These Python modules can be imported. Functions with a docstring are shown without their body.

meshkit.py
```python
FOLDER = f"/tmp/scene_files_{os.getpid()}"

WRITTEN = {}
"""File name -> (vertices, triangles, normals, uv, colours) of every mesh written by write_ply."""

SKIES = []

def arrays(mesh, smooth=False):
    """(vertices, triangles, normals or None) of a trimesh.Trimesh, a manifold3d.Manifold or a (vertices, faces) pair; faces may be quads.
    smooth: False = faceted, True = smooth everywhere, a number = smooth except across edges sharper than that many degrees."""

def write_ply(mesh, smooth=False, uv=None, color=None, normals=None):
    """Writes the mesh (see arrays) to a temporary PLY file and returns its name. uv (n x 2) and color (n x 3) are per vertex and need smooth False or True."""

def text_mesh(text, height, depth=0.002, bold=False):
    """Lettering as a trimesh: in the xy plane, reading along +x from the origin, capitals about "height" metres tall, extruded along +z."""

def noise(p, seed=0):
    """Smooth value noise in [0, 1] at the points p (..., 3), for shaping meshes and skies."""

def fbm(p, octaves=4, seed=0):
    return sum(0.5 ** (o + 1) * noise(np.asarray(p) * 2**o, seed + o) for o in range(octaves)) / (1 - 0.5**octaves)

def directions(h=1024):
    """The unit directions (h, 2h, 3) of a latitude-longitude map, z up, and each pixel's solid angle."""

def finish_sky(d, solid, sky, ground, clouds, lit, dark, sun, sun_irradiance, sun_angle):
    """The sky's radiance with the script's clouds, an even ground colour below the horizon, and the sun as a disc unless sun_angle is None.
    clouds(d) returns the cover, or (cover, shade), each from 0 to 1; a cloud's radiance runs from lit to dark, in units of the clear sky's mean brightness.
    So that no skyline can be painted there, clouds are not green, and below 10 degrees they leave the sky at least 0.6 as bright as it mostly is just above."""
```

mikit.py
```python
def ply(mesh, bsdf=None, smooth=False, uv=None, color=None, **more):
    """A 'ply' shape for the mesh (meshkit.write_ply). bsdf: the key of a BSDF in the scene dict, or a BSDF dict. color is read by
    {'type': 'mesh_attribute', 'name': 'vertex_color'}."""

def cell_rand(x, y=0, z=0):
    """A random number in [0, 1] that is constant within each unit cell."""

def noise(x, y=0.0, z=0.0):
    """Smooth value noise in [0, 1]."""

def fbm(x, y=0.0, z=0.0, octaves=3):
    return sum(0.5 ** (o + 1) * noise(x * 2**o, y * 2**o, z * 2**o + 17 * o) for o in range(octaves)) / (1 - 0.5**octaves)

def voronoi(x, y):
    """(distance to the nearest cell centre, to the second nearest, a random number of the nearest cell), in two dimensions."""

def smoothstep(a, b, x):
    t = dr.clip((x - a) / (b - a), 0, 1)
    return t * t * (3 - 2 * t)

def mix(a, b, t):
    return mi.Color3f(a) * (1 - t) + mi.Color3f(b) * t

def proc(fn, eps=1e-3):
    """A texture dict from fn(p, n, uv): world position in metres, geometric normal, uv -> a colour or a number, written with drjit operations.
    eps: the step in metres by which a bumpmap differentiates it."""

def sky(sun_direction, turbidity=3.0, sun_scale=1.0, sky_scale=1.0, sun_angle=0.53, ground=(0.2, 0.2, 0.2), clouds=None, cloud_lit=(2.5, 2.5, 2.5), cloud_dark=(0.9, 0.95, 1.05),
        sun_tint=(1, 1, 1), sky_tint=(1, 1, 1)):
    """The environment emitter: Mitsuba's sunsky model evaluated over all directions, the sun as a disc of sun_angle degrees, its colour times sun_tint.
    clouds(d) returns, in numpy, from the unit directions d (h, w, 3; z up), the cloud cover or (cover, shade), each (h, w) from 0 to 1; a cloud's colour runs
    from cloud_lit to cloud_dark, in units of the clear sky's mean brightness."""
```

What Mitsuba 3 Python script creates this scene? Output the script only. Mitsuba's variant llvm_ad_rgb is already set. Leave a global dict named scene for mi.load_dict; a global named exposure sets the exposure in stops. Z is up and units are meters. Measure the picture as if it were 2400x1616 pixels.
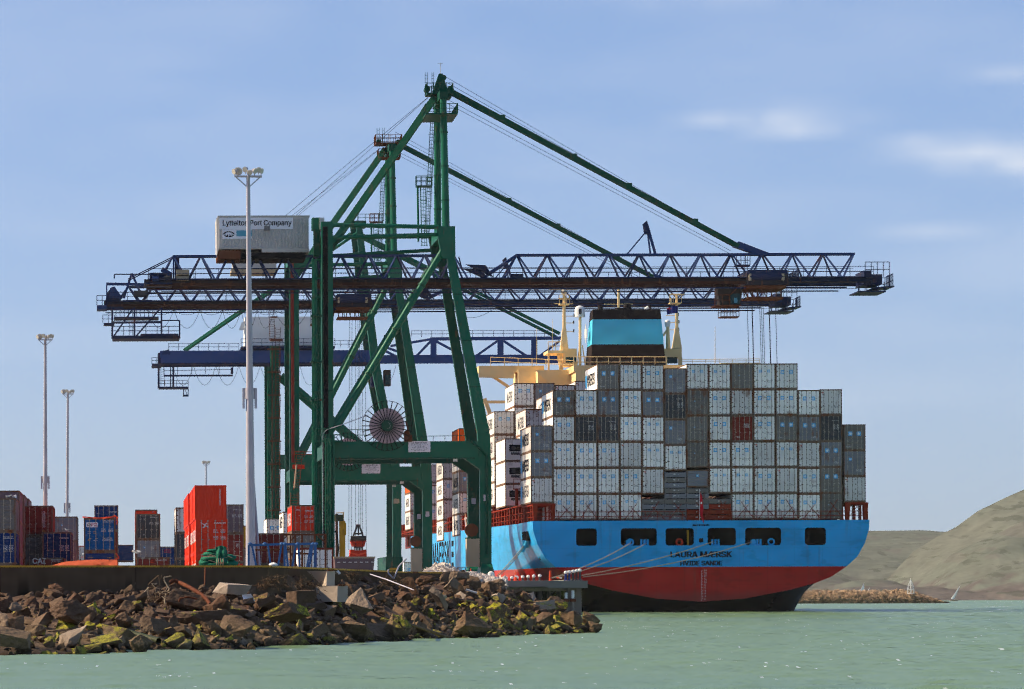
import math, random
import numpy as np, trimesh, drjit as dr, mitsuba as mi
import mikit, meshkit
from mikit import noise, fbm, smoothstep, mix, voronoi, cell_rand
from shapely.geometry import Polygon, box as sbox

# ------------------------------------------------------------------ camera, sky, exposure
# x = right (across the wharf), y = along the wharf (the ship's heading), z = up, water at 0, metres.
F, XP, YH, ROLL, EYE = 9600.0, 280.0, 1408.5, 0.0035, 1.55
T = mi.ScalarTransform4f
scene, labels = {}, {}
scene['camera'] = {
    'type': 'perspective', 'fov_axis': 'x', 'fov': 2 * math.degrees(math.atan(1200 / F)),
    'near_clip': 1.0, 'far_clip': 30000.0,
    'principal_point_offset_x': (1200 - XP) / 2400.0, 'principal_point_offset_y': (808 - YH) / 1616.0,
    'to_world': T().look_at(origin=[0, 0, EYE], target=[0, 100, EYE], up=[math.sin(ROLL), 0, math.cos(ROLL)]),
    'medium': {'type': 'ref', 'id': 'air'},
}
SUN_AZ, SUN_EL = math.radians(9), math.radians(38)
SUN = [-math.cos(SUN_AZ) * math.cos(SUN_EL), math.sin(SUN_AZ) * math.cos(SUN_EL), math.sin(SUN_EL)]


def cloud_cover(d):
    """Thin wind-drawn wisps: noise stretched along the horizon, thicker in a few banks."""
    az = np.degrees(np.arctan2(d[..., 0], d[..., 1]))
    el = np.degrees(np.arcsin(np.clip(d[..., 2], -1, 1)))
    q = np.stack([az * 0.22 + 3.1, el * 1.1, az * 0 + 0.5], -1)
    soft = meshkit.fbm(q, 4, 7)
    veil = 0.16 * np.clip((soft - 0.45) / 0.3, 0, 1)
    banks = np.zeros_like(az)
    skew = el + .06 * az
    fine = meshkit.fbm(np.stack([az * 1.7 - skew * 1.2, skew * 7.5, az * 0], -1), 4, 11)
    for a0, e0, wa, we, k in ((9.4, 6.55, 0.75, 0.16, .9), (8.5, 6.58, .6, .11, .7), (11.75, 6.05, 1.0, 0.20, .62), (12.6, 5.9, .8, .18, .6), (11.0, 6.2, .5, .12, .5), (11.3, 5.02, .8, .10, .3),
                              (8.3, 8.35, 1.6, .22, .35), (-14, 7.6, 2.6, .4, .5), (17.5, 7.2, 2.4, .35, .5), (24, 5.2, 3, .4, .5), (12.2, 7.15, .7, .1, .3)):
        g = np.exp(-((az - a0) / wa) ** 2 - ((el - e0) / we) ** 2)
        banks = np.maximum(banks, k * g * np.clip(0.4 + 1.6 * (fine - 0.25), 0, 1.2))
    far = 0.5 * np.clip((meshkit.fbm(np.stack([d[..., 0] * 6, d[..., 1] * 6, d[..., 2] * 14], -1), 4, 3) - .55) / .25, 0, 1) * np.clip((el - 14) / 14, 0, 1)
    low = .19 * np.exp(-np.clip(el, 0, 90) / 2.2)               # pale veil towards the horizon, all round
    return np.clip(np.maximum(np.maximum(veil, banks), far) + low, 0, 1)


scene['daylight'] = mikit.sky(SUN, turbidity=2.9, sun_scale=1.25, clouds=cloud_cover, cloud_lit=(2.6, 2.75, 3.0), sky_tint=(1.0, .955, 1.13), ground=(.12, .16, .15))
exposure = 1.85
AIR = 0.00003

# ------------------------------------------------------------------ helpers


def P(px, py, Y):
    """The point at distance Y that a pixel of the 2400 x 1616 photograph shows."""
    a, b = px - XP, YH - py
    ux, uy = a + ROLL * b, b - ROLL * a
    return np.array([ux * Y / F, Y, EYE + uy * Y / F])


def numbered(key):
    if key not in TAKEN:
        TAKEN.add(key)
        return key
    n = COUNT.get(key, 0) + 1
    while f'{key}_{n:03d}' in TAKEN:
        n += 1
    COUNT[key] = n
    TAKEN.add(f'{key}_{n:03d}')
    return f'{key}_{n:03d}'


TAKEN, COUNT = set(), {}


def thing(name, label, cat, group=None, kind=None):
    key = numbered(name)
    labels[key] = {'label': label, 'category': cat}
    if group:
        labels[key]['group'] = group
    if kind:
        labels[key]['kind'] = kind
    return key


PAL, PAL_ROWS = {}, []


def pal(name, rgb, rust=0.0, rough=0.5, rust_rgb=(.16, .055, .022)):
    """A paint: base colour, how much rust and grime it carries, roughness."""
    PAL[name] = len(PAL_ROWS)
    PAL_ROWS.append((*rgb, rust, rough, *rust_rgb))


class M:
    """Collects boxes, beams, tubes and other pieces; build() makes them one mesh entry of the scene."""

    def __init__(self, color='steel'):
        self.v, self.n, self.f, self.u, self.k, self.c = [], [], [], [], 0, color

    def raw(self, v, f, n=None, color=None):
        v, f = np.asarray(v, float), np.asarray(f, int)
        if n is None:  # flat
            if f.shape[1] == 4:
                f = np.vstack([f[:, [0, 1, 2]], f[:, [0, 2, 3]]])
            v = v[f].reshape(-1, 3)
            q = v.reshape(-1, 3, 3)
            nn = np.cross(q[:, 1] - q[:, 0], q[:, 2] - q[:, 0])
            nn /= np.linalg.norm(nn, axis=1, keepdims=True) + 1e-20
            n = np.repeat(nn, 3, 0)
            f = np.arange(len(v)).reshape(-1, 3)
        elif f.shape[1] == 4:
            f = np.vstack([f[:, [0, 1, 2]], f[:, [0, 2, 3]]])
        self.v.append(v); self.n.append(np.asarray(n)); self.f.append(f + self.k)
        self.u.append(np.full(len(v), float(PAL[color or self.c])))
        self.k += len(v)
        return self

    def hexa(self, c8, color=None):
        """Eight corners: bottom ring then top ring."""
        f = [[3, 2, 1, 0], [4, 5, 6, 7], [0, 1, 5, 4], [1, 2, 6, 5], [2, 3, 7, 6], [3, 0, 4, 7]]
        return self.raw(c8, f, None, color)

    def box(self, lo, hi, color=None):
        (a, b, c), (d, e, g) = lo, hi
        return self.hexa([[a, b, c], [d, b, c], [d, e, c], [a, e, c], [a, b, g], [d, b, g], [d, e, g], [a, e, g]], color)

    def cbox(self, c, s, color=None):
        c, s = np.asarray(c, float), np.asarray(s, float) / 2
        return self.box(c - s, c + s, color)

    def beam(self, p, q, w, h, up=(0, 0, 1), color=None, w1=None, h1=None):
        """A rectangular bar from p to q, w wide and h deep (h along 'up')."""
        p, q, up = np.asarray(p, float), np.asarray(q, float), np.asarray(up, float)
        d = q - p
        d /= np.linalg.norm(d) + 1e-12
        if abs(d @ up) > 0.98:
            up = np.array([0, 1.0, 0])
        s = np.cross(d, up); s /= np.linalg.norm(s)
        t = np.cross(s, d)
        w1, h1 = w1 or w, h1 or h
        c = [p - s * w / 2 - t * h / 2, p + s * w / 2 - t * h / 2, q + s * w1 / 2 - t * h1 / 2, q - s * w1 / 2 - t * h1 / 2,
             p - s * w / 2 + t * h / 2, p + s * w / 2 + t * h / 2, q + s * w1 / 2 + t * h1 / 2, q - s * w1 / 2 + t * h1 / 2]
        return self.hexa(c, color)

    def tube(self, p, q, r, r1=None, n=10, color=None, caps=True):
        p, q = np.asarray(p, float), np.asarray(q, float)
        r1 = r if r1 is None else r1
        d = q - p
        d /= np.linalg.norm(d) + 1e-12
        a = np.cross(d, [0, 0, 1] if abs(d[2]) < .9 else [1, 0, 0]); a /= np.linalg.norm(a)
        b = np.cross(d, a)
        t = np.arange(n) * 2 * np.pi / n
        ring = np.cos(t)[:, None] * a + np.sin(t)[:, None] * b
        i = np.arange(n); j = (i + 1) % n
        self.raw(np.vstack([p + ring * r, q + ring * r1]), np.stack([i, j, j + n, i + n], 1), np.vstack([ring, ring]), color)
        if caps:
            for c, rr, s in ((p, r, -1), (q, r1, 1)):
                if rr > 1e-4:
                    f = np.stack([np.full(n - 2, 0), np.arange(1, n - 1), np.arange(2, n)], 1)
                    self.raw(c + ring * rr, f[:, ::s], np.tile(d * s, (n, 1)), color)
        return self

    def path(self, pts, r, n=6, color=None):
        for p, q in zip(pts[:-1], pts[1:]):
            self.tube(p, q, r, n=n, color=color, caps=False)
        return self

    def lathe(self, base, prof, n=16, color=None):
        """prof: [(radius, height)] around the vertical through base."""
        base = np.asarray(base, float)
        t = np.arange(n) * 2 * np.pi / n
        cs = np.stack([np.cos(t), np.sin(t), t * 0], 1)
        i = np.arange(n); j = (i + 1) % n
        for (r0, h0), (r1, h1) in zip(prof[:-1], prof[1:]):
            k = np.array([0, 0, 1.0])
            nn = cs * (h1 - h0) + k * (r0 - r1)
            nn /= np.linalg.norm(nn, axis=1, keepdims=True) + 1e-12
            self.raw(np.vstack([base + cs * r0 + k * h0, base + cs * r1 + k * h1]), np.stack([i, j, j + n, i + n], 1), np.vstack([nn, nn]), color)
        return self

    def prism(self, poly, y0, y1, color=None):
        """A shapely polygon (or point list) in the x-z plane, extruded from y0 to y1."""
        if not hasattr(poly, 'exterior'):
            poly = Polygon(poly)
        m = trimesh.creation.extrude_polygon(poly, y1 - y0, engine='earcut')
        v = np.array(m.vertices)[:, [0, 2, 1]] + [0, y0, 0]
        return self.raw(v, np.array(m.faces)[:, ::-1], None, color)

    def plate(self, poly, y, color=None):
        """A shapely polygon in the x-z plane as a single sheet facing -y."""
        v, f = trimesh.creation.triangulate_polygon(poly, engine='earcut')
        v = np.column_stack([v[:, 0], np.full(len(v), y), v[:, 1]])
        q = v[f]
        flip = np.cross(q[:, 1] - q[:, 0], q[:, 2] - q[:, 0])[:, 1] > 0
        f = np.where(flip[:, None], f[:, ::-1], f)
        return self.raw(v, f, None, color)

    def text(self, s, height, origin, right=(1, 0, 0), up=(0, 0, 1), bold=False, width=None, color=None, center=True, depth=.01):
        m = meshkit.text_mesh(s, height, depth, bold)
        v = np.array(m.vertices)
        w = v[:, 0].max() - v[:, 0].min()
        v[:, 0] -= v[:, 0].min()
        if width:
            v[:, 0] *= width / w; w = width
        if center:
            v[:, 0] -= w / 2
        r, u = np.asarray(right, float), np.asarray(up, float)
        return self.raw(np.asarray(origin, float) + v[:, :1] * r + v[:, 1:2] * u + v[:, 2:] * np.cross(r, u), np.array(m.faces), None, color)

    def mesh(self, tm, color=None, smooth=False):
        v, f = np.array(tm.vertices), np.array(tm.faces)
        return self.raw(v, f, np.array(tm.vertex_normals) if smooth else None, color)

    def ply(self, bsdf='paint', tint=0.5):
        v, n, f = np.vstack(self.v), np.vstack(self.n), np.vstack(self.f)
        uv = np.column_stack([np.concatenate(self.u), np.full(len(v), tint)])
        return {'type': 'ply', 'filename': meshkit.write_ply((v, f), False, uv, None, normals=n), 'face_normals': False, 'bsdf': {'type': 'ref', 'id': bsdf}}

    def build(self, name, parent=None, bsdf='paint', tint=0.5, label=None, to=None):
        key = numbered(f'{parent}__{name}' if parent else name)
        d = self.ply(bsdf, tint)
        if to is not None:
            d['to_world'] = to
        scene[key] = d
        if label:
            labels[key] = {'label': label}
        return key


def structure(name, m, bsdf, label=None):
    key = m.build(name, bsdf=bsdf) if isinstance(m, M) else numbered(name)
    if not isinstance(m, M):
        scene[key] = m
    labels[key] = {'kind': 'structure'}
    if label:
        labels[key]['label'] = label
    return key


def railing(m, pts, h=1.1, r=.035, step=1.8, color=None, rails=2, closed=False):
    """Handrail along points on the deck."""
    pts = [np.asarray(p, float) for p in pts]
    if closed:
        pts = pts + [pts[0]]
    up = np.array([0, 0, 1.0])
    for p, q in zip(pts[:-1], pts[1:]):
        L = np.linalg.norm(q - p)
        k = max(1, int(round(L / step)))
        for i in range(k + 1):
            c = p + (q - p) * i / k
            m.tube(c, c + up * h, r, n=5, color=color)
        for j in range(rails):
            z = h * (1 - j / max(rails, 1))
            m.tube(p + up * z, q + up * z, r, n=5, color=color)
    return m


def ladder(m, p, q, w=.5, side=(1, 0, 0), r=.03, step=.35, color=None):
    p, q, s = np.asarray(p, float), np.asarray(q, float), np.asarray(side, float) * w / 2
    m.tube(p - s, q - s, r, n=5, color=color); m.tube(p + s, q + s, r, n=5, color=color)
    k = int(np.linalg.norm(q - p) / step)
    for i in range(1, k):
        c = p + (q - p) * i / k
        m.tube(c - s, c + s, r * .7, n=4, color=color, caps=False)
    return m


def part(parent, name, color, fn, label=None, tint=.5):
    m = M(color)
    fn(m)
    return m.build(name, parent, label=label, tint=tint)


# ------------------------------------------------------------------ materials
for a in (('steel', (.20, .20, .20), .35), ('dark', (.006, .006, .007), 0, .8), ('black', (.022, .015, .014), .05, .6), ('white', (.78, .78, .75), .12),
          ('cream', (.80, .60, .30), .06, .45), ('cream_shade', (.62, .45, .22), .1, .5), ('hull_blue', (.018, .355, .73), .05, .22), ('hull_red', (.46, .016, .010), .08, .4, (.10, .03, .02)), ('hull_shade', (.010, .006, .006), .05, .5),
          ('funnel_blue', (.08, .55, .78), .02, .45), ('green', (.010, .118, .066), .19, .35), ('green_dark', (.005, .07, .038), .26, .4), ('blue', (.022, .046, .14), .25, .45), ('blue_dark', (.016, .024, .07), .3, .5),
          ('rust', (.13, .042, .02), .55, .75), ('red_oxide', (.27, .030, .010), .22, .6), ('orange', (.75, .12, .01), .1, .5), ('orange_red', (.55, .035, .01), .15, .5), ('grey', (.20, .20, .215), .33), ('grey_brown', (.17, .155, .14), .32),
          ('grey_dark', (.055, .055, .06), .25), ('white_box', (.86, .83, .77), .24), ('pale_box', (.66, .63, .59), .32), ('edge_rust', (.17, .12, .085), .6, .7), ('logo_blue', (.10, .42, .74), .05), ('logo_star', (.75, .78, .80), 0),
          ('red_box', (.70, .040, .012), .06, .45), ('brown_box', (.19, .03, .02), .25), ('navy_box', (.008, .03, .12), .15), ('blue_box', (.008, .09, .26), .2), ('purple_box', (.16, .11, .12), .25), ('yellow', (.50, .27, .02), .2), ('yellow_line', (.55, .30, .04), .45, .7),
          ('bar', (.42, .36, .28), .35, .4), ('mark', (.62, .60, .58), .05), ('mark_dark', (.03, .03, .035), 0), ('galv', (.46, .44, .48), .10, .45), ('lamp_white', (.62, .58, .48), .1), ('rope', (.42, .30, .20), 0, .8), ('wire', (.03, .03, .035), 0, .6),
          ('sign', (.75, .70, .72), .02), ('sign_white', (.80, .80, .84), 0), ('house', (.50, .48, .45), .06), ('house_rib', (.42, .405, .385), .08), ('teal', (.10, .34, .46), 0), ('reel', (.46, .32, .33), .15, .6),
          ('concrete', (.24, .20, .16), .25, .85, (.10, .075, .05)), ('concrete_pale', (.36, .30, .245), .2, .85, (.16, .13, .10)), ('net_green', (.02, .14, .085), .1, .9), ('net_orange', (.42, .085, .035), 0, .8), ('flag_red', (.55, .02, .03), 0, .8),
          ('flag_blue', (.02, .03, .16), 0, .8), ('sail', (.75, .74, .72), 0, .8), ('wood', (.13, .085, .05), .3, .85), ('cabin', (.04, .03, .028), .2), ('blue_trestle', (.045, .13, .30), .2), ('beige', (.42, .33, .22), .2), ('stone_white', (.52, .46, .40), 0, .9),
          ('letter', (.003, .005, .012), 0, .7), ('window', (.02, .06, .07), 0, .1), ('bird', (.62, .60, .58), 0, .8), ('gull_grey', (.25, .25, .26), 0, .8), ('pil_red', (.5, .02, .03), 0), ('olive', (.05, .06, .03), .3), ('cone', (.75, .08, .03), 0), ('girder', (.030, .024, .034), .35), ('girder_rust', (.060, .022, .014), .4), ('box_blue', (.035, .075, .22), .1), ('ship_red_box', (.20, .025, .014), .2)):
    pal(*a)
PAL_COLUMNS = np.array(PAL_ROWS).T


def lookup(column, uv):
    return dr.gather(mi.Float, mi.Float([float(x) for x in PAL_COLUMNS[column]]), mi.UInt32(uv.x + .5))


def grime(p):
    a = fbm(p.x * 1.3, p.y * 1.3, p.z * 1.3, 3)
    streak = fbm(p.x * 4.1 + 7, p.y * 4.1, p.z * .45, 3)
    return a * .45 + streak * .55


def paint_colour(p, n, uv):
    base = mi.Color3f(lookup(0, uv), lookup(1, uv), lookup(2, uv))
    rust_c = mi.Color3f(lookup(5, uv), lookup(6, uv), lookup(7, uv))
    amount = lookup(3, uv)
    g = grime(p)
    broad = fbm(p.x * .35 + 3, p.y * .35, p.z * .5, 2)
    shade = (.82 + .36 * broad) * (.88 + .24 * uv.y)
    m = smoothstep(.70 - .42 * amount, .84 - .30 * amount, g) * dr.minimum(1, amount * 2.2)
    return mix(base * shade, rust_c, m)


def paint_rough(p, n, uv):
    return dr.clip(lookup(4, uv) + .25 * (grime(p) - .5), .12, .95)


scene['paint'] = {'type': 'twosided', 'inner': {'type': 'principled', 'base_color': mikit.proc(paint_colour), 'roughness': mikit.proc(paint_rough), 'specular': .10}}


def hull_colour(p, n, uv):
    """Ship plating: the paint with faint plate seams, rust runs and a dulled band near the waterline."""
    c = paint_colour(p, n, uv)
    u = p.x + p.y * .73
    seam = dr.maximum(smoothstep(.035, .012, dr.abs((u / 3.1 - dr.floor(u / 3.1)) - .5)* 3.1), smoothstep(.03, .01, dr.abs((p.z / 2.05 - dr.floor(p.z / 2.05)) - .5) * 2.05))
    run = smoothstep(.66, .84, fbm(u * 2.6, p.z * .16, 2, 3)) * .30
    scuff = smoothstep(.60, .75, fbm(u * .5, p.z * 1.4, 7, 4)) * .14
    c = c * (1 - .13 * seam - scuff)
    c = mix(c, (.12, .045, .025), run * .55)
    low = smoothstep(2.9, 1.6, p.z + .5 * (fbm(u * .6, p.z, 3, 3) - .5)) * smoothstep(.0, 1.0, p.z)
    return mix(c, (.13, .05, .04), low * .45)


scene['hull_paint'] = {'type': 'twosided', 'inner': {'type': 'principled', 'base_color': mikit.proc(hull_colour), 'roughness': .24, 'specular': .5, 'clearcoat': .35, 'clearcoat_gloss': .9}}
scene['transom_paint'] = {'type': 'twosided', 'inner': {'type': 'principled', 'base_color': mikit.proc(hull_colour), 'roughness': .4, 'specular': .12}}

# ------------------------------------------------------------------ air, water, hills
scene['air'] = {'type': 'homogeneous', 'albedo': {'type': 'rgb', 'value': [.93, .95, .97]}, 'sigma_t': AIR}
scene['haze'] = {'type': 'cube', 'to_world': T().translate([350, 2010, 82]).scale([1500, 2090, 84]), 'bsdf': {'type': 'null'}, 'interior': {'type': 'ref', 'id': 'air'}}
labels['haze'] = {'kind': 'stuff', 'label': 'thin summer haze over the harbour'}


def wave_height(x, y):
    """Short wind chop on the harbour."""
    rng = np.random.default_rng(5)
    z = 0
    warp = meshkit.fbm(np.stack([x * .05, y * .05, x * 0], -1), 2, 3) * 6
    for L, a, k in ((9.0, .018, 2), (4.6, .016, 3), (2.3, .013, 4), (1.25, .009, 5), (.62, .0045, 6), (.38, .003, 6)):
        for _ in range(k):
            t = -1.9 + rng.normal() * .55
            z = z + a / math.sqrt(k) * np.sin((x * math.cos(t) + y * math.sin(t)) * 2 * math.pi / (L * rng.uniform(.8, 1.25)) + rng.uniform(0, 6.28) + warp * rng.uniform(.5, 1.5))
    patch = meshkit.fbm(np.stack([x * .03, y * .018, x * 0], -1), 3, 9)
    z = z * (.55 + .9 * patch)
    return z + .35 * np.abs(z)


def water():
    ys = np.concatenate([np.geomspace(62, 560, 1250), np.geomspace(563, 7600, 150)])
    k = 250
    s = np.linspace(-.085, .262, k)
    Y = np.repeat(ys[:, None], k, 1)
    X = s[None] * Y + np.linspace(-6, 6, k)[None]
    Z = wave_height(X, Y) * np.clip(1 - (Y - 900) / 2500, .15, 1)
    v = np.stack([X, Y, Z], -1).reshape(-1, 3)
    i = (np.arange(len(ys) - 1)[:, None] * k + np.arange(k - 1)[None]).ravel()
    f = np.stack([i, i + 1, i + k + 1, i + k], 1)
    return mikit.ply(trimesh.Trimesh(v, np.vstack([f[:, [0, 1, 2]], f[:, [0, 2, 3]]]), process=False), 'sea', smooth=True)


def sea_colour(p, n, uv):
    big = fbm(p.x * .02, p.y * .006, 0, 3)
    base = mix((.104, .178, .062), (.130, .202, .080), big)
    streak = smoothstep(.70, .78, fbm(p.x * .9, p.y * .16, 2, 4)) * smoothstep(.60, .74, fbm(p.x * .06 + 4, p.y * .012, 3, 3))
    glint = smoothstep(.985, .99, cell_rand(p.x * 16, p.y * 3.2, 4)) * smoothstep(.60, .75, noise(p.x * 1.3, p.y * .5, 7)) * .5  # sun glints on the wavelets, painted into the water colour
    blue = smoothstep(.45, .7, fbm(p.x * .12, p.y * .02, 5, 4))
    base = mix(base, (.105, .18, .11), blue * .5)
    return mix(base, (.75, .78, .76), dr.minimum(1, streak * .7 + glint))


scene['sea'] = {'type': 'principled', 'base_color': mikit.proc(sea_colour), 'roughness': .3, 'specular': .3}
scene['sea_far'] = {'type': 'principled', 'base_color': {'type': 'rgb', 'value': [.085, .195, .13]}, 'roughness': .35, 'specular': .3}
structure('water', water(), 'sea', 'green choppy harbour water')
m = M('steel')
m.raw([[-9000, -500, -.45], [9000, -500, -.45], [9000, 20000, -.45], [-9000, 20000, -.45]], [[0, 1, 2, 3]])
structure('open_sea', m, 'sea_far', 'open water beyond')


def hill_mesh(px_top, Y0, Y1, seed, x0, x1, rough):
    """A ridge whose crest stands at Y1, falling to the shore at Y0; px_top: [(pixel x, pixel y)] of its crest."""
    n, k = 320, 90
    xs = np.linspace(x0, x1, n)
    crest = [P(a, b, Y1) for a, b in px_top]
    cz = np.interp(xs, [c[0] for c in crest], [c[2] for c in crest])
    t = np.linspace(0, 1, k)
    X = np.repeat(xs[:, None], k, 1)
    spur = meshkit.fbm(np.stack([xs / 190, xs * 0, xs * 0], -1), 4, seed)
    back = 1.0 - t
    Y = Y0 + (Y1 - Y0) * t[None] + (spur[:, None] - .5) * (Y1 - Y0) * .5 * (1 - t[None])
    prof = 0.10 * np.clip(t / .04, 0, 1) + .90 * (t ** .85)
    Z = cz[:, None] * prof[None]
    q = np.stack([X / 95, Y / 130, X * 0], -1)
    Z = Z + rough * (meshkit.fbm(q, 5, seed + 3) - .5) * np.clip(t[None] * 6, 0, 1) * np.clip((1 - t[None]) * 2 + .12, 0, 1) - .6
    v = np.stack([X, Y, Z], -1).reshape(-1, 3)
    i = (np.arange(n - 1)[:, None] * k + np.arange(k - 1)[None]).ravel()
    f = np.stack([i, i + k, i + k + 1, i + 1], 1)
    return mikit.ply(trimesh.Trimesh(v, np.vstack([f[:, [0, 1, 2]], f[:, [0, 2, 3]]]), process=False), 'hillside', smooth=True)


def hill_colour(p, n, uv):
    a = fbm(p.x * .012, p.y * .012, p.z * .03, 4)
    b = fbm(p.x * .06, p.y * .05, p.z * .12, 3)
    grass = mix((.098, .118, .094), (.138, .138, .114), a)  # greyed green, part of the distance haze mixed into the colour
    rock = mix((.075, .066, .062), (.15, .13, .118), b)
    steep = smoothstep(.70, .52, n.z + .22 * (b - .5))
    shore = smoothstep(16, 6, p.z + 22 * (b - .5)) 
    scar = smoothstep(.66, .72, fbm(p.x * .05 + 9, p.y * .012, p.z * .07, 3)) * .6
    c = mix(grass * (.75 + .5 * b), rock, dr.minimum(1, dr.maximum(dr.maximum(steep, shore), scar * .7)))
    bush = smoothstep(.60, .70, fbm(p.x * .13, p.y * .03, p.z * .2, 4))
    return mix(c, (.060, .066, .050), bush * .6) * (.86 + .28 * fbm(p.x * .4, p.y * .1, p.z * .5, 2))


scene['hillside'] = {'type': 'twosided', 'inner': {'type': 'diffuse', 'reflectance': mikit.proc(hill_colour)}}
structure('hill', hill_mesh([(1500, 1262), (1900, 1248), (2040, 1243), (2160, 1242), (2220, 1246), (2300, 1256), (2420, 1290), (2700, 1340)], 3050, 3900, 21, 300, 1250, 20), 'hillside', 'far bare headland behind the breakwater')
structure('hill', hill_mesh([(2030, 1400), (2080, 1352), (2140, 1290), (2200, 1252), (2240, 1232), (2290, 1196), (2340, 1172), (2400, 1146), (2520, 1090), (2700, 1030)], 2350, 2900, 5, 440, 860, 34), 'hillside', 'steep bare hill with rocky foot at the harbour mouth')

# ------------------------------------------------------------------ container ship (bow towards +y)
SX, SY, DECK = 65.2, 459.0, 10.3
ship = thing('container_ship', 'big light blue container ship with red boot-topping, seen from astern at the wharf', 'container ship')
T_OUT = [(0, 1.2), (5, 1.55), (10, 2.5), (12.8, 3.25), (14.6, 3.95), (16.3, 5.1), (17.5, 6.2), (18.35, 7.7), (18.8, 9.2), (18.88, DECK)]  # transom half outline


def half_section(s):
    """Half-breadth and height from keel to deck edge, s metres forward of the transom."""
    a = np.array(T_OUT)
    mid = np.array([(0, -6), (12, -6), (16.6, -5.4), (18.2, -3.5), (18.75, -1), (18.88, 1.5), (18.88, 4), (18.88, 6.5), (18.88, 8.6), (18.88, DECK)])
    t = min(1, s / 62.0)
    k = t ** 1.35 * (1 - t) + t * t * (3 - 2 * t) * t
    q = a * (1 - k) + mid * k
    if s > 168:  # the bow: fine at the waterline, flared at the deck
        u = (s - 168) / 96.0
        z = np.clip((q[:, 1] + 4) / 14.3, 0, 1)
        keep = 1 - u ** (1.25 + 1.9 * z)
        q[:, 0] *= np.clip(keep, 0.002, 1)
    q[-1, 1] = DECK + .0075 * max(0, s - 20) + (2.6 * ((s - 215) / 49.0) ** 1.2 if s > 215 else 0)
    return q


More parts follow.
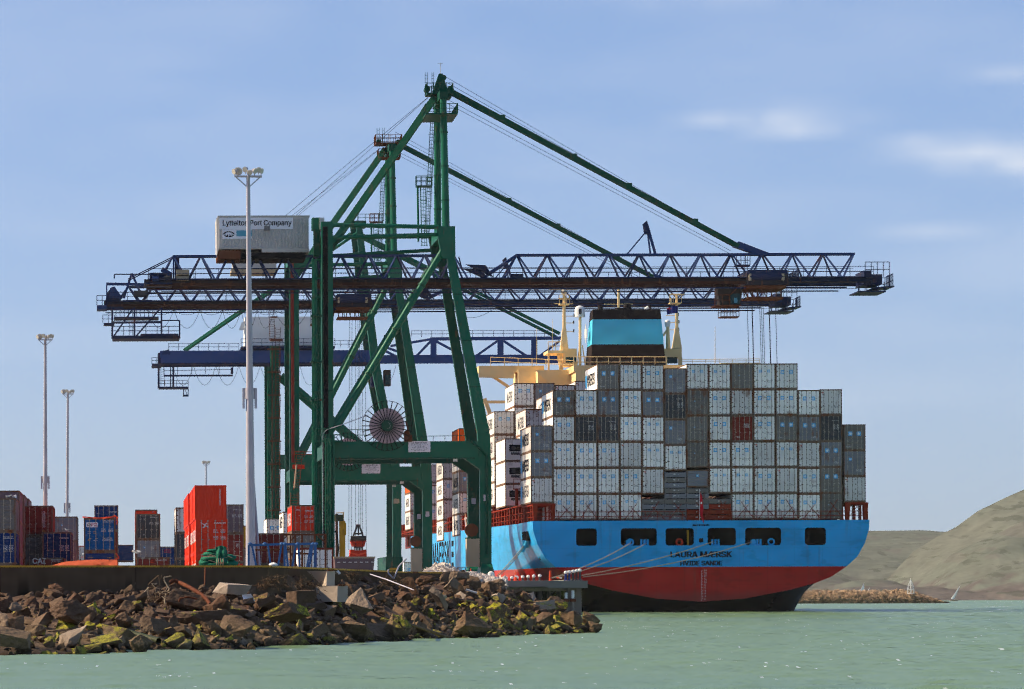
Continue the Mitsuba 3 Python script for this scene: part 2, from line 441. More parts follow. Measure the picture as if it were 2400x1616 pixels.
def hull_parts():
    ss = np.concatenate([np.linspace(0, 70, 36), np.linspace(74, 168, 20), np.linspace(171, 264, 40)])
    bands = {'topside': ('hull_blue', 5.1, 99), 'boot_topping': ('hull_red', 3.55, 5.1), 'underbody': ('hull_shade', -9, 3.55)}  # underbody near-black: the shade under the counter is put into its paint
    rows = []
    for s in ss:
        q = half_section(s)
        d = np.concatenate([[0], np.cumsum(np.linalg.norm(np.diff(q, axis=0), axis=1))])
        pts = [np.array([np.interp(u, d, q[:, 0]), np.interp(u, d, q[:, 1])]) for u in np.linspace(0, d[-1], 61)]
        rows.append(np.array(pts))
    R = np.array(rows)                                    # (stations, 61, 2)
    low = {'topside': lambda s: 5.1, 'boot_topping': None, 'underbody': None}
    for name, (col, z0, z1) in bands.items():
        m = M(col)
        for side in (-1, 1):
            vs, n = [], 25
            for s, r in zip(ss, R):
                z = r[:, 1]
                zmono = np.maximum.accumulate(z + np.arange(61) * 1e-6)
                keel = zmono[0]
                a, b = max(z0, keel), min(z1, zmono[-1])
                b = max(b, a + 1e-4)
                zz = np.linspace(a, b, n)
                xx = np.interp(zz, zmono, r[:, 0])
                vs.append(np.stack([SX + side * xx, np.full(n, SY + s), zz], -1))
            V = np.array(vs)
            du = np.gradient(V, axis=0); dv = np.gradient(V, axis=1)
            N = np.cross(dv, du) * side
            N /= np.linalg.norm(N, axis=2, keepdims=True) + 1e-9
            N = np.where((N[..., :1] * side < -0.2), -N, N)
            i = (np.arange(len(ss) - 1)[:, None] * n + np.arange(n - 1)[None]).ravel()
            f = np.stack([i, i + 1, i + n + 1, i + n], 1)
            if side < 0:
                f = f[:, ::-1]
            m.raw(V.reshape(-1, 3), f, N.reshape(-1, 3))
        if name == 'underbody':  # the closing counter, from the knuckle line down
            for side in (-1, 1):
                pass
        m.build(name, ship, bsdf='paint' if name == 'underbody' else 'hull_paint', label={'topside': 'light blue hull side', 'boot_topping': 'dark red band along the hull', 'underbody': 'underwater hull, painted near-black for the shade under the counter'}[name])


hull_parts()

# transom: flat plate with six mooring openings
out = [(SX + a, z) for a, z in T_OUT] + [(SX - a, z) for a, z in T_OUT[::-1]]
face = Polygon(out).buffer(0)
WINDOWS = [(-14.0, -11.68), (-9.0, -4.96), (-3.98, -.82), (.73, 3.9), (4.93, 8.97), (11.62, 13.98)]
holes = [sbox(SX + a + .35, 7.5 + .35, SX + b - .35, 9.44 - .35).buffer(.35, 8) for a, b in WINDOWS]
blue = face.intersection(sbox(-99, 5.1, 199, 30))
red = face.intersection(sbox(-99, -9, 199, 5.1))
for h in holes:
    blue = blue.difference(h)
blue = blue.difference(sbox(SX - .14, 7.94, SX + .14, 8.2).buffer(.1))
m = M('hull_blue'); m.prism(blue, SY - .02, SY + .06)
transom = m.build('transom', ship, bsdf='transom_paint', label='blue flat transom with six dark mooring openings')
m = M('hull_red'); m.prism(red, SY - .018, SY + .06); m.build('transom_band', ship, bsdf='transom_paint', label='dark red lower transom')
for (a, b), h in zip(WINDOWS, holes):
    m = M('hull_blue')
    rim = h.buffer(.07).difference(h)
    m.prism(rim, SY - .06, SY + .02)
    m.build('window_rim', transom)
m = M('dark'); m.box((SX - 17.6, SY + 5, 6.0), (SX + 17.6, SY + 5.2, 10.1)); m.box((SX - 17.0, SY + .1, 6.0), (SX + 17.0, SY + 5, 6.1)); m.box((SX - 17.6, SY + .1, 9.95), (SX + 17.6, SY + 5.0, 10.05)); m.build('mooring_deck', ship)  # room behind the openings, painted near-black to carry its inner darkness
for i, (x, c) in enumerate(((-8.1, 'r'), (-7.9, 'o'), (-6.3, 'f'), (-2.4, 'l'), (1.65, 'f'), (5.9, 'r'), (6.35, 'f'), (7.9, 'o'))):
    m = M('hull_blue')
    if c == 'f':
        for d in (-.36, .0, .36):
            m.tube((SX + x + d, SY + .35, 7.5), (SX + x + d, SY + .35, 8.2), .13, n=10)
        m.box((SX + x - .5, SY + .3, 7.45), (SX + x + .5, SY + .5, 7.62))
    elif c == 'o' or c == 'l':
        t = trimesh.creation.torus(.33, .11, 18, 8)
        t.apply_transform(trimesh.transformations.rotation_matrix(math.pi / 2, [1, 0, 0])); t.apply_translation([SX + x, SY + .3, 7.88])
        m.mesh(t, 'orange_red' if c == 'l' else None, True)
    else:
        m.tube((SX + x, SY + .2, 7.9), (SX + x, SY + .7, 7.9), .3, n=14); m.box((SX + x - .4, SY + .3, 7.5), (SX + x + .4, SY + .6, 7.7))
    m.build('life_ring' if c == 'l' else 'fairlead', ship)
m = M('yellow'); m.cbox((SX - 1.35, SY + .9, 8.4), (.22, .2, 1.7)); m.build('yellow_post', ship)
for txt, h, w, z in (('LAURA M\u00c6RSK', .62, 6.85, 6.18), ('HVIDE SANDE', .5, 4.65, 5.26), ('IMO 9190731', .17, 1.9, 9.68)):
    m = M('letter'); [m.text(txt, h, (SX + q * .035, SY - .021 - .004 * k, z + (q != 0) * .01), width=w, bold=True, depth=.003) for k, q in enumerate((-1, 0, 1))]; m.build('lettering', transom)
m = M('mark')
for i in range(11):
    m.text(str(2 * (10 - i) if i else 20)[-2:], .2, (SX + .45, SY - .03, 4.6 - .32 * i), depth=.006)
    m.cbox((SX + .1, SY - .024, 4.7 - .32 * i), (.12, .01, .05)); m.cbox((SX + .03, SY - .024, 4.54 - .32 * i), (.05, .01, .16))
m.build('draught_marks', ship)
m = M('dark'); m.box((SX - 18.91, SY + 5.6, 8.2), (SX - 18.5, SY + 11.6, 9.25))
m.build('port_opening', ship, label='black square opening in the port quarter')
# large dark letters down the port side
m = M('letter'); m.text('MAERSK', 3.4, (SX - 18.89, SY + 146, 6.3), right=(0, -1, 0), width=31, bold=True, center=False, depth=.012); m.build('side_lettering', ship)
m = M('letter')
for k in range(3):
    m.cbox((SX - 18.9, SY + 110, 9.3 - 1.5 * k), (.02, 3.5, .75))
m.build('side_marks', ship)
# deck and stanchions (red oxide), coaming in a shadow-dark red
m = M('red_oxide')
ds = np.linspace(1, 262, 60)
q = np.array([half_section(s)[-1] for s in ds])
V = np.concatenate([np.column_stack([SX - q[:, 0] + .1, SY + ds, q[:, 1] - .12]), np.column_stack([SX + q[:, 0] - .1, SY + ds, q[:, 1] - .12])])
i = np.arange(59); m.raw(V, np.stack([i, i + 60, i + 61, i + 1], 1)); m.build('deck', ship)
m = M('ship_red_box')  # coaming painted darker for the shadow between the stanchions
for s0, s1 in ((14, 52), (84, 240)):
    m.box((SX - 16.4, SY + s0, DECK - .1), (SX - 16.1, SY + s1, DECK + 2.0)); m.box((SX + 16.7, SY + s0, DECK - .1), (SX + 17.0, SY + s1, DECK + 2.6))
m.box((SX - 17, SY + 14, DECK), (SX + 17, SY + 14.3, DECK + 2.5))
m.build('hatch_coaming', ship)
for k, s in enumerate(np.concatenate([np.arange(1, 57, 3.5), np.arange(84, 236, 4.2)])):
    m = M('red_oxide')
    z = DECK + .0075 * max(0, s - 20)
    m.beam((SX - 18.5, SY + s, z), (SX - 18.5, SY + s, z + 2.05), .32, .6); m.beam((SX - 18.5, SY + s, z + 2.0), (SX - 16.6, SY + s, z + 2.0), .3, .3)
    m.build('stanchion', ship)
for s0, s1 in ((.8, 58), (82, 238)):
    m = M('red_oxide')
    for hh in (.45, 1.05):
        m.tube((SX - 18.75, SY + s0, DECK + hh), (SX - 18.75, SY + s1, DECK + hh + .0075 * (s1 - 20)), .045, n=5)
    m.box((SX - 18.8, SY + s0, DECK + 1.98), (SX - 16.4, SY + s1, DECK + 2.12))
    m.build('side_railing', ship)
for s in (13.0, 27.4, 42.0, 56.2, 86, 110, 135, 160, 185, 210):  # lashing bridges
    m = M('red_oxide')
    z0, top = DECK, DECK + (7.4 if s > 80 else 4.4)
    for x in np.arange(-18, 18.1, 4.0):
        m.box((SX + x - .16, SY + s - .3, z0), (SX + x + .16, SY + s + .3, top))
        m.beam((SX + x, SY + s, top - 2.4), (SX + min(x + 4, 18), SY + s, top), .12, .12)
    for z in (z0 + 2.1, top):
        m.box((SX - 18.4, SY + s - .35, z - .14), (SX + 18.4, SY + s + .35, z))
    railing(m, [(SX - 18.4, SY + s - .3, top), (SX - 12, SY + s - .3, top)], r=.04)
    m.build('lashing_bridge', ship)
# stern frames: pedestals under the outboard stacks and the low railing with lashing rods
for side in (-1, 1):
    m = M('red_oxide')
    x0, x1 = SX + side * 16.35, SX + side * 18.7
    a, b = min(x0, x1), max(x0, x1)
    for x in (a + .05, b - .3):
        m.hexa([[x - .1, SY + .4, DECK], [x + .3, SY + .4, DECK], [x + .3, SY + .9, DECK], [x - .1, SY + .9, DECK], [x - .2 * (x < a + .2), SY + .4, DECK + 1.95], [x + .42, SY + .4, DECK + 1.95], [x + .42, SY + .9, DECK + 1.95], [x - .2, SY + .9, DECK + 1.95]])
    m.box((a - .1, SY + .3, DECK + 1.75), (b + .1, SY + 12.6, DECK + 1.98))
    for y in (4, 8, 12):
        m.box((a, SY + y, DECK), (a + .3, SY + y + .4, DECK + 1.75)); m.box((b - .3, SY + y, DECK), (b, SY + y + .4, DECK + 1.75))
    m.build('stack_pedestal', ship)
m = M('white'); ladder(m, (SX + 17.6, SY + 1.4, DECK), (SX + 17.6, SY + 1.4, DECK + 1.8), w=.7); m.build('pedestal_ladder', ship)
m = M('red_oxide')
railing(m, [(SX - 18.7, SY + .12, DECK), (SX + 18.7, SY + .12, DECK)], h=1.0, r=.038, step=1.4)
m.build('stern_railing', ship)
rng = np.random.default_rng(3)
for k in range(14):
    x = SX - 16.25 + 2.5 * k
    m = M('red_oxide')
    for a, b in ((.15, 1.6), (2.3, .8)):
        m.tube((x + a, SY + .2, DECK + .05), (x + b, SY + .28, DECK + 1.5 + rng.uniform(0, .9)), .034, n=4)
    m.build('lashing_rod', ship)
# ensign
m = M('white'); m.tube((SX - .15, SY + .05, DECK), (SX - .15, SY + .05, DECK + 3.55), .035, n=6); m.build('ensign_staff', ship)
m = M('flag_red')
zz = np.linspace(DECK + 3.3, DECK + .7, 14); vv, ff = [], []
for i, z in enumerate(zz):
    for j in range(5):
        vv.append([SX - .12 + .09 * j + .05 * math.sin(i * .9 + j), SY - .02 + .10 * math.sin(j * 1.7 + i * .35), z - .28 * j])
for i in range(13):
    for j in range(4):
        a = i * 5 + j; ff.append([a, a + 5, a + 6, a + 1])
m.raw(vv, ff); m.cbox((SX + .02, SY - .16, DECK + 1.95), (.14, .02, .24), 'sail'); m.build('ensign', ship, label='red ensign hanging limp from the stern staff')

# ------------------------------------------------------------------ superstructure
YB = 530.0


def sq(px0, py0, px1, py1, Y):
    a, b = P(px0, py1, Y), P(px1, py0, Y)
    return a, b


def slab(m, px0, py0, px1, py1, Y, depth, color=None):
    a, b = sq(px0, py0, px1, py1, Y)
    m.box((a[0], Y, a[2]), (b[0], Y + depth, b[2]), color)


m = M('cream')
slab(m, 1262, 868, 1700, 1238, 528, 13); slab(m, 1240, 900, 1262, 960, 529, 10); slab(m, 1215, 866, 1264, 905, 531, 7)
m.hexa([P(1290, 905, 527), P(1345, 905, 527), P(1345, 905, 528), P(1290, 905, 528), P(1255, 868, 527), P(1345, 868, 527), P(1345, 868, 528), P(1255, 868, 528)])
house = m.build('accommodation', ship, label='cream accommodation block behind the aft stacks')
m = M('cream'); slab(m, 1345, 856, 1690, 872, 521, 9); slab(m, 1350, 872, 1400, 905, 521, 5); slab(m, 1555, 868, 1625, 880, 519, 3); m.build('boat_deck', house)
m = M('steel'); t = trimesh.creation.torus(.2, .05, 16, 6); t.apply_transform(trimesh.transformations.rotation_matrix(math.pi / 2, [1, 0, 0])); t.apply_translation(P(1313, 888, 527.95)); m.mesh(t, 'cream_shade'); m.cbox(P(1329.5, 895, 527.9), (.45, .1, .6), 'white'); m.tube(P(1329.5, 895, 527.8), P(1329.5, 895, 527.9), .13, color='dark'); m.build('vent', house)
# bridge wings right across the beam
m = M('cream')
slab(m, 1122, 858, 1275, 874, 532, 3.2); slab(m, 1690, 851, 1782, 858, 532, 3.2)
m.hexa([P(1122, 886, 532), P(1205, 888, 532), P(1205, 888, 535), P(1122, 886, 535), P(1122, 858.5, 532.02), P(1205, 858.5, 532.02), P(1205, 858.5, 535), P(1122, 858.5, 535)])
m.beam(P(1150, 880, 533), P(1195, 910, 533), .5, .35); m.beam(P(1135, 935, 533), P(1150, 975, 533), .5, .5); m.beam(P(1140, 943, 533), P(1264, 943, 533), .4, .35)
m.build('bridge_wing', ship, label='cream bridge wing reaching out to the quay side')
m = M('cream'); railing(m, [P(1150, 858, 531.9), P(1345, 866, 528)], r=.05); m.build('bridge_railing', ship)
m = M('cream'); railing(m, [P(1345, 862, 521), P(1562, 862, 521)], h=1.35, r=.06, step=1.55); m.build('bridge_railing', ship)
m = M('cream'); railing(m, [P(1560, 853, 531.9), P(1780, 851, 531.9)], r=.04, h=.5); m.build('bridge_railing', ship)
# funnel
fa, fb = P(1385.5, 866, 525), P(1561, 866, 525); ta, tb = P(1390, 726, 525), P(1548.5, 726, 525)
zl = [fa[2], P(0, 813, 525)[2], P(0, 754, 525)[2], ta[2]]
fun = None
for k, col in enumerate(('black', 'funnel_blue', 'black')):
    m = M(col)
    def ring(z):
        u = (z - zl[0]) / (zl[3] - zl[0])
        x0, x1 = fa[0] + (ta[0] - fa[0]) * u, fb[0] + (tb[0] - fb[0]) * u
        return [[x0, 525 + .3 * u, z], [x1, 525 + .3 * u, z], [x1 - .6 * u, 532 - .8 * u, z], [x0 + .3 * u, 532 - .8 * u, z]]
    m.hexa(ring(zl[k]) + ring(zl[k + 1]))
    if k == 0:
        fun = m.build('funnel', ship, label='black funnel casing with a broad light blue band')
    else:
        m.build('blue_band' if k == 1 else 'funnel_top', fun)
m = M('black')
for a, b, t_, r in ((1401, 1413, 716, 0), (1461, 1480, 714, 0), (1520, 1527, 716, 0)):
    c = P((a + b) / 2, 728, 527.5); m.tube(c, c + [0, 0, (728 - t_) / 18.3], (b - a) / 2 / 18.3, n=14)
slab(m, 1446, 722, 1480, 728, 527, 2); m.build('exhaust', fun)
m = M('white'); c = P(1512, 727, 525.6); m.tube(c, c + [.4, 0, .35], .22); m.build('horn', fun)
a = P(1378, 790, 527); m = M('mark'); m.cbox((ta[0] - .55, 528.5, (zl[1] + zl[2]) / 2), (.06, 2.2, 1.2)); m.cbox((ta[0] - .55, 528.5, (zl[1] + zl[2]) / 2), (.05, .6, 2.4)); m.build('emblem', fun)
# mast and deckhouse on the port side
Yd = 530.0
m = M('cream'); slab(m, 1320, 818, 1352, 858, Yd, 4); slab(m, 1284.5, 822, 1322, 829, Yd - 1, 5.5)
for px in (1286, 1312):
    a = P(px, 868, Yd); m.beam(a, P(px + (4 if px > 1300 else 0), 826, Yd), .22, .22)
a, b = P(1316, 868, Yd + .2), P(1309, 829, Yd + .2); m.beam(a, b, .5, .3)
m.build('deckhouse', ship, label='cream deckhouse with platform left of the funnel')
m = M('cream'); railing(m, [P(1285, 822, Yd - .9), P(1320, 822, Yd - .9)], r=.05, step=.8); railing(m, [P(1285, 822, Yd + 4), P(1320, 822, Yd + 4)], r=.05, step=.8); m.build('platform_railing', ship)
m = M('window'); slab(m, 1326, 838, 1350, 851, Yd - .05, .05); m.build('deckhouse_window', ship)


def mast(px, py0, py1, Y, r0, r1, bars, cat):
    m = M('cream'); a, b = P(px, py0, Y), P(px, py1, Y)
    mid = a + (b - a) * .38
    m.hexa([a + [-r0, -r0, 0], a + [r0, -r0, 0], a + [r0, r0, 0], a + [-r0, r0, 0], mid + [-r1, -r1, 0], mid + [r1, -r1, 0], mid + [r1, r1, 0], mid + [-r1, r1, 0]])
    m.tube(mid, b, r1, r1 * .75, n=10)
    for py, w, off in bars:
        c = P(px, py, Y); m.tube(c + [-w / 2 + off, 0, 0], c + [w / 2 + off, 0, 0], .05, n=6); m.cbox(c + [w / 2 + off, 0, .1], (.14, .14, .4), 'dark')
    return m.build(cat, ship)


mm = mast(1322, 826, 681, Yd + 1, .55, .24, ((713, 2.4, 0), (742, 1.6, .5), (758, 1.5, .5), (778, 1.5, .5), (700, 1.4, 0)), 'radar_mast')
m = M('lamp_white'); slab(m, 1288, 674.5, 1354, 679.5, Yd + 1, .35); a = P(1322, 690, Yd + 1); m.lathe(a, [(.28, 0), (.42, .2), (.3, .5), (.2, .65)]); m.build('radar_scanner', mm)
m = M('cream'); slab(m, 1312, 712, 1335, 715, Yd + .4, 1.4); railing(m, [P(1312, 712, Yd + .4), P(1335, 712, Yd + .4)], r=.035, step=.5); m.build('crosstree', mm)
m = M('cream'); m.tube(P(1359.5, 862, Yd), P(1359.5, 744, Yd), .18, n=10); m.beam(P(1352, 862, Yd), P(1358, 815, Yd), .12, .12); m.beam(P(1372, 862, Yd), P(1365, 810, Yd), .12, .12); pm = m.build('dome_post', ship)
m = M('white'); m.lathe(P(1359, 744.5, Yd), [(.0, 0), (.66, .02), (.66, .9), (.58, 1.25), (.36, 1.45), (.0, 1.52)], 20); m.build('satellite_dome', pm)
m = M('hull_blue'); m.cbox(P(1360, 731, Yd - .68), (.35, .05, .7), 'grey_dark'); m.build('dome_emblem', pm)
# right-hand side of the funnel
m = M('cream'); slab(m, 1556, 818, 1598, 838, Yd, 4); slab(m, 1590, 838, 1599, 862, Yd, .3); slab(m, 1557, 838, 1564, 866, Yd, .3); slab(m, 1566, 858, 1600, 866, Yd, 3)
m.build('starboard_deckhouse', ship, label='cream deckhouse right of the funnel')
m = M('window'); slab(m, 1564, 838, 1588, 853, Yd + .3, .05); m.build('starboard_window', ship)
mm = mast(1586, 818, 693, Yd + 1, .6, .22, ((740, 1.6, -.6), (757, 1.6, -.5), (774, 1.5, -.5), (692, 1.9, 0)), 'starboard_mast')
m = M('cream'); slab(m, 1570, 710, 1597, 712.5, Yd + .4, 1.4); railing(m, [P(1570, 710, Yd + .4), P(1597, 710, Yd + .4)], r=.04, step=.5); m.tube(P(1573, 712, Yd + .5), P(1573, 700, Yd + .5), .1); m.build('crosstree', mm)
m = M('cream'); m.tube(P(1566, 818, Yd), P(1565, 766, Yd), .3, .2, n=10); m.tube(P(1554, 788, Yd), P(1565, 772, Yd), .14); pm = m.build('small_dome_post', ship)
m = M('white'); s = trimesh.creation.icosphere(2, .38); s.apply_translation(P(1564.5, 757, Yd)); m.mesh(s, None, True); m.lathe(P(1564.5, 767, Yd), [(.3, 0), (.38, .5)]); m.build('small_dome', pm)
m = M('cream'); m.tube(P(1450, 728, 534), P(1450, 670, 534), .17, n=8); m.box(P(1416, 715, 534), P(1483, 713, 534.15)); m.tube(P(1676, 853, 533), P(1676, 766, 533), .05, .02, n=5); m.tube(P(1295, 825, 533), P(1295, 748, 533), .04, .02, n=5); m.tube(P(1257, 856, 533), P(1257, 770, 533), .04, .02, n=5); m.build('aerial', ship)
m = M('flag_blue'); a, b = P(1563, 738, Yd - .3), P(1589, 717, Yd - .3)
vv, ff = [], []
for i in range(9):
    for j in range(4):
        vv.append([a[0] + (b[0] - a[0]) * i / 8, Yd - .3 + .16 * math.sin(i * 1.1), a[2] + (b[2] - a[2]) * (.78 * j / 3) + .028 * i])
for i in range(8):
    for j in range(3):
        k = i * 4 + j; ff.append([k, k + 4, k + 5, k + 1])
m.raw(vv, ff)
cc = np.array([a[0] + .28, Yd - .55, b[2] - .42]); m.cbox(cc, (.55, .02, .12), 'flag_red'); m.cbox(cc, (.12, .022, .42), 'flag_red'); m.cbox(cc + [0, .02, 0], (.6, .01, .05), 'sail')
m.build('courtesy_flag', ship, label='blue flag with red cross in its corner, flying from the right mast')

# ------------------------------------------------------------------ shipping containers
W = 2.44
CACHE = {}


def shared(key, fn, bsdf='paint', tint=.5):
    """One mesh per kind of piece, reused under other transforms."""
    if (key, tint) not in CACHE:
        m = M('steel'); fn(m); CACHE[(key, tint)] = m.ply(bsdf, tint)
    return CACHE[(key, tint)]


def c_shell(m, L, H, col, reefer):
    """Roof, floor, corrugated (or flat, for a reefer) side walls and far end."""
    m.box((.02, .12, H - .12), (W - .02, L - .03, H - .03), col); m.box((.05, .12, .14), (W - .05, L - .03, .2), col)
    m.box((.05, L - .1, .15), (W - .05, L - .05, H - .1), col)
    if reefer:
        m.box((.015, .12, .16), (.06, L - .05, H - .12), col); m.box((W - .06, .12, .16), (W - .015, L - .05, H - .12), col)
        return
    ys, n = [], int((L - .3) / .28)
    for x, s in ((.03, 1), (W - .03, -1)):
        pts = []
        for i in range(n):
            y = .15 + i * .28
            pts += [(y, 0), (y + .07, 0), (y + .14, .036), (y + .21, .036)]
        pts.append((L - .05, 0))
        v = np.array([[x + s * d, y, z] for y, d in pts for z in (.16, H - .12)])
        k = np.arange(len(pts) - 1) * 2
        f = np.stack([k, k + 1, k + 3, k + 2], 1)
        m.raw(v, f if s > 0 else f[:, ::-1], None, col)


def c_frame(m, L, H, col):
    for x in (0, W - .1):
        for y in (0, L - .12):
            m.box((x, y, 0), (x + .1, y + .12, H), col)
    for y in (.0, L - .12):
        m.box((.1, y, 0), (W - .1, y + .12, .15), col); m.box((.1, y, H - .13), (W - .1, y + .12, H), col)
    for x in (0, W - .08):
        m.box((x, .12, .0), (x + .08, L - .12, .16), col); m.box((x, .12, H - .12), (x + .08, L - .12, H - .0), col)
    for x in (-.008, W - .17):
        for z in (-.004, H - .115):
            m.box((x, -.008, z), (x + .178, .17, z + .12), col)


def c_door(m, w, H, col, reefer):
    z0, z1 = .15, H - .13
    if reefer:
        m.box((0, .03, z0), (w, .1, z1), col)
        for z in np.linspace(z0 + .2, z1 - .2, 5):
            m.box((0, .015, z - .05), (.14, .03, z + .05), 'edge_rust')
        return
    k = 5
    zs = np.linspace(z0, z1, k + 1)
    m.box((0, .04, z0), (w, .1, z1), col)
    for a, b in zip(zs[:-1], zs[1:]):  # pressed door panels
        m.hexa([[.06, .04, a + .05], [w - .06, .04, a + .05], [w - .06, .05, a + .05], [.06, .05, a + .05], [.06, .04, b - .04], [w - .06, .04, b - .04], [w - .06, .05, b - .04], [.06, .05, b - .04]], col)
        m.hexa([[.06, .012, a + .1], [w - .06, .012, a + .1], [w - .06, .04, a + .04], [.06, .04, a + .04], [.06, .012, b - .1], [w - .06, .012, b - .1], [w - .06, .04, b - .04], [.06, .04, b - .04]], col)


def c_bar(m, H, col):
    m.tube((0, .0, .12), (0, .0, H - .1), .027, n=6, color=col)
    for z in (.1, H - .17):
        m.box((-.06, -.02, z), (.06, .05, z + .07), col)
    m.box((-.035, -.03, 1.0), (.16, .0, 1.05), col)


def star(m, x, z, r, y=.0):
    m.box((x - r, y - .004, z - r), (x + r, y + .004, z + r), 'logo_blue')
    a = np.arange(14) * np.pi / 7 + np.pi / 2
    rr = np.where(np.arange(14) % 2 == 0, r * .78, r * .42)
    m.prism([(x + q * math.cos(t), z + q * math.sin(t)) for q, t in zip(rr, a)], y - .012, y - .004, 'logo_star')


def mark_block(m, rng_seed, x, z, w, h, col='mark', y=.0):
    r = np.random.default_rng(rng_seed)
    rows = max(1, int(h / .085))
    for i in range(rows):
        zz = z + h - (i + .5) * h / rows
        xx = x
        while xx < x + w - .03:
            q = r.uniform(.03, .13)
            m.box((xx, y - .006, zz - .023), (min(xx + q, x + w), y + .004, zz + .023), col)
            xx += q + .035


def solid_end(m, H, col):
    n = 9
    for i in range(n):
        a, b = .1 + i * (W - .2) / n, .1 + (i + 1) * (W - .2) / n
        q = (b - a) / 4
        m.raw([[a, .03, .15], [a + q, .06, .15], [b - q, .06, .15], [b, .03, .15], [a, .03, H - .13], [a + q, .06, H - .13], [b - q, .06, H - .13], [b, .03, H - .13]], [[0, 1, 5, 4], [1, 2, 6, 5], [2, 3, 7, 6]], None, col)


def container(key_name, label, at, col='white_box', L=12.19, H=2.9, reefer=None, decals=(), group=None, rotz=0.0, side_text=None, tint=.5, bars=True, end='doors', frame='edge_rust', cat='shipping container', side_logo=False, shell=None):
    """A container thing: shell, frame, two doors, locking bars, and its own markings."""
    reefer = col in ('white_box', 'pale_box') if reefer is None else reefer
    t = thing(key_name, label, cat, group)
    to = T().translate([float(a) for a in at]).rotate([0, 0, 1], rotz)

    def put(name, d, dx=0.0):
        key = numbered(f'{t}__{name}')
        scene[key] = {**d, 'to_world': to @ T().translate([dx, 0, 0])}
        return key

    sc_ = shell or col
    put('shell', shared(('shell', L, H, sc_, reefer), lambda m: c_shell(m, L, H, sc_, reefer), tint=tint))
    put('frame', shared(('frame', L, H, frame), lambda m: c_frame(m, L, H, frame), tint=tint))
    if end == 'doors':
        w = (W - .2) / 2 - .008
        put('door', shared(('door', H, col, reefer), lambda m: c_door(m, w, H, col, reefer), tint=tint), .1)
        d = put('door', shared(('door', H, col, reefer), lambda m: c_door(m, w, H, col, reefer), tint=tint), W / 2 + .008)
        if bars:
            bc = 'bar' if not reefer else 'edge_rust'
            for x in (.42, .93, 1.51, 2.02):
                put('locking_bar', shared(('bar', H, bc), lambda m: c_bar(m, H, bc), tint=tint), x)
    elif end == 'solid':
        put('end_wall', shared(('end', H, col), lambda m: solid_end(m, H, col), tint=tint))
    elif end == 'machinery':
        put('end_wall', shared(('mend', H, col), lambda m: m.box((.1, .05, .15), (W - .1, .1, H - .13), col), tint=tint))
        put('cooling_unit', shared(('unit', H), lambda m: (m.box((.5, .0, 1.15), (1.95, .05, 1.95), 'dark'), m.box((.7, -.02, .75), (1.75, .05, 1.05), 'grey_dark'), m.tube((1.0, -.03, 1.55), (1.0, .0, 1.55), .28, color='grey_dark'), m.box((.3, .03, 2.1), (1.4, .045, 2.5), col))))
    for i, dd in enumerate(decals):
        kind = dd[0]
        if kind == 'star':
            d = shared(dd + (H,), lambda m: star(m, dd[1], dd[2], dd[3]))
            put('logo_square', d)
        elif kind == 'block':
            put('markings', shared(dd + (H,), lambda m: mark_block(m, dd[1], *dd[2:6], dd[6] if len(dd) > 6 else 'mark')))
        elif kind == 'rect':
            put('panel_mark', shared(dd, lambda m: m.box((dd[1], -.004, dd[2]), (dd[3], .004, dd[4]), dd[5])))
        elif kind == 'text':
            put('lettering', shared(dd, lambda m: m.text(dd[1], dd[2], (dd[3], -.006, dd[4]), color=dd[5], bold=True, depth=.006)))
    if side_text:
        txt, hh, y0, wd, z0, tc = side_text
        k = put('side_lettering', shared(('side',) + side_text, lambda m: m.text(txt, hh, (-.004, y0, z0), right=(0, -1, 0), color=tc, bold=True, width=wd, center=False, depth=.008)))
    if side_logo:
        put('side_logo', shared(('slogo', H), lambda m: m.box((-.006, 10.0, .75), (0.0, 11.8, 2.15), 'logo_blue')))
    return t


def two(z, r=.17):
    return (('star', .75, z, r), ('star', 1.69, z, r))


REEF = (('rect', .1, .18, 2.34, .22, 'edge_rust'), ('block', 7, 1.5, .75, .5, .25, 'mark_dark'), ('rect', .3, .95, .42, 1.1, 'letter'), ('rect', .3, 2.3, .5, 2.38, 'mark_dark'))
KIND = {  # what each stern container shows on its end
    'W': ('white_box', two(1.95, .215) + REEF, 'white reefer container with two blue squares'),
    'S': ('white_box', two(2.05, .15) + REEF, 'white reefer container with two tiny blue squares'),
    'P': ('pale_box', REEF + (('rect', .25, 2.45, .38, 2.58, 'red_box'), ('block', 5, 1.45, .9, .6, 1.2, 'mark')), 'plain pale container without blue squares'),
    'G': ('grey', two(1.85, .235) + (('block', 3, 1.5, .4, .5, .2),), 'grey container with two light blue squares'),
    'B': ('grey_brown', two(1.85, .235) + (('block', 4, .3, .3, .5, .15),), 'brownish grey container with two blue squares'),
    'H': ('grey', (('star', .72, 1.9, .16), ('block', 2, 1.4, .5, .6, .3)), 'grey container with one small blue square'),
    'h': ('grey_brown', (('star', .9, 1.6, .07),), 'brownish grey container with hardly any marks'),
    'D': ('grey_dark', (('block', 6, 1.45, 1.3, .24, .62), ('block', 8, 1.85, 1.3, .24, .62), ('block', 9, 1.3, 2.2, .8, .15)), 'dark grey container with white data panels'),
    'R': ('ship_red_box', (('block', 6, 1.4, 1.5, .6, .5), ('block', 9, .6, .4, .4, .2)), 'rust red container'),
}
COLS = {  # from the bottom tier up, first column nearest the wharf
    1: 'WWSWB', 2: 'WWWDW', 3: 'WWWDGB', 4: 'SWPSSS', 5: '-PSSGW', 6: '--SHDH', 7: '--hhhS', 8: '-SWWWS', 9: 'WSWRPh', 10: 'WWPWWS', 11: 'WPSBWW', 12: 'WWPGW', 13: 'hBGDP'}
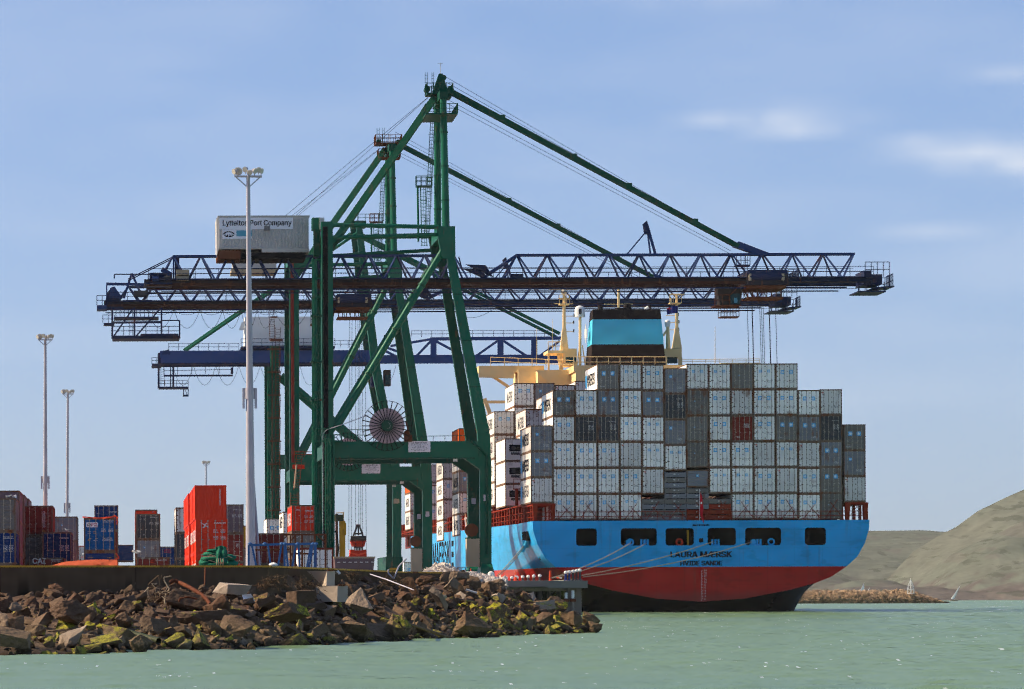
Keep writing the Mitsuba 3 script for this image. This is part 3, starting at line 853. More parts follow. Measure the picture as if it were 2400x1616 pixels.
ORD = ['first', 'second', 'third', 'fourth', 'fifth', 'sixth', 'seventh', 'eighth', 'ninth', 'tenth', 'eleventh', 'twelfth', 'thirteenth', 'fourteenth', 'fifteenth']
PITCH = 2.5
X1 = SX - 16.52      # near edge of the first inboard column
rng = np.random.default_rng(12)
TINTS = (.15, .5, .85)
MTXT = ('MAERSK', 1.25, 9.6, 7.2, .85, 'letter')
for c, tiers in COLS.items():
    z = DECK + .12 - (.25 if c in (6,) else .08 if c in (5, 12) else 0)
    for k, ch in enumerate(tiers):
        if ch != '-':
            col, dec, what = KIND[ch]
            exposed = (c == 1 and k >= 3) or (c == 3 and k == 5)
            container('stern_container', f'{what}, {ORD[c]} stack from the wharf, {ORD[k]} tier', (X1 + (c - 1) * PITCH + rng.uniform(-.022, .022), SY + .33 + rng.uniform(-.09, .09), z), col, decals=dec,
                      group='containers stacked across the stern', side_text=MTXT if exposed and ch in 'BWG' else None, side_logo=exposed and ch == 'B', shell='white_box' if exposed else None, tint=TINTS[int(rng.integers(3))], H=2.9 if c != 6 else 2.86)
        z += 2.9 + .012 if c != 6 else 2.872
for side, tiers, x in ((0, 'PGH', X1 - PITCH + .02), (14, 'PHB', X1 + 13 * PITCH + .12)):
    for k, ch in enumerate(tiers):
        col, dec, what = KIND[ch]
        where = 'outermost stack on the wharf side' if side == 0 else 'outermost stack on the harbour side'
        container('stern_container', f'{what}, {where}, {ORD[k]} tier', (x, SY + .4, DECK + 2.0 + k * 2.912), col, decals=dec, group='containers stacked across the stern', side_text=MTXT if side == 0 else None, side_logo=side == 0, shell='pale_box' if side == 0 else None, tint=TINTS[int(rng.integers(3))])


def flat_rack(label, at, col, L=12.19):
    t = thing('flat_rack', label, 'flat rack', 'collapsed flat racks among the stern stacks')
    to = T().translate([float(a) for a in at])
    def put(name, d, dx=0):
        scene[numbered(f'{t}__{name}')] = {**d, 'to_world': to @ T().translate([dx, 0, 0])}
    put('bed', shared(('bed', col), lambda m: (m.box((.1, .05, .12), (W - .1, L, .5), col), m.box((.0, .0, .0), (W, .12, .14), col), m.box((.3, -.02, .2), (W - .3, .05, .42), col))))
    for x in (0, W - .14):
        put('corner_post', shared(('rackpost', col), lambda m: (m.box((0, -.01, 0), (.14, .2, .58), col), m.box((0, .2, .2), (.14, L, .34), col))), x)
    put('end_rail', shared(('rail', col), lambda m: (m.box((.14, .02, .5), (W - .14, .1, .57), 'dark'), m.box((1.0, -.03, .22), (1.2, .0, .36), 'mark'), m.box((1.5, -.03, .22), (1.58, .0, .3), 'mark'))))


for c, z0, n in ((5, .1, 4), (6, .1, 9), (7, .1, 6), (8, .1, 4)):
    for k in range(n):
        red = (c == 7 and k < 2) or (c == 8 and k < 3)
        flat_rack(f"{'red' if red else 'grey'} collapsed flat rack in the {ORD[c]} stack from the wharf, {ORD[k]} from the deck", (X1 + (c - 1) * PITCH, SY + .4, DECK + z0 + k * .6), 'red_oxide' if red else ('grey_brown' if k % 2 else 'grey'))
container('stern_container', 'low grey container with one blue square, under the black gap in the seventh stack', (X1 + 6 * PITCH, SY + .4, DECK + 3.72), 'grey', H=1.95, decals=(('star', 1.2, 1.3, .13),), group='containers stacked across the stern', bars=False)

# forward bays: only the stacks that the wharf-side corner shows
FWD = 'containers in the bays ahead of the stern'


def stack(Y, col, top, kinds, what, H=2.9, end=None, L=12.19):
    """A stack of the given bay, its topmost container's roof at height top; kinds from the top down."""
    x = X1 + (col - 1) * PITCH + (0 if col else .02)
    z = top
    for k, ch in enumerate(kinds):
        z -= H + .012
        colr, dec, desc = KIND.get(ch, KIND['P'])
        if ch == 'O':
            colr, dec, desc = 'orange', (), 'bright orange container'
        if ch == 'M':
            colr, dec, desc = 'white_box', (('rect', .3, 2.2, .9, 2.6, 'pale_box'),), 'white reefer showing its dark cooling unit'
        container('deck_container', f"{desc.replace(' container', '').replace(' with hardly any marks', ' box').replace('with ', 'box with ', 1) if len(desc.split()) > 5 else desc}, {what}, {ORD[k]} down", (x, Y, z), colr, L=L, H=H, decals=dec, group=FWD, end='machinery' if ch == 'M' else ('doors' if ch != 'O' else 'solid'), side_text=MTXT if ch in 'WGBSP' else None, tint=TINTS[(k + col) % 3])


stack(490, 0, 20.8, 'MMM', 'outer stack just ahead of the stern', H=2.72)
stack(504, 0, 24.7, 'WPWW', 'outer stack beside the house')
stack(504, 1, 28.15, 'WSPWW', 'second stack beside the house')
stack(504, 2, 28.15, 'HWPWW', 'third stack beside the house')
stack(490, 1, 24.3, 'PPWW', 'second stack just ahead of the stern')
stack(490, 2, 26.0, 'PPWWP', 'third stack just ahead of the stern')
stack(504, 3, 27.9, 'PWW', 'fourth stack beside the house'); stack(504, 4, 28.4, 'PWW', 'fifth stack beside the house')
stack(556, 0, 24.8, 'OPGWP', 'outer stack ahead of the house'); stack(556, 1, 25.6, 'GOPWW', 'second stack ahead of the house')
stack(584, 0, 21.6, 'PWPW', 'outer stack behind the crane legs'); stack(584, 1, 24.8, 'MGGPW', 'second stack behind the crane legs'); stack(584, 2, 24.8, 'PHGPW', 'third stack behind the crane legs')
stack(612, 0, 18.6, 'WW', 'outer stack on the foredeck'); stack(612, 1, 21.5, 'WGP', 'second stack on the foredeck')
stack(650, 0, 21.4, 'OWP', 'outer foremost stack'); stack(650, 1, 23.0, 'PPWP', 'second foremost stack'); stack(650, 2, 23.0, 'PGPW', 'third foremost stack')

# ------------------------------------------------------------------ quay cranes
QUAY = 3.3                       # wharf deck height
XLAND, XSEA, XMAST = 24.0, 41.8, 37.75


def cage_ladder(m, p, q, w=.7, side=(1, 0, 0)):
    ladder(m, p, q, w, side, r=.04, step=.4)
    p, q = np.asarray(p, float), np.asarray(q, float)
    n = max(1, int(np.linalg.norm(q - p) / 1.6))
    for i in range(n + 1):
        c = p + (q - p) * i / n
        pts = [c + np.array([.42 * math.cos(a), -.55 * math.sin(a), 0]) for a in np.linspace(0, math.pi, 5)]
        m.path(pts, .03, 4)
    for a in (.8, 1.57, 2.3):
        o = np.array([.42 * math.cos(a), -.55 * math.sin(a), 0]); m.tube(p + o, q + o, .025, n=4, caps=False)


def deck_platform(parent, name, x0, x1, y0, y1, z, color='green_dark', h=1.1, t=.16, r=.04, step=1.2):
    m = M(color)
    m.box((x0, y0, z - t), (x1, y1, z))
    railing(m, [(x0, y0, z), (x1, y0, z), (x1, y1, z), (x0, y1, z)], h=h, r=r, step=step, closed=True)
    return m.build(name, parent)


def festoon(m, x0, x1, y, z, drop, n=9, r=.03):
    pts = [(x0 + (x1 - x0) * t, y, z - drop * (1 - (2 * t - 1) ** 2)) for t in np.linspace(0, 1, n)]
    m.path(pts, r, 5)


def ship_crane(label, Yn, Yf, dz, back, tip, house, reel_px, sign_px, trolley_x, front, wx):
    """A green A-frame crane with a blue lattice boom. dz raises everything above the portal; back/tip: the boom's ends in x."""
    t = thing('quay_crane', label, 'quay crane', 'cranes along the wharf')
    Yc = (Yn + Yf) / 2
    zp0, zp1 = 17.72, 19.72                       # portal beam
    zt = 44.8 + dz                                # upper frame
    za = 60.7 + dz * .95
    zb0, zb1 = 38.1 + dz, 38.88 + dz             # lower girders of the boom
    ztop = 41.75 + dz - (.75 if dz > 2 else 0)
    k_ = (XSEA - 38.2) / 21.6
    for side, Y in ((1, Yn), (-1, Yf)):
        yi = Y + side * .0
        near = side > 0
        c = 'green' if near else 'green_dark'  # far frame in darker green, its shade put into the paint
        top_y = Y + side * 2.0                     # legs lean together above the portal
        # landside leg
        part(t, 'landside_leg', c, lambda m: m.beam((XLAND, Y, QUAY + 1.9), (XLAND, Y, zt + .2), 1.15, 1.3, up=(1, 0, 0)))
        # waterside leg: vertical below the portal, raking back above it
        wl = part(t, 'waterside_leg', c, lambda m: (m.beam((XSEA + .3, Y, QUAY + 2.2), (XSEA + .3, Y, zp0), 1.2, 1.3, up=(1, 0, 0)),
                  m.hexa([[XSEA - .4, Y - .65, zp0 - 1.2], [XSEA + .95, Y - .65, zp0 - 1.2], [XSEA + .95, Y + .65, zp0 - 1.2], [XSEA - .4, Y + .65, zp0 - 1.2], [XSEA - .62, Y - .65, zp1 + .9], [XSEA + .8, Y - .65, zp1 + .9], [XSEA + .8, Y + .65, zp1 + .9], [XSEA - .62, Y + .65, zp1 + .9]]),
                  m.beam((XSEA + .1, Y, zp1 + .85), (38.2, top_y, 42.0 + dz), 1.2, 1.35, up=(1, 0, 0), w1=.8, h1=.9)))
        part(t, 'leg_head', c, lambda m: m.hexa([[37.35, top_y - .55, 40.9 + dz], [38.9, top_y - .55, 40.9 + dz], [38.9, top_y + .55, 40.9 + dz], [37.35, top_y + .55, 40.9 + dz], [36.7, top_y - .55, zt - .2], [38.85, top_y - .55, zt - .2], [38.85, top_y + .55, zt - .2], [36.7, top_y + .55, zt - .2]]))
        # portal beam and knee
        part(t, 'portal_beam', c, lambda m: (m.box((XLAND + .6, Y - .65, zp0), (XSEA - .55, Y + .63, zp1)), m.box((XLAND + .6, Y - .75, zp0 - .02), (XSEA - .9, Y - .62, zp0 + .12), 'green_dark'),
                  m.hexa([[XSEA - 2.1, Y - .6, zp0 - .0], [XSEA - .3, Y - .6, zp0 - 1.3], [XSEA - .3, Y + .6, zp0 - 1.3], [XSEA - 2.1, Y + .6, zp0 - .0], [XSEA - 2.1, Y - .6, zp0 + .3], [XSEA - .35, Y - .6, zp0 + .3], [XSEA - .35, Y + .6, zp0 + .3], [XSEA - 2.1, Y + .6, zp0 + .3]])))
        # long diagonal brace
        part(t, 'diagonal_brace', 'green', lambda m: m.tube((37.5, top_y, 41.9 + dz), (XLAND + 1.0, Y, zp1 + 1.6), .36, .42, n=14))
        # mast tubes of the A-frame, backstay plate
        mk = part(t, 'mast', 'green', lambda m: m.tube((XMAST + .1, top_y, zt - .3), (XMAST - .05, Yc - side * 4.4, za - .3), .44, .37, n=16))
        part(t, 'upper_tube', 'green', lambda m: m.tube((XLAND + .2, Y - side * .2, zt - .15), (37.0, top_y, zt - .25), .25, n=12))
        part(t, 'upper_tube', 'green', lambda m: m.tube((XLAND + .5, Y - side * .2, zt - 2.0 + .4 * side), (37.2, top_y, zt - 1.5 + .4 * side), .22, n=12))
        # flanged joints, lamp and small boxes on the members
        for u in (.2, .45, .7):
            q = np.array([37.5, top_y, 41.9 + dz]) * (1 - u) + np.array([XLAND + 1.0, Y, zp1 + 1.6]) * u
            e = np.array([XLAND + 1.0 - 37.5, Y - top_y, zp1 + 1.6 - 41.9 - dz]); e /= np.linalg.norm(e)
            part(t, 'flange', 'green_dark', lambda m: m.tube(q - e * .12, q + e * .12, .47, n=14))
            q2 = np.array([XMAST + .1, top_y, zt - .3]) * (1 - u) + np.array([XMAST - .05, Yc - side * 4.4, za - .3]) * u
            part(t, 'flange', 'green_dark', lambda m: m.tube(q2 - [0, 0, .1], q2 + [0, 0, .1], .48, n=16))
        for zz in (9.5, 14.2, 25.5, 31.5, 37.0):
            part(t, 'stiffener', 'green_dark', lambda m: m.box((XLAND - .62, Y - .68, zz), (XLAND + .62, Y + .68, zz + .14)))
        for u in (.25, .5, .75):
            q = np.array([XSEA + .1, Y, zp1 + .85]) * (1 - u) + np.array([38.2, top_y, 42.0 + dz]) * u
            hw = .68 * (1 - u) + .46 * u
            part(t, 'stiffener', 'green_dark', lambda m: m.box((q[0] - hw - .03, q[1] - hw, q[2]), (q[0] + hw + .03, q[1] + hw, q[2] + .13)))
        part(t, 'junction_box', 'galv', lambda m: m.cbox((XSEA + .3, Y - .72, 13.2), (.5, .25, .7)))
        part(t, 'work_light', 'lamp_white', lambda m: m.cbox((XSEA - 3.2, Y - .8, zp0 - .2), (.5, .3, .3)))
        # bogies
        for xx in (XLAND, XSEA + .3):
            bg = part(t, 'bogie', 'green', lambda m: (m.hexa([[xx - .8, Y - 2.6, QUAY + 1.2], [xx + .8, Y - 2.6, QUAY + 1.2], [xx + .8, Y + 2.6, QUAY + 1.2], [xx - .8, Y + 2.6, QUAY + 1.2], [xx - .65, Y - 1.2, QUAY + 2.3], [xx + .65, Y - 1.2, QUAY + 2.3], [xx + .65, Y + 1.2, QUAY + 2.3], [xx - .65, Y + 1.2, QUAY + 2.3]]),
                      [m.box((xx - .5, Y + d - .5, QUAY + .25), (xx + .5, Y + d + .5, QUAY + 1.25), 'green_dark') for d in (-2, 2)]))
            for d in (-2.4, -1.5, 1.5, 2.4):
                part(bg, 'wheel', 'dark', lambda m: m.tube((xx - .18, Y + d, QUAY + .35), (xx + .18, Y + d, QUAY + .35), .34, n=14))
    # cross ties along the rails and the machinery box on the waterside leg
    part(t, 'sill_tie', 'green_dark', lambda m: m.box((XLAND - .5, Yn + .6, zp0 + .2), (XLAND + .5, Yf - .6, zp1 - .2)))
    part(t, 'sill_tie', 'green_dark', lambda m: m.box((XSEA - .4, Yn + .7, zp0 + .2), (XSEA + .6, Yf - .7, zp1 - .2)))
    part(t, 'upper_tie', 'green', lambda m: m.box((XLAND - .5, Yn + .5, zt - 1.0), (XLAND + .5, Yf - .5, zt)))
    part(t, 'upper_tie', 'green', lambda m: m.box((37.0, Yn + 2.4, zt - 1.5), (38.4, Yf - 2.4, zt - .3)))
    part(t, 'drive_box', 'beige', lambda m: (m.box((XSEA - 1.9, Yn - .9, QUAY + 2.0), (XSEA - .45, Yn + 1.0, QUAY + 5.2)), m.box((XSEA - 1.95, Yn - .95, QUAY + 5.2), (XSEA - .4, Yn + 1.05, QUAY + 5.35), 'green_dark')), label='beige electrical box at the foot of the crane leg')
    part(t, 'cable_drum', 'rust', lambda m: m.tube((XSEA - 1.3, Yn - .6, QUAY + 6.2), (XSEA - 1.3, Yn + .4, QUAY + 6.2), .75, n=18))
    # apex
    c_ = 2.3 if dz < 2 else .2
    part(t, 'apex', 'green_dark', lambda m: (m.box((XMAST - .5, Yc - 5, za - 1.2), (XMAST + .5, Yc + 5, za - .25)), m.hexa([[XMAST - 1.25, Yc - .8, za - .7], [XMAST + 1.1, Yc - .8, za - .7], [XMAST + 1.1, Yc + .8, za - .7], [XMAST - 1.25, Yc + .8, za - .7], [XMAST - .2, Yc - .4, za + c_], [XMAST + .22, Yc - .4, za + c_], [XMAST + .22, Yc + .4, za + c_], [XMAST - .2, Yc + .4, za + c_]]), m.tube((XMAST - 1.6, Yc - .9, za + .45), (XMAST - 1.6, Yc + .5, za + .45), .35), m.tube((XMAST + 1.1, Yc - .9, za + .35), (XMAST + 1.1, Yc + .5, za + .35), .42), m.tube((XMAST + .35, Yc - .7, za + c_ - .5), (XMAST + .35, Yc + .6, za + c_ - .5), .3)))
    red = 'green_dark' if dz < 2 else 'rust'
    deck_platform(t, 'apex_platform', XMAST - 1.7, XMAST + 1.35, Yc - 1.5, Yc + 1.5, za - (.05 if dz < 2 else 1.7), red, step=.8)
    part(t, 'platform_step', red, lambda m: m.box((XMAST + .4, Yc - 1.4, za - .55), (XMAST + 1.2, Yc + 1.0, za - .35)))
    deck_platform(t, 'upper_platform', XMAST - (2.2 if dz < 2 else 2.1), XMAST + 1.5, Yc - 6.2 if dz < 2 else Yc - 2, Yc + 1.9, za - (3.0 if dz < 2 else -.25), red, step=.9)
    part(t, 'wind_vane', 'mark', lambda m: (m.tube((XMAST, Yc, za + c_ - .2), (XMAST, Yc, za + c_ + 1.3), .04), m.tube((XMAST - .3, Yc, za + c_ + 1.2), (XMAST + .3, Yc, za + c_ + 1.2), .03)))
    part(t, 'apex_ladder', 'green_dark', lambda m: (ladder(m, (XMAST - 1.75, Yc - 1.5, za - .4), (XMAST - 1.75, Yc - 1.5, za + 2.3), w=.3), ladder(m, (XMAST - 1.0, Yc - 1.5, za), (XMAST - 1.0, Yc - 1.5, za + 2.3), w=.22), cage_ladder(m, (XMAST - 1.3, Yf - 3, zt - .2), (XMAST - .85, Yc + 1, za - 3), .45)))
    deck_platform(t, 'ladder_platform', XMAST - 2.55, XMAST - .7, Yf - 4, Yf - 2.6, zt + 5.6, red, step=.6)
    part(t, 'ladder_cage', 'green', lambda m: (cage_ladder(m, (XMAST - 1.6, Yf - 3.2, zt - 1.5), (XMAST - 1.75, Yf - 3.2, zt + 5.6), .6), m.tube((XMAST - 2.3, Yf - 3.2, zt - 1), (XMAST - 2.35, Yf - 3.2, zt + 5.5), .12)))
    for s in (-1, 1):
        part(t, 'backstay', 'green_dark', lambda m: m.beam((XMAST - .7, Yc + s * .9, za - .5), (XLAND + .6, Yc + s * 4.6, zt - 2.4), .22, .82, up=(0, 1, 0) if False else (.8, 0, .55)))
    part(t, 'lower_strut', 'green', lambda m: (m.beam((XLAND + .2, Yn, zt - 2.6), (XLAND + 2.0, Yn, zt - .3), .4, .5), m.beam((XLAND + .2, Yf, zt - 2.6), (XLAND + 2.0, Yf, zt - .3), .4, .5)))
    # boom -------------------------------------------------------------
    yb = (Yc - 2.7, Yc + 2.7)
    yt = (Yc - .55, Yc + .55)
    hinge = 45.6
    g = M('blue')
    for y in yb:
        g.box((back, y - .3, zb0 + .32), (trolley_x + 5, y + .3, zb1), 'girder'); g.box((back + .3, y - .34, zb0), (trolley_x + 5, y + .34, zb0 + .32), 'girder_rust')
        g.box((trolley_x + 5, y - .3, zb0 + .25), (tip, y + .3, zb1), 'blue' if dz > 2 else 'blue_dark'); g.box((trolley_x + 5, y - .32, zb0 + .12), (tip, y + .32, zb0 + .25), 'girder')
    boom = g.build('boom', t, label='blue lattice boom with rusty lower flanges')
    for y in yb:
        part(boom, 'trolley_rail', 'blue_dark', lambda m: m.box((back + .2, y - .5, zb0 - .55), (tip - 3, y - .35, zb0 - .4)))
    pitch = 3.3

    def truss(x0, x1, pit, double):
        n = max(1, int(round((x1 - x0) / pit)))
        xs = np.linspace(x0, x1, n + 1)
        for y in yt:
            part(boom, 'top_chord', 'blue', lambda m: m.beam((x0, y, ztop), (x1, y, ztop), .24, .24))
        for i, xx in enumerate(xs):
            for yl, yu in zip(yb, yt):
                for d in (-1, 1):
                    xb = xx + d * pit / 2
                    if back < xb < tip:
                        part(boom, 'diagonal', 'blue' if (i + d) % 3 else 'blue_dark', lambda m: m.beam((xx + d * .12, yu, ztop - .1), (xb - d * .1, yl, zb1 - .02), .15, .17))
            part(boom, 'cross_brace', 'blue_dark', lambda m: m.tube((xx, yt[0], ztop), (xx, yt[1], ztop), .09, n=6))
        return xs

    truss(back + 3.4, hinge - 6.5, pitch, False)
    fx = truss(hinge + 1.0, tip - 1.6, 3.62, True)
    # hinge pieces
    part(boom, 'hinge_bracket', 'blue_dark', lambda m: [m.hexa([[hinge - 3.0, y - .25, zb1 + .75], [hinge - 2.0, y - .25, zb1 + .1], [hinge - 2.0, y + .25, zb1 + .1], [hinge - 3.0, y + .25, zb1 + .75], [hinge - 5.2, y - .25, zb1 + 1.6], [hinge - 2.9, y - .25, zb1 + 1.5], [hinge - 2.9, y + .25, zb1 + 1.5], [hinge - 5.2, y + .25, zb1 + 1.6]]) for y in yb])
    part(boom, 'end_strut', 'blue', lambda m: [m.beam((hinge + 1.0, a, ztop), (hinge - 2.6, b, zb1 + .5), .26, .3) for a, b in zip(yt, yb)])
    part(boom, 'lift_post', 'blue_dark', lambda m: m.tube((hinge - 5.6, yb[0], zb1 + .9), (hinge - 6.0, yb[0], zb1 + 2.5), .08))
    # walkway rails along the boom
    part(boom, 'walkway', 'blue_dark', lambda m: (m.box((back + .5, yb[0] - 1.15, zb1 - .12), (tip, yb[0] - .35, zb1 - .04)), railing(m, [(back + .5, yb[0] - 1.1, zb1), (tip, yb[0] - 1.1, zb1)], h=1.15, r=.036, step=2.7)))
    part(boom, 'walkway', 'blue_dark', lambda m: (m.box((back + .5, yb[1] + .35, zb1 - .12), (tip, yb[1] + 1.15, zb1 - .04)), railing(m, [(back + .5, yb[1] + 1.1, zb1), (tip, yb[1] + 1.1, zb1)], h=1.15, r=.034, step=2.7)))
    part(boom, 'tip_platform', 'blue_dark', lambda m: (m.box((tip - 1.6, Yc - 3, zb0 - 1.0), (tip + 1.6, Yc + 3, zb0 - .86)), railing(m, [(tip - 1.6, Yc - 3, zb0 - .86), (tip + 1.5, Yc - 3, zb0 - .86), (tip + 2.6, Yc - 2, zb0 - .3), (tip + 2.6, Yc + 2, zb0 - .3)], h=1.5, r=.045, step=.7), [m.beam((tip + q, Yc - 2.9, zb0 - .9), (tip + q, Yc - 2.9, zb0 + .2), .09, .09) for q in (-1.5, -.6, .5, 1.4)], m.hexa([[tip + .2, Yc - 2.9, zb0 - .6], [tip + 2.6, Yc - 2.9, zb0 - .4], [tip + 2.6, Yc + 2, zb0 - .4], [tip + .2, Yc + 2, zb0 - .6], [tip + .2, Yc - 2.9, zb0 - .45], [tip + 2.6, Yc - 2.9, zb0 - .25], [tip + 2.6, Yc + 2, zb0 - .25], [tip + .2, Yc + 2, zb0 - .45]]),
                 railing(m, [(tip - .8, Yc - 3, zb1), (tip + 2.0, Yc - 3, zb1)], h=1.7, r=.045, step=.7), m.box((tip - .9, Yc - 2.8, zb0 - .1), (tip + 1.2, Yc + 2.8, zb1 + .3)), m.box((tip - .9, Yc - 2.8, zb1), (tip - .1, Yc + 2.8, zb1 + .75))))
    for dy, dzz in ((-1.6, -.75), (-.4, -.95), (1.2, -.85)):
        part(boom, 'trolley_rope', 'wire', lambda m: m.tube((back + 2, Yc + dy, zb0 + dzz + .5), (tip - 1, Yc + dy, zb0 + dzz + .55), .022, n=4))
    for dy, dzz in ((-2.0, 1.25), (1.9, 1.6)):
        part(boom, 'trolley_rope', 'wire', lambda m: m.tube((back + 2, Yc + dy, zb1 + dzz), (tip - 2, Yc + dy, zb1 + dzz - .2), .022, n=4))
    # forestay
    sx = tip - (13.5 if dz < 2 else 15.5)
    for s in (-.4, .4):
        part(t, 'forestay', 'green_dark', lambda m: (m.beam((XMAST + 1.2, Yc + s, za + .2), (sx - 1.6, Yc + s * 1.3, ztop + .95), .25, .62, h1=.5), [m.cbox(np.array([XMAST + 1.2, Yc + s, za + .5]) * (1 - u) + np.array([sx - 1.6, Yc + s * 1.3, ztop + 1.2]) * u, (.55, .3, .45)) for u in (.18, .43, .62, .85)]))
    part(t, 'stay_anchor', 'blue', lambda m: m.hexa([[sx - 2.2, Yc - .6, ztop + .9], [sx + 1.4, Yc - .6, ztop - .35], [sx + 1.4, Yc + .6, ztop - .35], [sx - 2.2, Yc + .6, ztop + .9], [sx - 1.6, Yc - .6, ztop + 1.5], [sx + 1.9, Yc - .6, ztop + .15], [sx + 1.9, Yc + .6, ztop + .15], [sx - 1.6, Yc + .6, ztop + 1.5]]))
    for dz_, dy in ((-.9, -.5), (-1.25, .4), (1.7, 0), (1.2, .5)):
        part(t, 'stay_rope', 'wire', lambda m: m.tube((XMAST + .7, Yc + dy, za + .2 + dz_), (sx - 2.5, Yc + dy, ztop + 1.0 + (dz_ * .7 if dz_ < 0 else .5)), .026, n=5))
    for dy in (-.6, .6):
        part(t, 'hoist_rope', 'wire', lambda m: m.tube((XMAST - 1.4, Yc + dy, za - .4), (house[0] + 7.6 + dy, Yc + dy, zt + .6), .026, n=5))
    # boom latch mast
    lx = fx[min(4, len(fx) - 1)] + front
    part(boom, 'latch_mast', 'blue', lambda m: (m.beam((lx, Yc, ztop), (lx - 1.0, Yc, ztop + 3.6), .22, .3), m.beam((lx - .5, Yc + .6, ztop), (lx - 1.0, Yc, ztop + 3.4), .14, .18), m.beam((lx - 3.4, Yc, ztop), (lx - 1.2, Yc, ztop + 2.6), .13, .15), m.hexa([[lx - 1.3, Yc - .2, ztop + 2.4], [lx - .6, Yc - .2, ztop + 2.4], [lx - .6, Yc + .2, ztop + 2.4], [lx - 1.3, Yc + .2, ztop + 2.4], [lx - 1.5, Yc - .2, ztop + 3.6], [lx - 1.0, Yc - .2, ztop + 4.0], [lx - 1.0, Yc + .2, ztop + 4.0], [lx - 1.5, Yc + .2, ztop + 3.6]], 'blue_dark')))
    # trolley, cab, hoist ropes
    tx = trolley_x
    tr = part(t, 'trolley', 'blue_dark', lambda m: (m.box((tx, yb[0] - 1.3, zb0 - .2), (tx + 4.8, yb[1] + 1.3, zb1 + .45), 'girder'), m.box((tx + .1, yb[0] - 1.5, zb1 + .2), (tx + 4.7, yb[1] + 1.4, zb1 + .75)), m.box((tx, yb[0] - .9, zb0 - .55), (tx + 4.6, yb[1] + .9, zb0 - .22), 'rust')))
    part(tr, 'drive', 'grey_dark', lambda m: (m.tube((tx + .3, Yc - 3.9, zb1 - .05), (tx + 4.2, Yc - 3.9, zb1 - .05), .42, n=12, color='blue_dark'), m.box((tx + .2, Yc - 4.3, zb0 + .3), (tx + .45, Yc - 3.6, zb1 + .3), 'beige'), m.box((tx + 4.0, Yc - 4.3, zb0 + .3), (tx + 4.3, Yc - 3.6, zb1 + .3), 'beige')))
    part(tr, 'underframe', 'rust', lambda m: ([m.beam((tx + .4 + q * .55, Yc - 2, zb0 - .2), (tx + .4 + q * .55, Yc - 2, zb0 - 1.5), .1, .1) for q in range(8)], m.box((tx + .3, Yc - 2.3, zb0 - 1.65), (tx + 4.5, Yc + 2.3, zb0 - 1.45)), [m.beam((tx + .4 + q * .8, Yc + 2, zb0 - .2), (tx + .8 + q * .8, Yc + 2, zb0 - 1.5), .1, .1) for q in range(5)]))
    railing_key = part(tr, 'trolley_railing', 'blue_dark', lambda m: railing(m, [(tx + 4.8, yb[0] - 1.3, zb1 - .3), (tx + 6.0, yb[0] - 1.3, zb1 - .3), (tx + 6.0, yb[1], zb1 - .3)], h=1.1, r=.04, step=.5))
    cx = tx - 3.0
    cab = part(t, 'operator_cab', 'cabin', lambda m: (m.hexa([[cx + .3, Yc - 1.2, zb0 - 2.35], [cx + 2.7, Yc - 1.2, zb0 - 2.35], [cx + 2.7, Yc + 1.2, zb0 - 2.35], [cx + .3, Yc + 1.2, zb0 - 2.35], [cx, Yc - 1.2, zb0 - .3], [cx + 2.9, Yc - 1.2, zb0 - .3], [cx + 2.9, Yc + 1.2, zb0 - .3], [cx, Yc + 1.2, zb0 - .3]])), label='dark glazed operator cab hanging under the boom')
    part(cab, 'glazing', 'window', lambda m: (m.box((cx + 1.5, Yc - 1.24, zb0 - 2.2), (cx + 2.62, Yc - 1.2, zb0 - 1.0)),))
    part(cab, 'seat', 'teal', lambda m: m.box((cx + 1.9, Yc - 1.26, zb0 - 2.1), (cx + 2.3, Yc - 1.24, zb0 - 1.5)))
    part(cab, 'cab_railing', 'rust', lambda m: (m.box((cx - .4, Yc - 1.9, zb0 - 2.5), (cx + 2.6, Yc + 1.3, zb0 - 2.36)), railing(m, [(cx - .4, Yc - 1.9, zb0 - 2.4), (cx + 1.3, Yc - 1.9, zb0 - 2.4)], h=1.2, r=.05, step=.8), m.beam((cx - .4, Yc - 1.8, zb0 - 2.4), (cx - .4, Yc - 1.8, zb0 - .2), .09, .09), m.beam((cx + 1.4, Yc - 1.7, zb0 - 1.2), (cx + 2.9, Yc - 1.7, zb0 + .3), .12, .12)))
    part(cab, 'lower_basket', 'rust', lambda m: (m.box((cx + .4, Yc - 1.1, zb0 - 3.75), (cx + 2.5, Yc + 1.1, zb0 - 3.62)), railing(m, [(cx + .4, Yc - 1.1, zb0 - 3.7), (cx + 2.5, Yc - 1.1, zb0 - 3.7)], h=1.25, r=.045, step=.7), railing(m, [(cx + .4, Yc + 1.1, zb0 - 3.7), (cx + 2.5, Yc + 1.1, zb0 - 3.7)], h=1.25, r=.045, step=.7)))
    return dict(t=t, boom=boom, Yc=Yc, Yn=Yn, Yf=Yf, zb0=zb0, zb1=zb1, zt=zt, za=za, ztop=ztop, yb=yb, tx=tx, back=back, zp0=zp0, zp1=zp1)


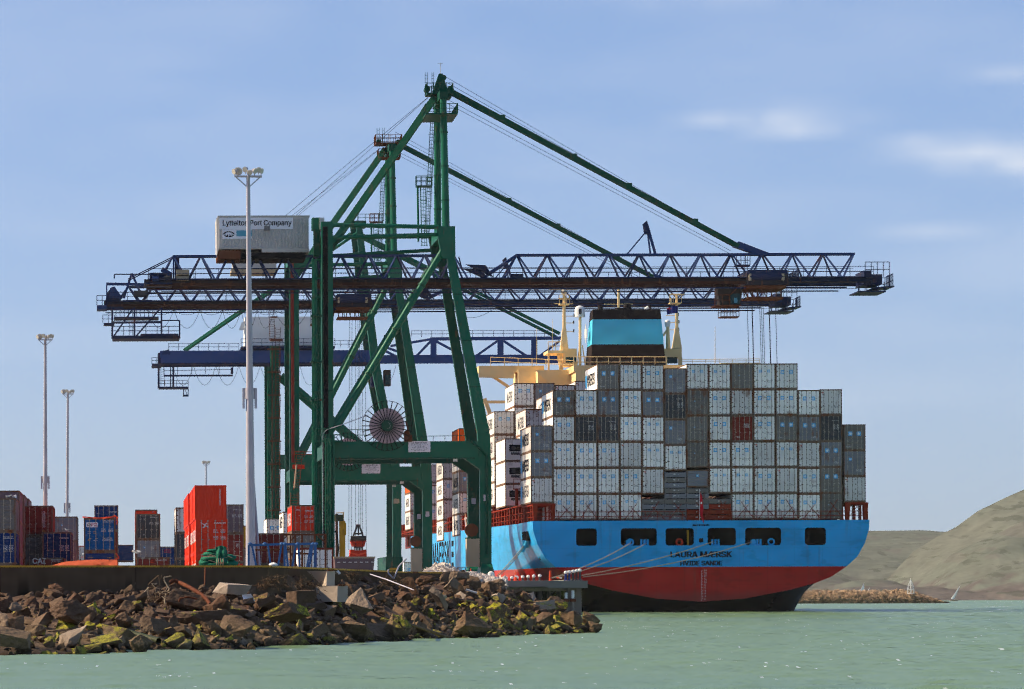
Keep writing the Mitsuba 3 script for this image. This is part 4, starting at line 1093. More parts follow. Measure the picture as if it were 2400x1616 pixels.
def cable_reel(parent, c, R):
    """A spoked cable reel facing -y."""
    x, y, z = c
    k = part(parent, 'cable_reel', 'reel', lambda m: (m.tube((x, y, z), (x, y + .35, z), R * .71, n=40)))
    for i in range(28):
        a = i * 2 * math.pi / 28
        part(k, 'spoke', 'dark', lambda m: m.beam((x + .3 * math.cos(a), y - .06, z + .3 * math.sin(a)), (x + R * math.cos(a), y - .06, z + R * math.sin(a)), .11, .06, up=(0, 1, 0)))
    part(k, 'rim', 'dark', lambda m: m.path([(x + R * math.cos(a), y - .06, z + R * math.sin(a)) for a in np.linspace(0, 2 * math.pi, 57)], .03, 4))
    part(k, 'hub', 'green_dark', lambda m: (m.tube((x, y - .45, z), (x, y + .1, z), R * .22, n=18), m.tube((x, y - .6, z), (x, y - .4, z), R * .1, n=12)))
    part(k, 'guard', 'mark', lambda m: m.path([(x + .35 * math.cos(a), y - .5, z + .35 * math.sin(a)) for a in np.linspace(-1.6, 1.2, 9)], .035, 5))
    return k


def maker_sign(parent, c, w, h):
    x, y, z = c
    m = M('sign'); m.prism(sbox(x, z, x + w, z + h).buffer(.06, 3), y - .05, y)
    k = m.build('maker_sign', parent)
    m = M('letter'); m.text('LIEBHERR', h * .17, (x + w / 2, y - .052, z + h * .80), width=w * .72, bold=True, depth=.006); m.build('lettering', k)
    r = np.random.default_rng(4)
    m = M('mark_dark')
    for i, (zz, ww) in enumerate(((.64, .82), (.50, .4), (.36, .72), (.22, .76), (.07, .5))):
        xx = x + w * (1 - ww) / 2
        while xx < x + w * (1 + ww) / 2:
            q = r.uniform(.05, .16) * w * .4
            m.box((xx, y - .056, z + h * zz), (xx + q, y - .05, z + h * (zz + .05))); xx += q + .03 * w
    m.build('small_print', k)
    return k


# ---- crane 1: nearest, over the aft bays
c1 = ship_crane('nearest green quay crane with grey lettered machinery house and its boom over the stern stacks', 471.0, 487.0, 0.0, 3.0, 87.6, (11.3, 0, 0), None, None, 72.9, 1.9, 0)
t = c1['t']; Yh = 476.0
a, b = P(511.5, 589, Yh), P(724.5, 507, Yh)
m = M('house')
m.box((a[0] + .1, Yh, a[2] + .2), (b[0] - .05, Yh + 7.5, b[2] - .05))
house = m.build('machinery_house', t, label='grey corrugated machinery house lettered with the port company name')
for i in range(62):
    x = a[0] + .22 + i * (b[0] - a[0] - .5) / 61
    if i % 1 == 0:
        m = M('house_rib'); m.hexa([[x - .05, Yh - .0, a[2] + .25], [x + .05, Yh - .0, a[2] + .25], [x + .03, Yh - .022, a[2] + .25], [x - .03, Yh - .022, a[2] + .25], [x - .05, Yh - .0, b[2] - .3], [x + .05, Yh - .0, b[2] - .3], [x + .03, Yh - .022, b[2] - .3], [x - .03, Yh - .022, b[2] - .3]]); m.build('wall_rib', house)
part(house, 'roof', 'house', lambda m: (m.box((a[0] - .05, Yh - .12, b[2] - .06), (b[0] + .08, Yh + 7.6, b[2] + .06)), m.box((a[0] + 4, Yh + 2, b[2]), (a[0] + 4.6, Yh + 2.5, b[2] + .16)), m.box((a[0] + 7.7, Yh + 1, b[2]), (a[0] + 8.6, Yh + 2, b[2] + .1), 'dark')))
part(house, 'side_hood', 'house', lambda m: m.hexa([[a[0] - .15, Yh + .1, a[2] - .5], [a[0] + .1, Yh + .0, a[2] + .35], [a[0] + .1, Yh + 7.4, a[2] + .35], [a[0] - .15, Yh + 7.4, a[2] - .5], [a[0] - .2, Yh + .1, b[2] - .2], [a[0] + .1, Yh, b[2] - .1], [a[0] + .1, Yh + 7.4, b[2] - .1], [a[0] - .2, Yh + 7.4, b[2] - .2]]))
c = P(614, 589, Yh)
part(house, 'skirt', 'house', lambda m: (m.box((c[0], Yh - .05, a[2] - .18), (b[0] - .0, Yh + 7.5, a[2] + .24)), m.box((a[0] + .1, Yh - .09, a[2] + .28), (c[0], Yh, a[2] + .42), 'house_rib')))
part(house, 'bed_frame', 'dark', lambda m: (m.box((a[0] + .2, Yh + .3, a[2] - .9), (b[0] - .4, Yh + 7, a[2] - .18)), m.box((a[0] - .1, Yh + .2, a[2] - .9), (a[0] + 2.6, Yh + 7, a[2] + .1), 'rust')))
b1 = P(514, 538.5, Yh); b2 = P(686.5, 511, Yh)
k = part(house, 'name_board', 'sign_white', lambda m: m.box((b1[0], Yh - .07, b1[2]), (b2[0], Yh - .025, b2[2])))
q = P(602.5, 528, Yh)
m = M('letter'); [m.text('Lyttelton Port Company', .60, (q[0] + w_ * .02, Yh - .075 - .004 * w_, q[2] - .06), width=8.0, depth=.004, bold=True) for w_ in (0, 1)]; m.build('lettering', k, label='dark company name on a white board')
b1 = P(521, 561, Yh); b2 = P(590, 538.7, Yh)
k = part(house, 'logo_board', 'sign_white', lambda m: m.box((b1[0], Yh - .066, b1[2]), (b2[0], Yh - .025, b2[2])))
part(k, 'teal_panel', 'teal', lambda m: m.box((P(552, 0, Yh)[0], Yh - .075, P(0, 557, Yh)[2]), (b2[0], Yh - .05, P(0, 543, Yh)[2])))
lc = P(536, 550, Yh)


def logo(m):
    o = [(lc[0] + .66 * math.cos(a) * (1.0), lc[2] + .34 * math.sin(a)) for a in np.linspace(0, 2 * math.pi, 33)]
    i = [(lc[0] + .50 * math.cos(a), lc[2] + .22 * math.sin(a)) for a in np.linspace(0, 2 * math.pi, 33)]
    ringp = Polygon(o).difference(Polygon(i))
    cut = sbox(lc[0] - .9, lc[2] - .12, lc[0] + .9, lc[2] - .02).union(sbox(lc[0] - .03, lc[2] - .5, lc[0] + .03, lc[2] - .05))
    ringp = ringp.difference(cut)
    for g in getattr(ringp, 'geoms', [ringp]):
        m.prism(g, Yh - .08, Yh - .06)
    m.box((lc[0] - .74, Yh - .08, lc[2] - .02), (lc[0] - .3, Yh - .06, lc[2] + .05)); m.box((lc[0] + .3, Yh - .08, lc[2] - .02), (lc[0] + .74, Yh - .06, lc[2] + .05))
    for s in (-1, 1):
        m.prism(Polygon([(lc[0] + s * .05, lc[2] - .02), (lc[0] + s * .16, lc[2] - .02), (lc[0] + s * .36, lc[2] - .33), (lc[0] + s * .12, lc[2] - .33)]), Yh - .08, Yh - .06)


part(k, 'emblem', 'letter', logo)
v0, v1 = P(619, 542, Yh), P(632.5, 530.5, Yh)
vt = part(house, 'vent', 'house_rib', lambda m: m.box((v0[0], Yh - .12, v0[2]), (v1[0], Yh - .02, v1[2])))
for i in range(5):
    z = v0[2] + (i + .5) * (v1[2] - v0[2]) / 5
    part(vt, 'louvre', 'grey', lambda m: m.hexa([[v0[0], Yh - .2, z - .05], [v1[0], Yh - .2, z - .05], [v1[0], Yh - .12, z], [v0[0], Yh - .12, z], [v0[0], Yh - .2, z - .02], [v1[0], Yh - .2, z - .02], [v1[0], Yh - .12, z + .03], [v0[0], Yh - .12, z + .03]]))
part(t, 'cable_tray', 'dark', lambda m: m.box(P(759, 1030, 470.3), P(768, 532, 470.3) + [0, .12, 0]))
part(t, 'cable_tray', 'dark', lambda m: m.box(P(757, 1330, 470.3), P(763, 1040, 470.3) + [0, .12, 0]))
# green lift housing beside the machinery house
part(t, 'lift_head', 'green', lambda m: (m.box(P(732, 538, 474), P(750, 511, 474) + [0, 2.5, 0]), m.box(P(750, 538, 473.6), P(760, 511, 473.6) + [0, 2.5, 0], 'house')))
part(t, 'lift_shaft', 'green_dark', lambda m: (m.box(P(736, 600, 474), P(750, 538, 474) + [0, 1.8, 0]), [m.tube(P(733 + i * 4.2, 1330, 469.9), P(733 + i * 4.2, 610, 469.9), .1 + .05 * (i % 2), n=8, color='green') for i in range(3)]))
part(t, 'shaft_cage', 'green', lambda m: [m.box(P(732, 610 + 44 * i, 469.6), P(751, 608 + 44 * i, 469.6) + [0, .5, 0]) for i in range(16)] + [m.tube(P(x, 1000, 469.6), P(x, 608, 469.6), .045, n=5) for x in (732, 751)])
part(t, 'shaft_platform', 'green_dark', lambda m: [(m.box(P(729, y, 469), P(755, y - 4, 469) + [0, 1.6, 0])) for y in (742, 850, 940)])
for i in range(4):
    part(t, 'riser_pipe', 'green' if i % 2 else 'green_dark', lambda m: m.tube(P(764 + i * 6, 1332, 469.4), P(764 + i * 6, 1020, 469.4), .13, n=8))
part(t, 'riser_ladder', 'green', lambda m: cage_ladder(m, P(768, 1330, 468.9), P(768, 1030, 468.9), .55))
part(t, 'cable', 'galv', lambda m: (m.path([P(757, y, 470.0) for y in (1330, 1200, 1060, 1018)] + [P(766, 1008, 470), P(800, 997, 470), P(862, 974, 470)], .05, 5)))
cable_reel(t, P(907, 999, 469.4), 2.85)
part(t, 'reel_mount', 'rust', lambda m: (m.box(P(948, 1036, 469.9), P(966, 1020, 469.9) + [0, 1, 0]), m.tube(P(953, 1018, 469.9), P(953, 1018, 471), .4), m.tube(P(951, 988, 470), P(960, 1020, 470), .1)))
maker_sign(t, P(958, 1059.5, 470.28), 2.42, 1.15)
deck_platform(t, 'portal_walkway', P(739, 1036, 470)[0], P(800, 1036, 470)[0], 469.3, 470.3, P(739, 1033.5, 470)[2], 'green', h=1.3, step=1.0)
part(t, 'portal_railing', 'green', lambda m: railing(m, [P(800, 1034, 470.3), P(875, 1034, 470.3)], h=1.3, r=.04, step=.9))
part(t, 'portal_railing', 'green_dark', lambda m: railing(m, [P(960, 1034, 470.3), P(1098, 1032, 470.3)], h=.5, r=.035, step=1.5, rails=1))
part(t, 'leg_pipe', 'green_dark', lambda m: m.path([P(1102, 1034, 470.2), P(1120, 1048, 470.1), P(1141, 1070, 470.1), P(1141, 1300, 470.1)], .13, 7))
# rear machinery of the boom, stays, electrical cabin
part(c1['boom'], 'rear_winch', 'blue', lambda m: (m.box(P(352, 661, 476), P(402, 641, 476) + [0, 4, 0], 'blue_dark'), m.beam(P(379, 632, 476), P(400, 645, 476), 1.0, .5), m.tube(P(357, 655, 475.6), P(372, 655, 475.6), .32), m.tube(P(385, 652, 475.6), P(398, 652, 475.6), .28, color='grey_dark')))
part(c1['boom'], 'rear_platform', 'blue_dark', lambda m: (m.box(P(339, 667, 475.5), P(404, 663, 475.5) + [0, 6, 0]), railing(m, [P(351, 663, 475.5), P(402, 663, 475.5)], h=1.1, r=.04, step=.8), railing(m, [P(268, 654, 478), P(352, 654, 478)], h=.5, r=.07, step=3, rails=1)))
part(t, 'electrical_cabin', 'beige', lambda m: (m.box(P(413.5, 645, 475.6), P(443.5, 633, 475.6) + [0, 2, 0]), m.box(P(414, 658, 475.7), P(442, 648, 475.7) + [0, 2, 0]), m.box(P(413.5, 659, 475.6), P(415, 633, 475.6) + [0, .1, 0])))
for d in (0, .45):
    part(c1['boom'], 'rear_stay', 'blue_dark', lambda m: m.tube(P(407, 602 + d * 9, 479), P(300, 655 + d * 9, 479), .07, n=6))
part(c1['boom'], 'rear_post', 'blue', lambda m: m.beam(P(407, 600, 476.5), P(407, 662, 476.5), .2, .2))
part(c1['boom'], 'rear_post', 'blue_dark', lambda m: m.beam(P(415, 603, 481), P(415, 662, 481), .5, .5))
part(c1['boom'], 'access_basket', 'blue_dark', lambda m: (m.box(P(1726, 624, 477), P(1758, 621, 477) + [0, 2, 0]), railing(m, [P(1726, 622, 477), P(1758, 622, 477)], h=1.1, r=.04, step=.5), ladder(m, P(1748, 640, 477), P(1748, 600, 477), .4)))
part(c1['boom'], 'control_box', 'blue_dark', lambda m: m.box(P(1197, 656, 475.8), P(1227, 643, 475.8) + [0, 1, 0]))
for i, px in enumerate((1755, 1766, 1784, 1788, 1792, 1806, 1821)):
    part(t, 'hoist_rope', 'wire', lambda m: m.tube(P(px - 4, 700, 478 + (i % 3)), P(px + 1, 880, 478 + (i % 3)), .035 if i not in (1, 5) else .06, n=5))
# spreader on the ropes, down in the working bay
part(t, 'spreader', 'yellow', lambda m: (m.box(P(1745, 905, 473.5), P(1830, 898, 473.5) + [0, 12, 0]),))

# ---- crane 2
c2 = ship_crane('middle green quay crane with red topped mast, trolley drawn back over the wharf', 560.0, 576.0, 4.0, -2.0, 91.6, (10.0, 0, 0), None, None, 30.0, -6.3, 0)
t = c2['t']
part(t, 'machinery_house', 'house', lambda m: (m.box(P(546, 630, 565), P(648, 601, 565) + [0, 6, 0]), m.box(P(542, 640, 564.8), P(648, 630, 564.8) + [0, 6.4, 0], 'beige')), label='beige machinery house seen through the nearer boom')
part(t, 'red_pipe', 'brown_box', lambda m: m.box(P(683, 1085, 558.8), P(688.5, 600, 558.8) + [0, .3, 0]), label='red cable duct up the landside leg')
cable_reel(t, P(815, 1060, 558.6), 2.6)
maker_sign(t, P(849, 1109.5, 559.28), 2.4, 1.12)
part(t, 'leg_stairs', 'red_oxide', lambda m: (ladder(m, P(702, 1065, 558.6), P(694, 1150, 558.6), .8), railing(m, [P(690, 1072, 558.6), P(738, 1072, 558.6)], h=.7, r=.05, step=1.2), ladder(m, P(690, 1200, 558.6), P(690, 1155, 558.6), 1.0), m.tube(P(695, 1090, 558), P(690, 1145, 558), .12, color='beige')))
part(t, 'leg_pocket', 'orange_red', lambda m: m.box(P(686, 1100, 559), P(714, 1090, 559) + [0, .4, 0]))
part(t, 'rear_gallery', 'blue_dark', lambda m: (m.box(P(263, 795, 564), P(421, 787, 564) + [0, 6, 0]), railing(m, [P(263, 787, 564), P(421, 787, 564)], h=1.25, r=.045, step=1.6), railing(m, [P(263, 787, 570), P(421, 787, 570)], h=1.25, r=.045, step=1.6), m.beam(P(263, 795, 564), P(263, 722, 564), .25, .25), m.beam(P(315, 795, 564), P(315, 722, 564), .25, .25), m.beam(P(378.5, 795, 564), P(378.5, 722, 564), .22, .22), m.beam(P(421, 795, 564), P(421, 752, 564), .18, .18), m.beam(P(380, 752, 564), P(421, 752, 564), .12, .14),
        m.beam(P(266, 790, 564), P(312, 724, 564), .16, .2), m.beam(P(318, 790, 564), P(376, 724, 564), .16, .2), m.beam(P(265, 757, 564), P(380, 756, 564), .16, .3), m.box(P(268, 747, 563.6), P(372, 743, 563.6) + [0, 5, 0]), railing(m, [P(272, 743, 563.6), P(358, 743, 563.6)], h=1.0, r=.04, step=.55), m.box(P(330, 789, 563.6), P(418, 783, 563.6) + [0, 4, 0]), m.box(P(243, 762, 564), P(268, 758, 564) + [0, 3, 0]), railing(m, [P(241, 758, 564), P(268, 758, 564)], h=1.1, r=.04, step=.7), ladder(m, P(307, 787, 564), P(307, 757, 564), .5)))
part(t, 'rear_head', 'blue_dark', lambda m: (m.hexa([P(241, 725, 565), P(290, 725, 565), P(290, 725, 570), P(241, 725, 570), P(254, 682, 565), P(268, 676, 565), P(268, 676, 570), P(254, 682, 570)]), m.hexa([P(256, 700, 564.6), P(288, 700, 564.6), P(288, 700, 569), P(256, 700, 569), P(258, 676, 564.6), P(268, 672, 564.6), P(268, 672, 569), P(258, 676, 569)], 'blue'), m.box(P(227, 726, 564), P(250, 716, 564) + [0, 4, 0], 'blue'), railing(m, [P(227, 716, 564), P(252, 716, 564)], h=1.3, r=.05, step=.6), m.box(P(314, 694, 564), P(347, 682, 564) + [0, 3, 0], 'grey_dark'), m.box(P(290, 708, 564.2), P(356, 704, 564.2) + [0, 2, 0])))
part(c2['boom'], 'rear_frame', 'blue', lambda m: (m.beam(P(309, 642, 567), P(290, 700, 567), .3, .3), m.beam(P(309, 642, 567), P(330, 690, 567), .3, .3), m.beam(P(249, 666.5, 567), P(345, 668, 567), .3, .36), m.tube(P(250, 668, 567), P(250, 715, 567), .09)))
for i, (x0, x1) in enumerate(zip((342, 405, 466, 519, 562, 600, 640, 1055), (405, 466, 519, 562, 600, 640, 720, 1150))):
    for dp in ((34, 9) if i < 7 else (14,)):
        part(t, 'festoon_loop', 'wire', lambda m: festoon(m, P(x0, 0, 564)[0], P(x1, 0, 564)[0], 563.9 + dp * .01, P(x0, 728, 564)[2], dp * 564 / F * 1.25))
for i, px in enumerate((822, 828, 836, 842, 846, 851, 858)):
    part(t, 'hoist_rope', 'wire', lambda m: m.tube(P(px - 3, 745, 566), P(px - 2 + (i - 3) * .8, 1245 if i in (3, 4) else 1290, 566), .03, n=5))

# ---- crane 3: box girder boom, farther along the wharf
t = thing('quay_crane', 'farthest green quay crane with plain blue box girder boom and white machinery house', 'quay crane', 'cranes along the wharf')
YA, YZ, Y3 = 622.0, 640.0, 631.0
g = P(375, 856, Y3 - 2.5); h = P(880, 822, Y3 - 2.5)
m = M('box_blue')
for y in (Y3 - 3.2, Y3 + 2.0):
    m.box((g[0], y, g[2]), (h[0], y + 1.2, h[2])); m.box((g[0], y - .06, g[2] - .02), (h[0], y + 1.26, g[2] + .25), 'blue_dark')
boom = m.build('boom', t, label='plain blue box girder boom')
for y in (Y3 - 3.2, Y3 + 2.4):
    m = M('box_blue'); a, b = P(880, 853, y), P(1318, 838, y); m.box((a[0], y, a[2]), (b[0], y + .8, P(0, 838, y)[2] + .1)); fr = m.build('front_girder', boom)
    a, b = P(1010, 795, y), P(1320, 793, y)
    part(boom, 'top_chord', 'box_blue', lambda m: m.beam((a[0], y + .4, a[2]), (b[0], y + .4, b[2]), .4, .5))
    for px in (1016, 1173, 1252):
        part(boom, 'post', 'box_blue', lambda m: m.beam(P(px, 840, y), P(px, 793, y), .5, .9, up=(1, 0, 0)))
    for p0, p1 in (((915, 812), (1010, 796)), ((972, 840), (1010, 800)), ((1020, 800), (1092, 838)), ((1112, 838), (1166, 800)), ((1180, 800), (1238, 838)), ((1262, 838), (1312, 800)), ((900, 822), (935, 840)), ((905, 815), (960, 835))):
        part(boom, 'brace', 'box_blue', lambda m: m.beam(P(*p0, y), P(*p1, y), .3, .36))
part(boom, 'boom_railing', 'blue_dark', lambda m: railing(m, [P(395, 822, Y3 - 3.3), P(560, 822, Y3 - 3.3)], h=1.05, r=.04, step=1.6))
part(boom, 'boom_railing', 'blue_dark', lambda m: railing(m, [P(964, 791, Y3 - 3.3), P(1300, 790, Y3 - 3.3)], h=.95, r=.04, step=1.6))
part(boom, 'boom_railing', 'blue_dark', lambda m: railing(m, [P(780, 816, Y3 - 3.3), P(870, 816, Y3 - 3.3)], h=1.1, r=.04, step=1.3))
part(boom, 'house_deck', 'blue_dark', lambda m: (m.box(P(565, 818, Y3 - 4), P(785, 812, Y3 - 4) + [0, 9, 0]), railing(m, [P(565, 812, Y3 - 4), P(785, 812, Y3 - 4)], h=1.1, r=.04, step=1.6)))
part(t, 'machinery_house', 'white', lambda m: (m.box(P(574, 811, Y3 - 3), P(733, 743, Y3 - 3) + [0, 7, 0]), m.hexa([P(560, 775, Y3 - 2.8), P(576, 775, Y3 - 2.8), P(576, 775, Y3 + 2), P(560, 775, Y3 + 2), P(566, 757, Y3 - 2.8), P(576, 752, Y3 - 2.8), P(576, 752, Y3 + 2), P(566, 757, Y3 + 2)])), label='white machinery house half hidden by the nearer cranes')
part(boom, 'rear_head', 'blue_dark', lambda m: (m.box(P(370, 850, Y3 - 3), P(396, 828, Y3 - 3) + [0, 5, 0]), m.box(P(356, 859, Y3 - 3.5), P(378, 853, Y3 - 3.5) + [0, 6, 0]), railing(m, [P(356, 853, Y3 - 3.5), P(376, 853, Y3 - 3.5)], h=.9, r=.045, step=.6), m.hexa([P(378, 832, Y3 - 3.3), P(400, 832, Y3 - 3.3), P(400, 832, Y3 + 2), P(378, 832, Y3 + 2), P(384, 823, Y3 - 3.3), P(396, 820, Y3 - 3.3), P(396, 820, Y3 + 2), P(384, 823, Y3 + 2)], 'blue')))
part(t, 'rear_gallery', 'blue_dark', lambda m: (m.beam(P(372, 858, Y3 - 3), P(372, 911, Y3 - 3), .3, .3), m.beam(P(406, 858, Y3 - 3), P(406, 908, Y3 - 3), .28, .28), m.beam(P(400, 858, Y3), P(400, 908, Y3), .16, .16), m.box(P(372, 911, Y3 - 3.3), P(441, 907, Y3 - 3.3) + [0, 4, 0]), railing(m, [P(372, 907, Y3 - 3.3), P(441, 907, Y3 - 3.3)], h=.95, r=.04, step=.9), m.box(P(384, 883, Y3 - 3.2), P(546, 879, Y3 - 3.2) + [0, 1, 0]), railing(m, [P(384, 879, Y3 - 3.2), P(546, 876, Y3 - 3.2)], h=1.2, r=.045, step=2.0), m.box(P(541, 877, Y3 - 3.2), P(546, 862, Y3 - 3.2) + [0, .6, 0]), m.box(P(429, 930, Y3 - 3.2), P(441, 926, Y3 - 3.2) + [0, 1, 0]), m.beam(P(430, 930, Y3 - 3.2), P(430, 908, Y3 - 3.2), .13, .13), m.beam(P(441, 930, Y3 - 3.2), P(441, 908, Y3 - 3.2), .13, .13), m.beam(P(431, 908, Y3 - 3.2), P(439, 928, Y3 - 3.2), .1, .1), ladder(m, P(381, 862, Y3 - 3), P(381, 905, Y3 - 3), .5)))
for i, (x0, x1) in enumerate(zip((402, 450, 503, 557, 607, 880, 700), (450, 503, 557, 607, 660, 925, 745))):
    part(t, 'festoon_loop', 'wire', lambda m: festoon(m, P(x0, 0, 627)[0], P(x1, 0, 627)[0], 627.2, P(x0, 858, 627)[2], 3.0))
for side, Y in ((1, YA), (-1, YZ)):
    c = 'green' if side > 0 else 'green_dark'  # rear frame takes the darker green, shade carried by the colour
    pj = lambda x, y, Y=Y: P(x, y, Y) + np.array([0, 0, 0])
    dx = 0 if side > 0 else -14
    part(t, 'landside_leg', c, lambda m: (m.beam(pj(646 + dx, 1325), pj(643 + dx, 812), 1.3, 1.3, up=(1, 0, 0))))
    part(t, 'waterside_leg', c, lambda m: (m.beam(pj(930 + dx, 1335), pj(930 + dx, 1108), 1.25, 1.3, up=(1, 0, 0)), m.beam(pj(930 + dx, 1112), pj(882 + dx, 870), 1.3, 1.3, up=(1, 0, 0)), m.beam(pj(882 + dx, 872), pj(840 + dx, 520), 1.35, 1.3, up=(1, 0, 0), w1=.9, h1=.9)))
    part(t, 'portal_beam', c, lambda m: m.box(pj(652 + dx, 1100), pj(926 + dx, 1066) + [0, 1.2, 0]))
    part(t, 'backstay', 'green', lambda m: m.tube(pj(436 + dx * .4, 822), pj(836 + dx, 548), .22, n=8))
    part(t, 'forestay', 'green', lambda m: m.tube(pj(842 + dx, 548), pj(1312 + dx * .6, 783 + (0 if side > 0 else 8)), .26, n=8))
    part(t, 'brace', 'green', lambda m: m.tube(pj(660 + dx, 880), pj(860 + dx, 1052), .45, n=10))
part(t, 'mast_head', 'green_dark', lambda m: (m.box(P(826, 532, 629), P(858, 518, 629) + [0, 4, 0]), railing(m, [P(840, 518, 629), P(888, 518, 629)], h=1.0, r=.04, step=1.2), m.tube(P(838, 560, 631), P(838, 492, 631), .05)))
part(t, 'operator_cab', 'cabin', lambda m: (m.box(P(900, 905, 627), P(916, 868, 627) + [0, 2.2, 0]), m.box(P(903, 902, 626.9), P(914, 880, 626.9) + [0, .1, 0], 'window'), m.box(P(870, 908, 628), P(884, 872, 628) + [0, 2.2, 0], 'blue_dark')))
part(t, 'leg_stair_tower', 'rust', lambda m: [(m.box(P(627, y, 620.5), P(659, y - 2.5, 620.5) + [0, 1.4, 0]), ladder(m, P(650, y, 620.7), P(652, y - 52, 620.7), .7, r=.045)) for y in range(820, 1330, 54)] + [m.tube(P(x, 1325, 620.5), P(x, 812, 620.5), .05, n=5) for x in (638, 655)])
part(t, 'access_ladder', 'rust', lambda m: (ladder(m, P(638, 800, 620), P(636, 722, 620), .75, r=.05), m.box(P(634, 800, 620), P(662, 795, 620) + [0, 1.2, 0]), m.box(P(634, 745, 620), P(650, 742, 620) + [0, 1.0, 0])))
part(t, 'leg_riser', 'green', lambda m: [m.tube(P(x, 1325, 620.9), P(x, 860, 620.9), .12, n=7) for x in (628, 633, 641)])
part(t, 'leg_box', 'beige', lambda m: m.box(P(923, 1181, 620.9), P(936, 1170, 620.9) + [0, .5, 0]))
part(t, 'leg_foot', 'green_dark', lambda m: (m.box(P(904, 1340, 620), P(944, 1306, 620) + [0, 20, 0]), m.box(P(914, 1338, 619.8), P(931, 1332, 619.8) + [0, .3, 0], 'yellow')))

# ------------------------------------------------------------------ quay, yard, sea wall
YARD = 2.75
WALL = [P(-420, 1327, 141.0), P(0, 1328.2, 141.7), P(628, 1328, 145.6), P(950, 1342, 179.5), P(1065, 1343.6, 186), np.array([16.6, 250.0, 0]), np.array([30.0, 392.0, 0])]
WALL = [np.array([p[0], p[1]]) for p in WALL]
XQ = 45.2
m = M('concrete')
yard_pts = [(-400, 141.5), *[tuple(w + [0, .3]) for w in WALL], (XQ - 4, 392), (XQ - 4, 760), (XQ - 4, 1500), (-400, 1500)]
pl = Polygon(yard_pts)
v, f = trimesh.creation.triangulate_polygon(pl, engine='earcut')
q = v[f]; fl = np.cross(q[:, 1] - q[:, 0], q[:, 2] - q[:, 0]) < 0
f = np.where(fl[:, None], f[:, ::-1], f)
m.raw(np.column_stack([v, np.full(len(v), YARD - .02)]), f)
structure('container_yard', m, 'yard_surface', 'paved container yard behind the sea wall')


def yard_colour(p, n, uv):
    return mix((.16, .15, .135), (.24, .225, .20), fbm(p.x * .3, p.y * .3, 0, 4))


scene['yard_surface'] = {'type': 'diffuse', 'reflectance': mikit.proc(yard_colour)}
m = M('concrete'); m.box((XQ - 9, 394, QUAY - .7), (XQ - .15, 1000, QUAY)); structure('wharf_deck', m, 'yard_surface', 'long wharf deck beside the ship')


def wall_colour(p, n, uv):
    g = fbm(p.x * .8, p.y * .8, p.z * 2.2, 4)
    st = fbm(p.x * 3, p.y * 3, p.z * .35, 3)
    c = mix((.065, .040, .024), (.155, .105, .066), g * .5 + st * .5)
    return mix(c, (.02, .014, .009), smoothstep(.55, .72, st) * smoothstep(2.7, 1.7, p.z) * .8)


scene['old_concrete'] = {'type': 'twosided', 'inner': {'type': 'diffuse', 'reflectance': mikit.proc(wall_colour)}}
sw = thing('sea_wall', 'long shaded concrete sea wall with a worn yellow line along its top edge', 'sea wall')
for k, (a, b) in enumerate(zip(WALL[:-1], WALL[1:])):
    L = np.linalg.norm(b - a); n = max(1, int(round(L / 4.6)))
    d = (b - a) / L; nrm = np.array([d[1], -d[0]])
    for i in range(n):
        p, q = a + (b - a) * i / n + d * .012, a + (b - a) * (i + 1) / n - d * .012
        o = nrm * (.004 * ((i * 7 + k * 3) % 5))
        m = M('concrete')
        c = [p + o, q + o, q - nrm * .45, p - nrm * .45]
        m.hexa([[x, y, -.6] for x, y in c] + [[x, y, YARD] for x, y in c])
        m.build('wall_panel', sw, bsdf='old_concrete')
    m = M('yellow_line')
    c = [a + nrm * .035, b + nrm * .035, b - nrm * .3, a - nrm * .3]
    m.hexa([[x, y, YARD - .035] for x, y in c] + [[x, y, YARD + .03] for x, y in c])
    m.build('yellow_edge', sw)

# two loose concrete blocks against the wall
def block(label, px0, px1, pyt, pyb, Y, side_px, tint=.5, lean=0):
    t = thing('concrete_block', label, 'concrete block', 'loose concrete blocks by the sea wall')
    a, b = P(px0, pyb, Y), P(px1, pyt, Y)
    m = M('concrete_pale'); s = P(side_px, pyt, Y)
    w = b[0] - a[0]
    m.hexa([[a[0] + .05 + lean, Y + w * .6, a[2]], [s[0], Y, a[2]], [b[0], Y + .5, a[2]], [a[0] + w * .55 + lean, Y + 1.9, a[2]], [a[0], Y + w * .6, b[2]], [s[0] + .02, Y, b[2]], [b[0] + .02, Y + .5, b[2]], [a[0] + w * .55, Y + 1.9, b[2]]])
    m.build('core', t, tint=tint)
    m = M('concrete_pale'); m.cbox([(s[0] + b[0]) / 2, Y + .2, b[2] + .03], (.25, .25, .06), 'rust'); m.build('lifting_eye', t)


block('pale concrete block leaning on the sea wall, upper of two', 722, 786, 1339, 1374, 150.5, 765, .8, .5)
block('concrete block half buried in rubble under the upper one', 742, 816, 1374, 1412, 149, 790, .4)

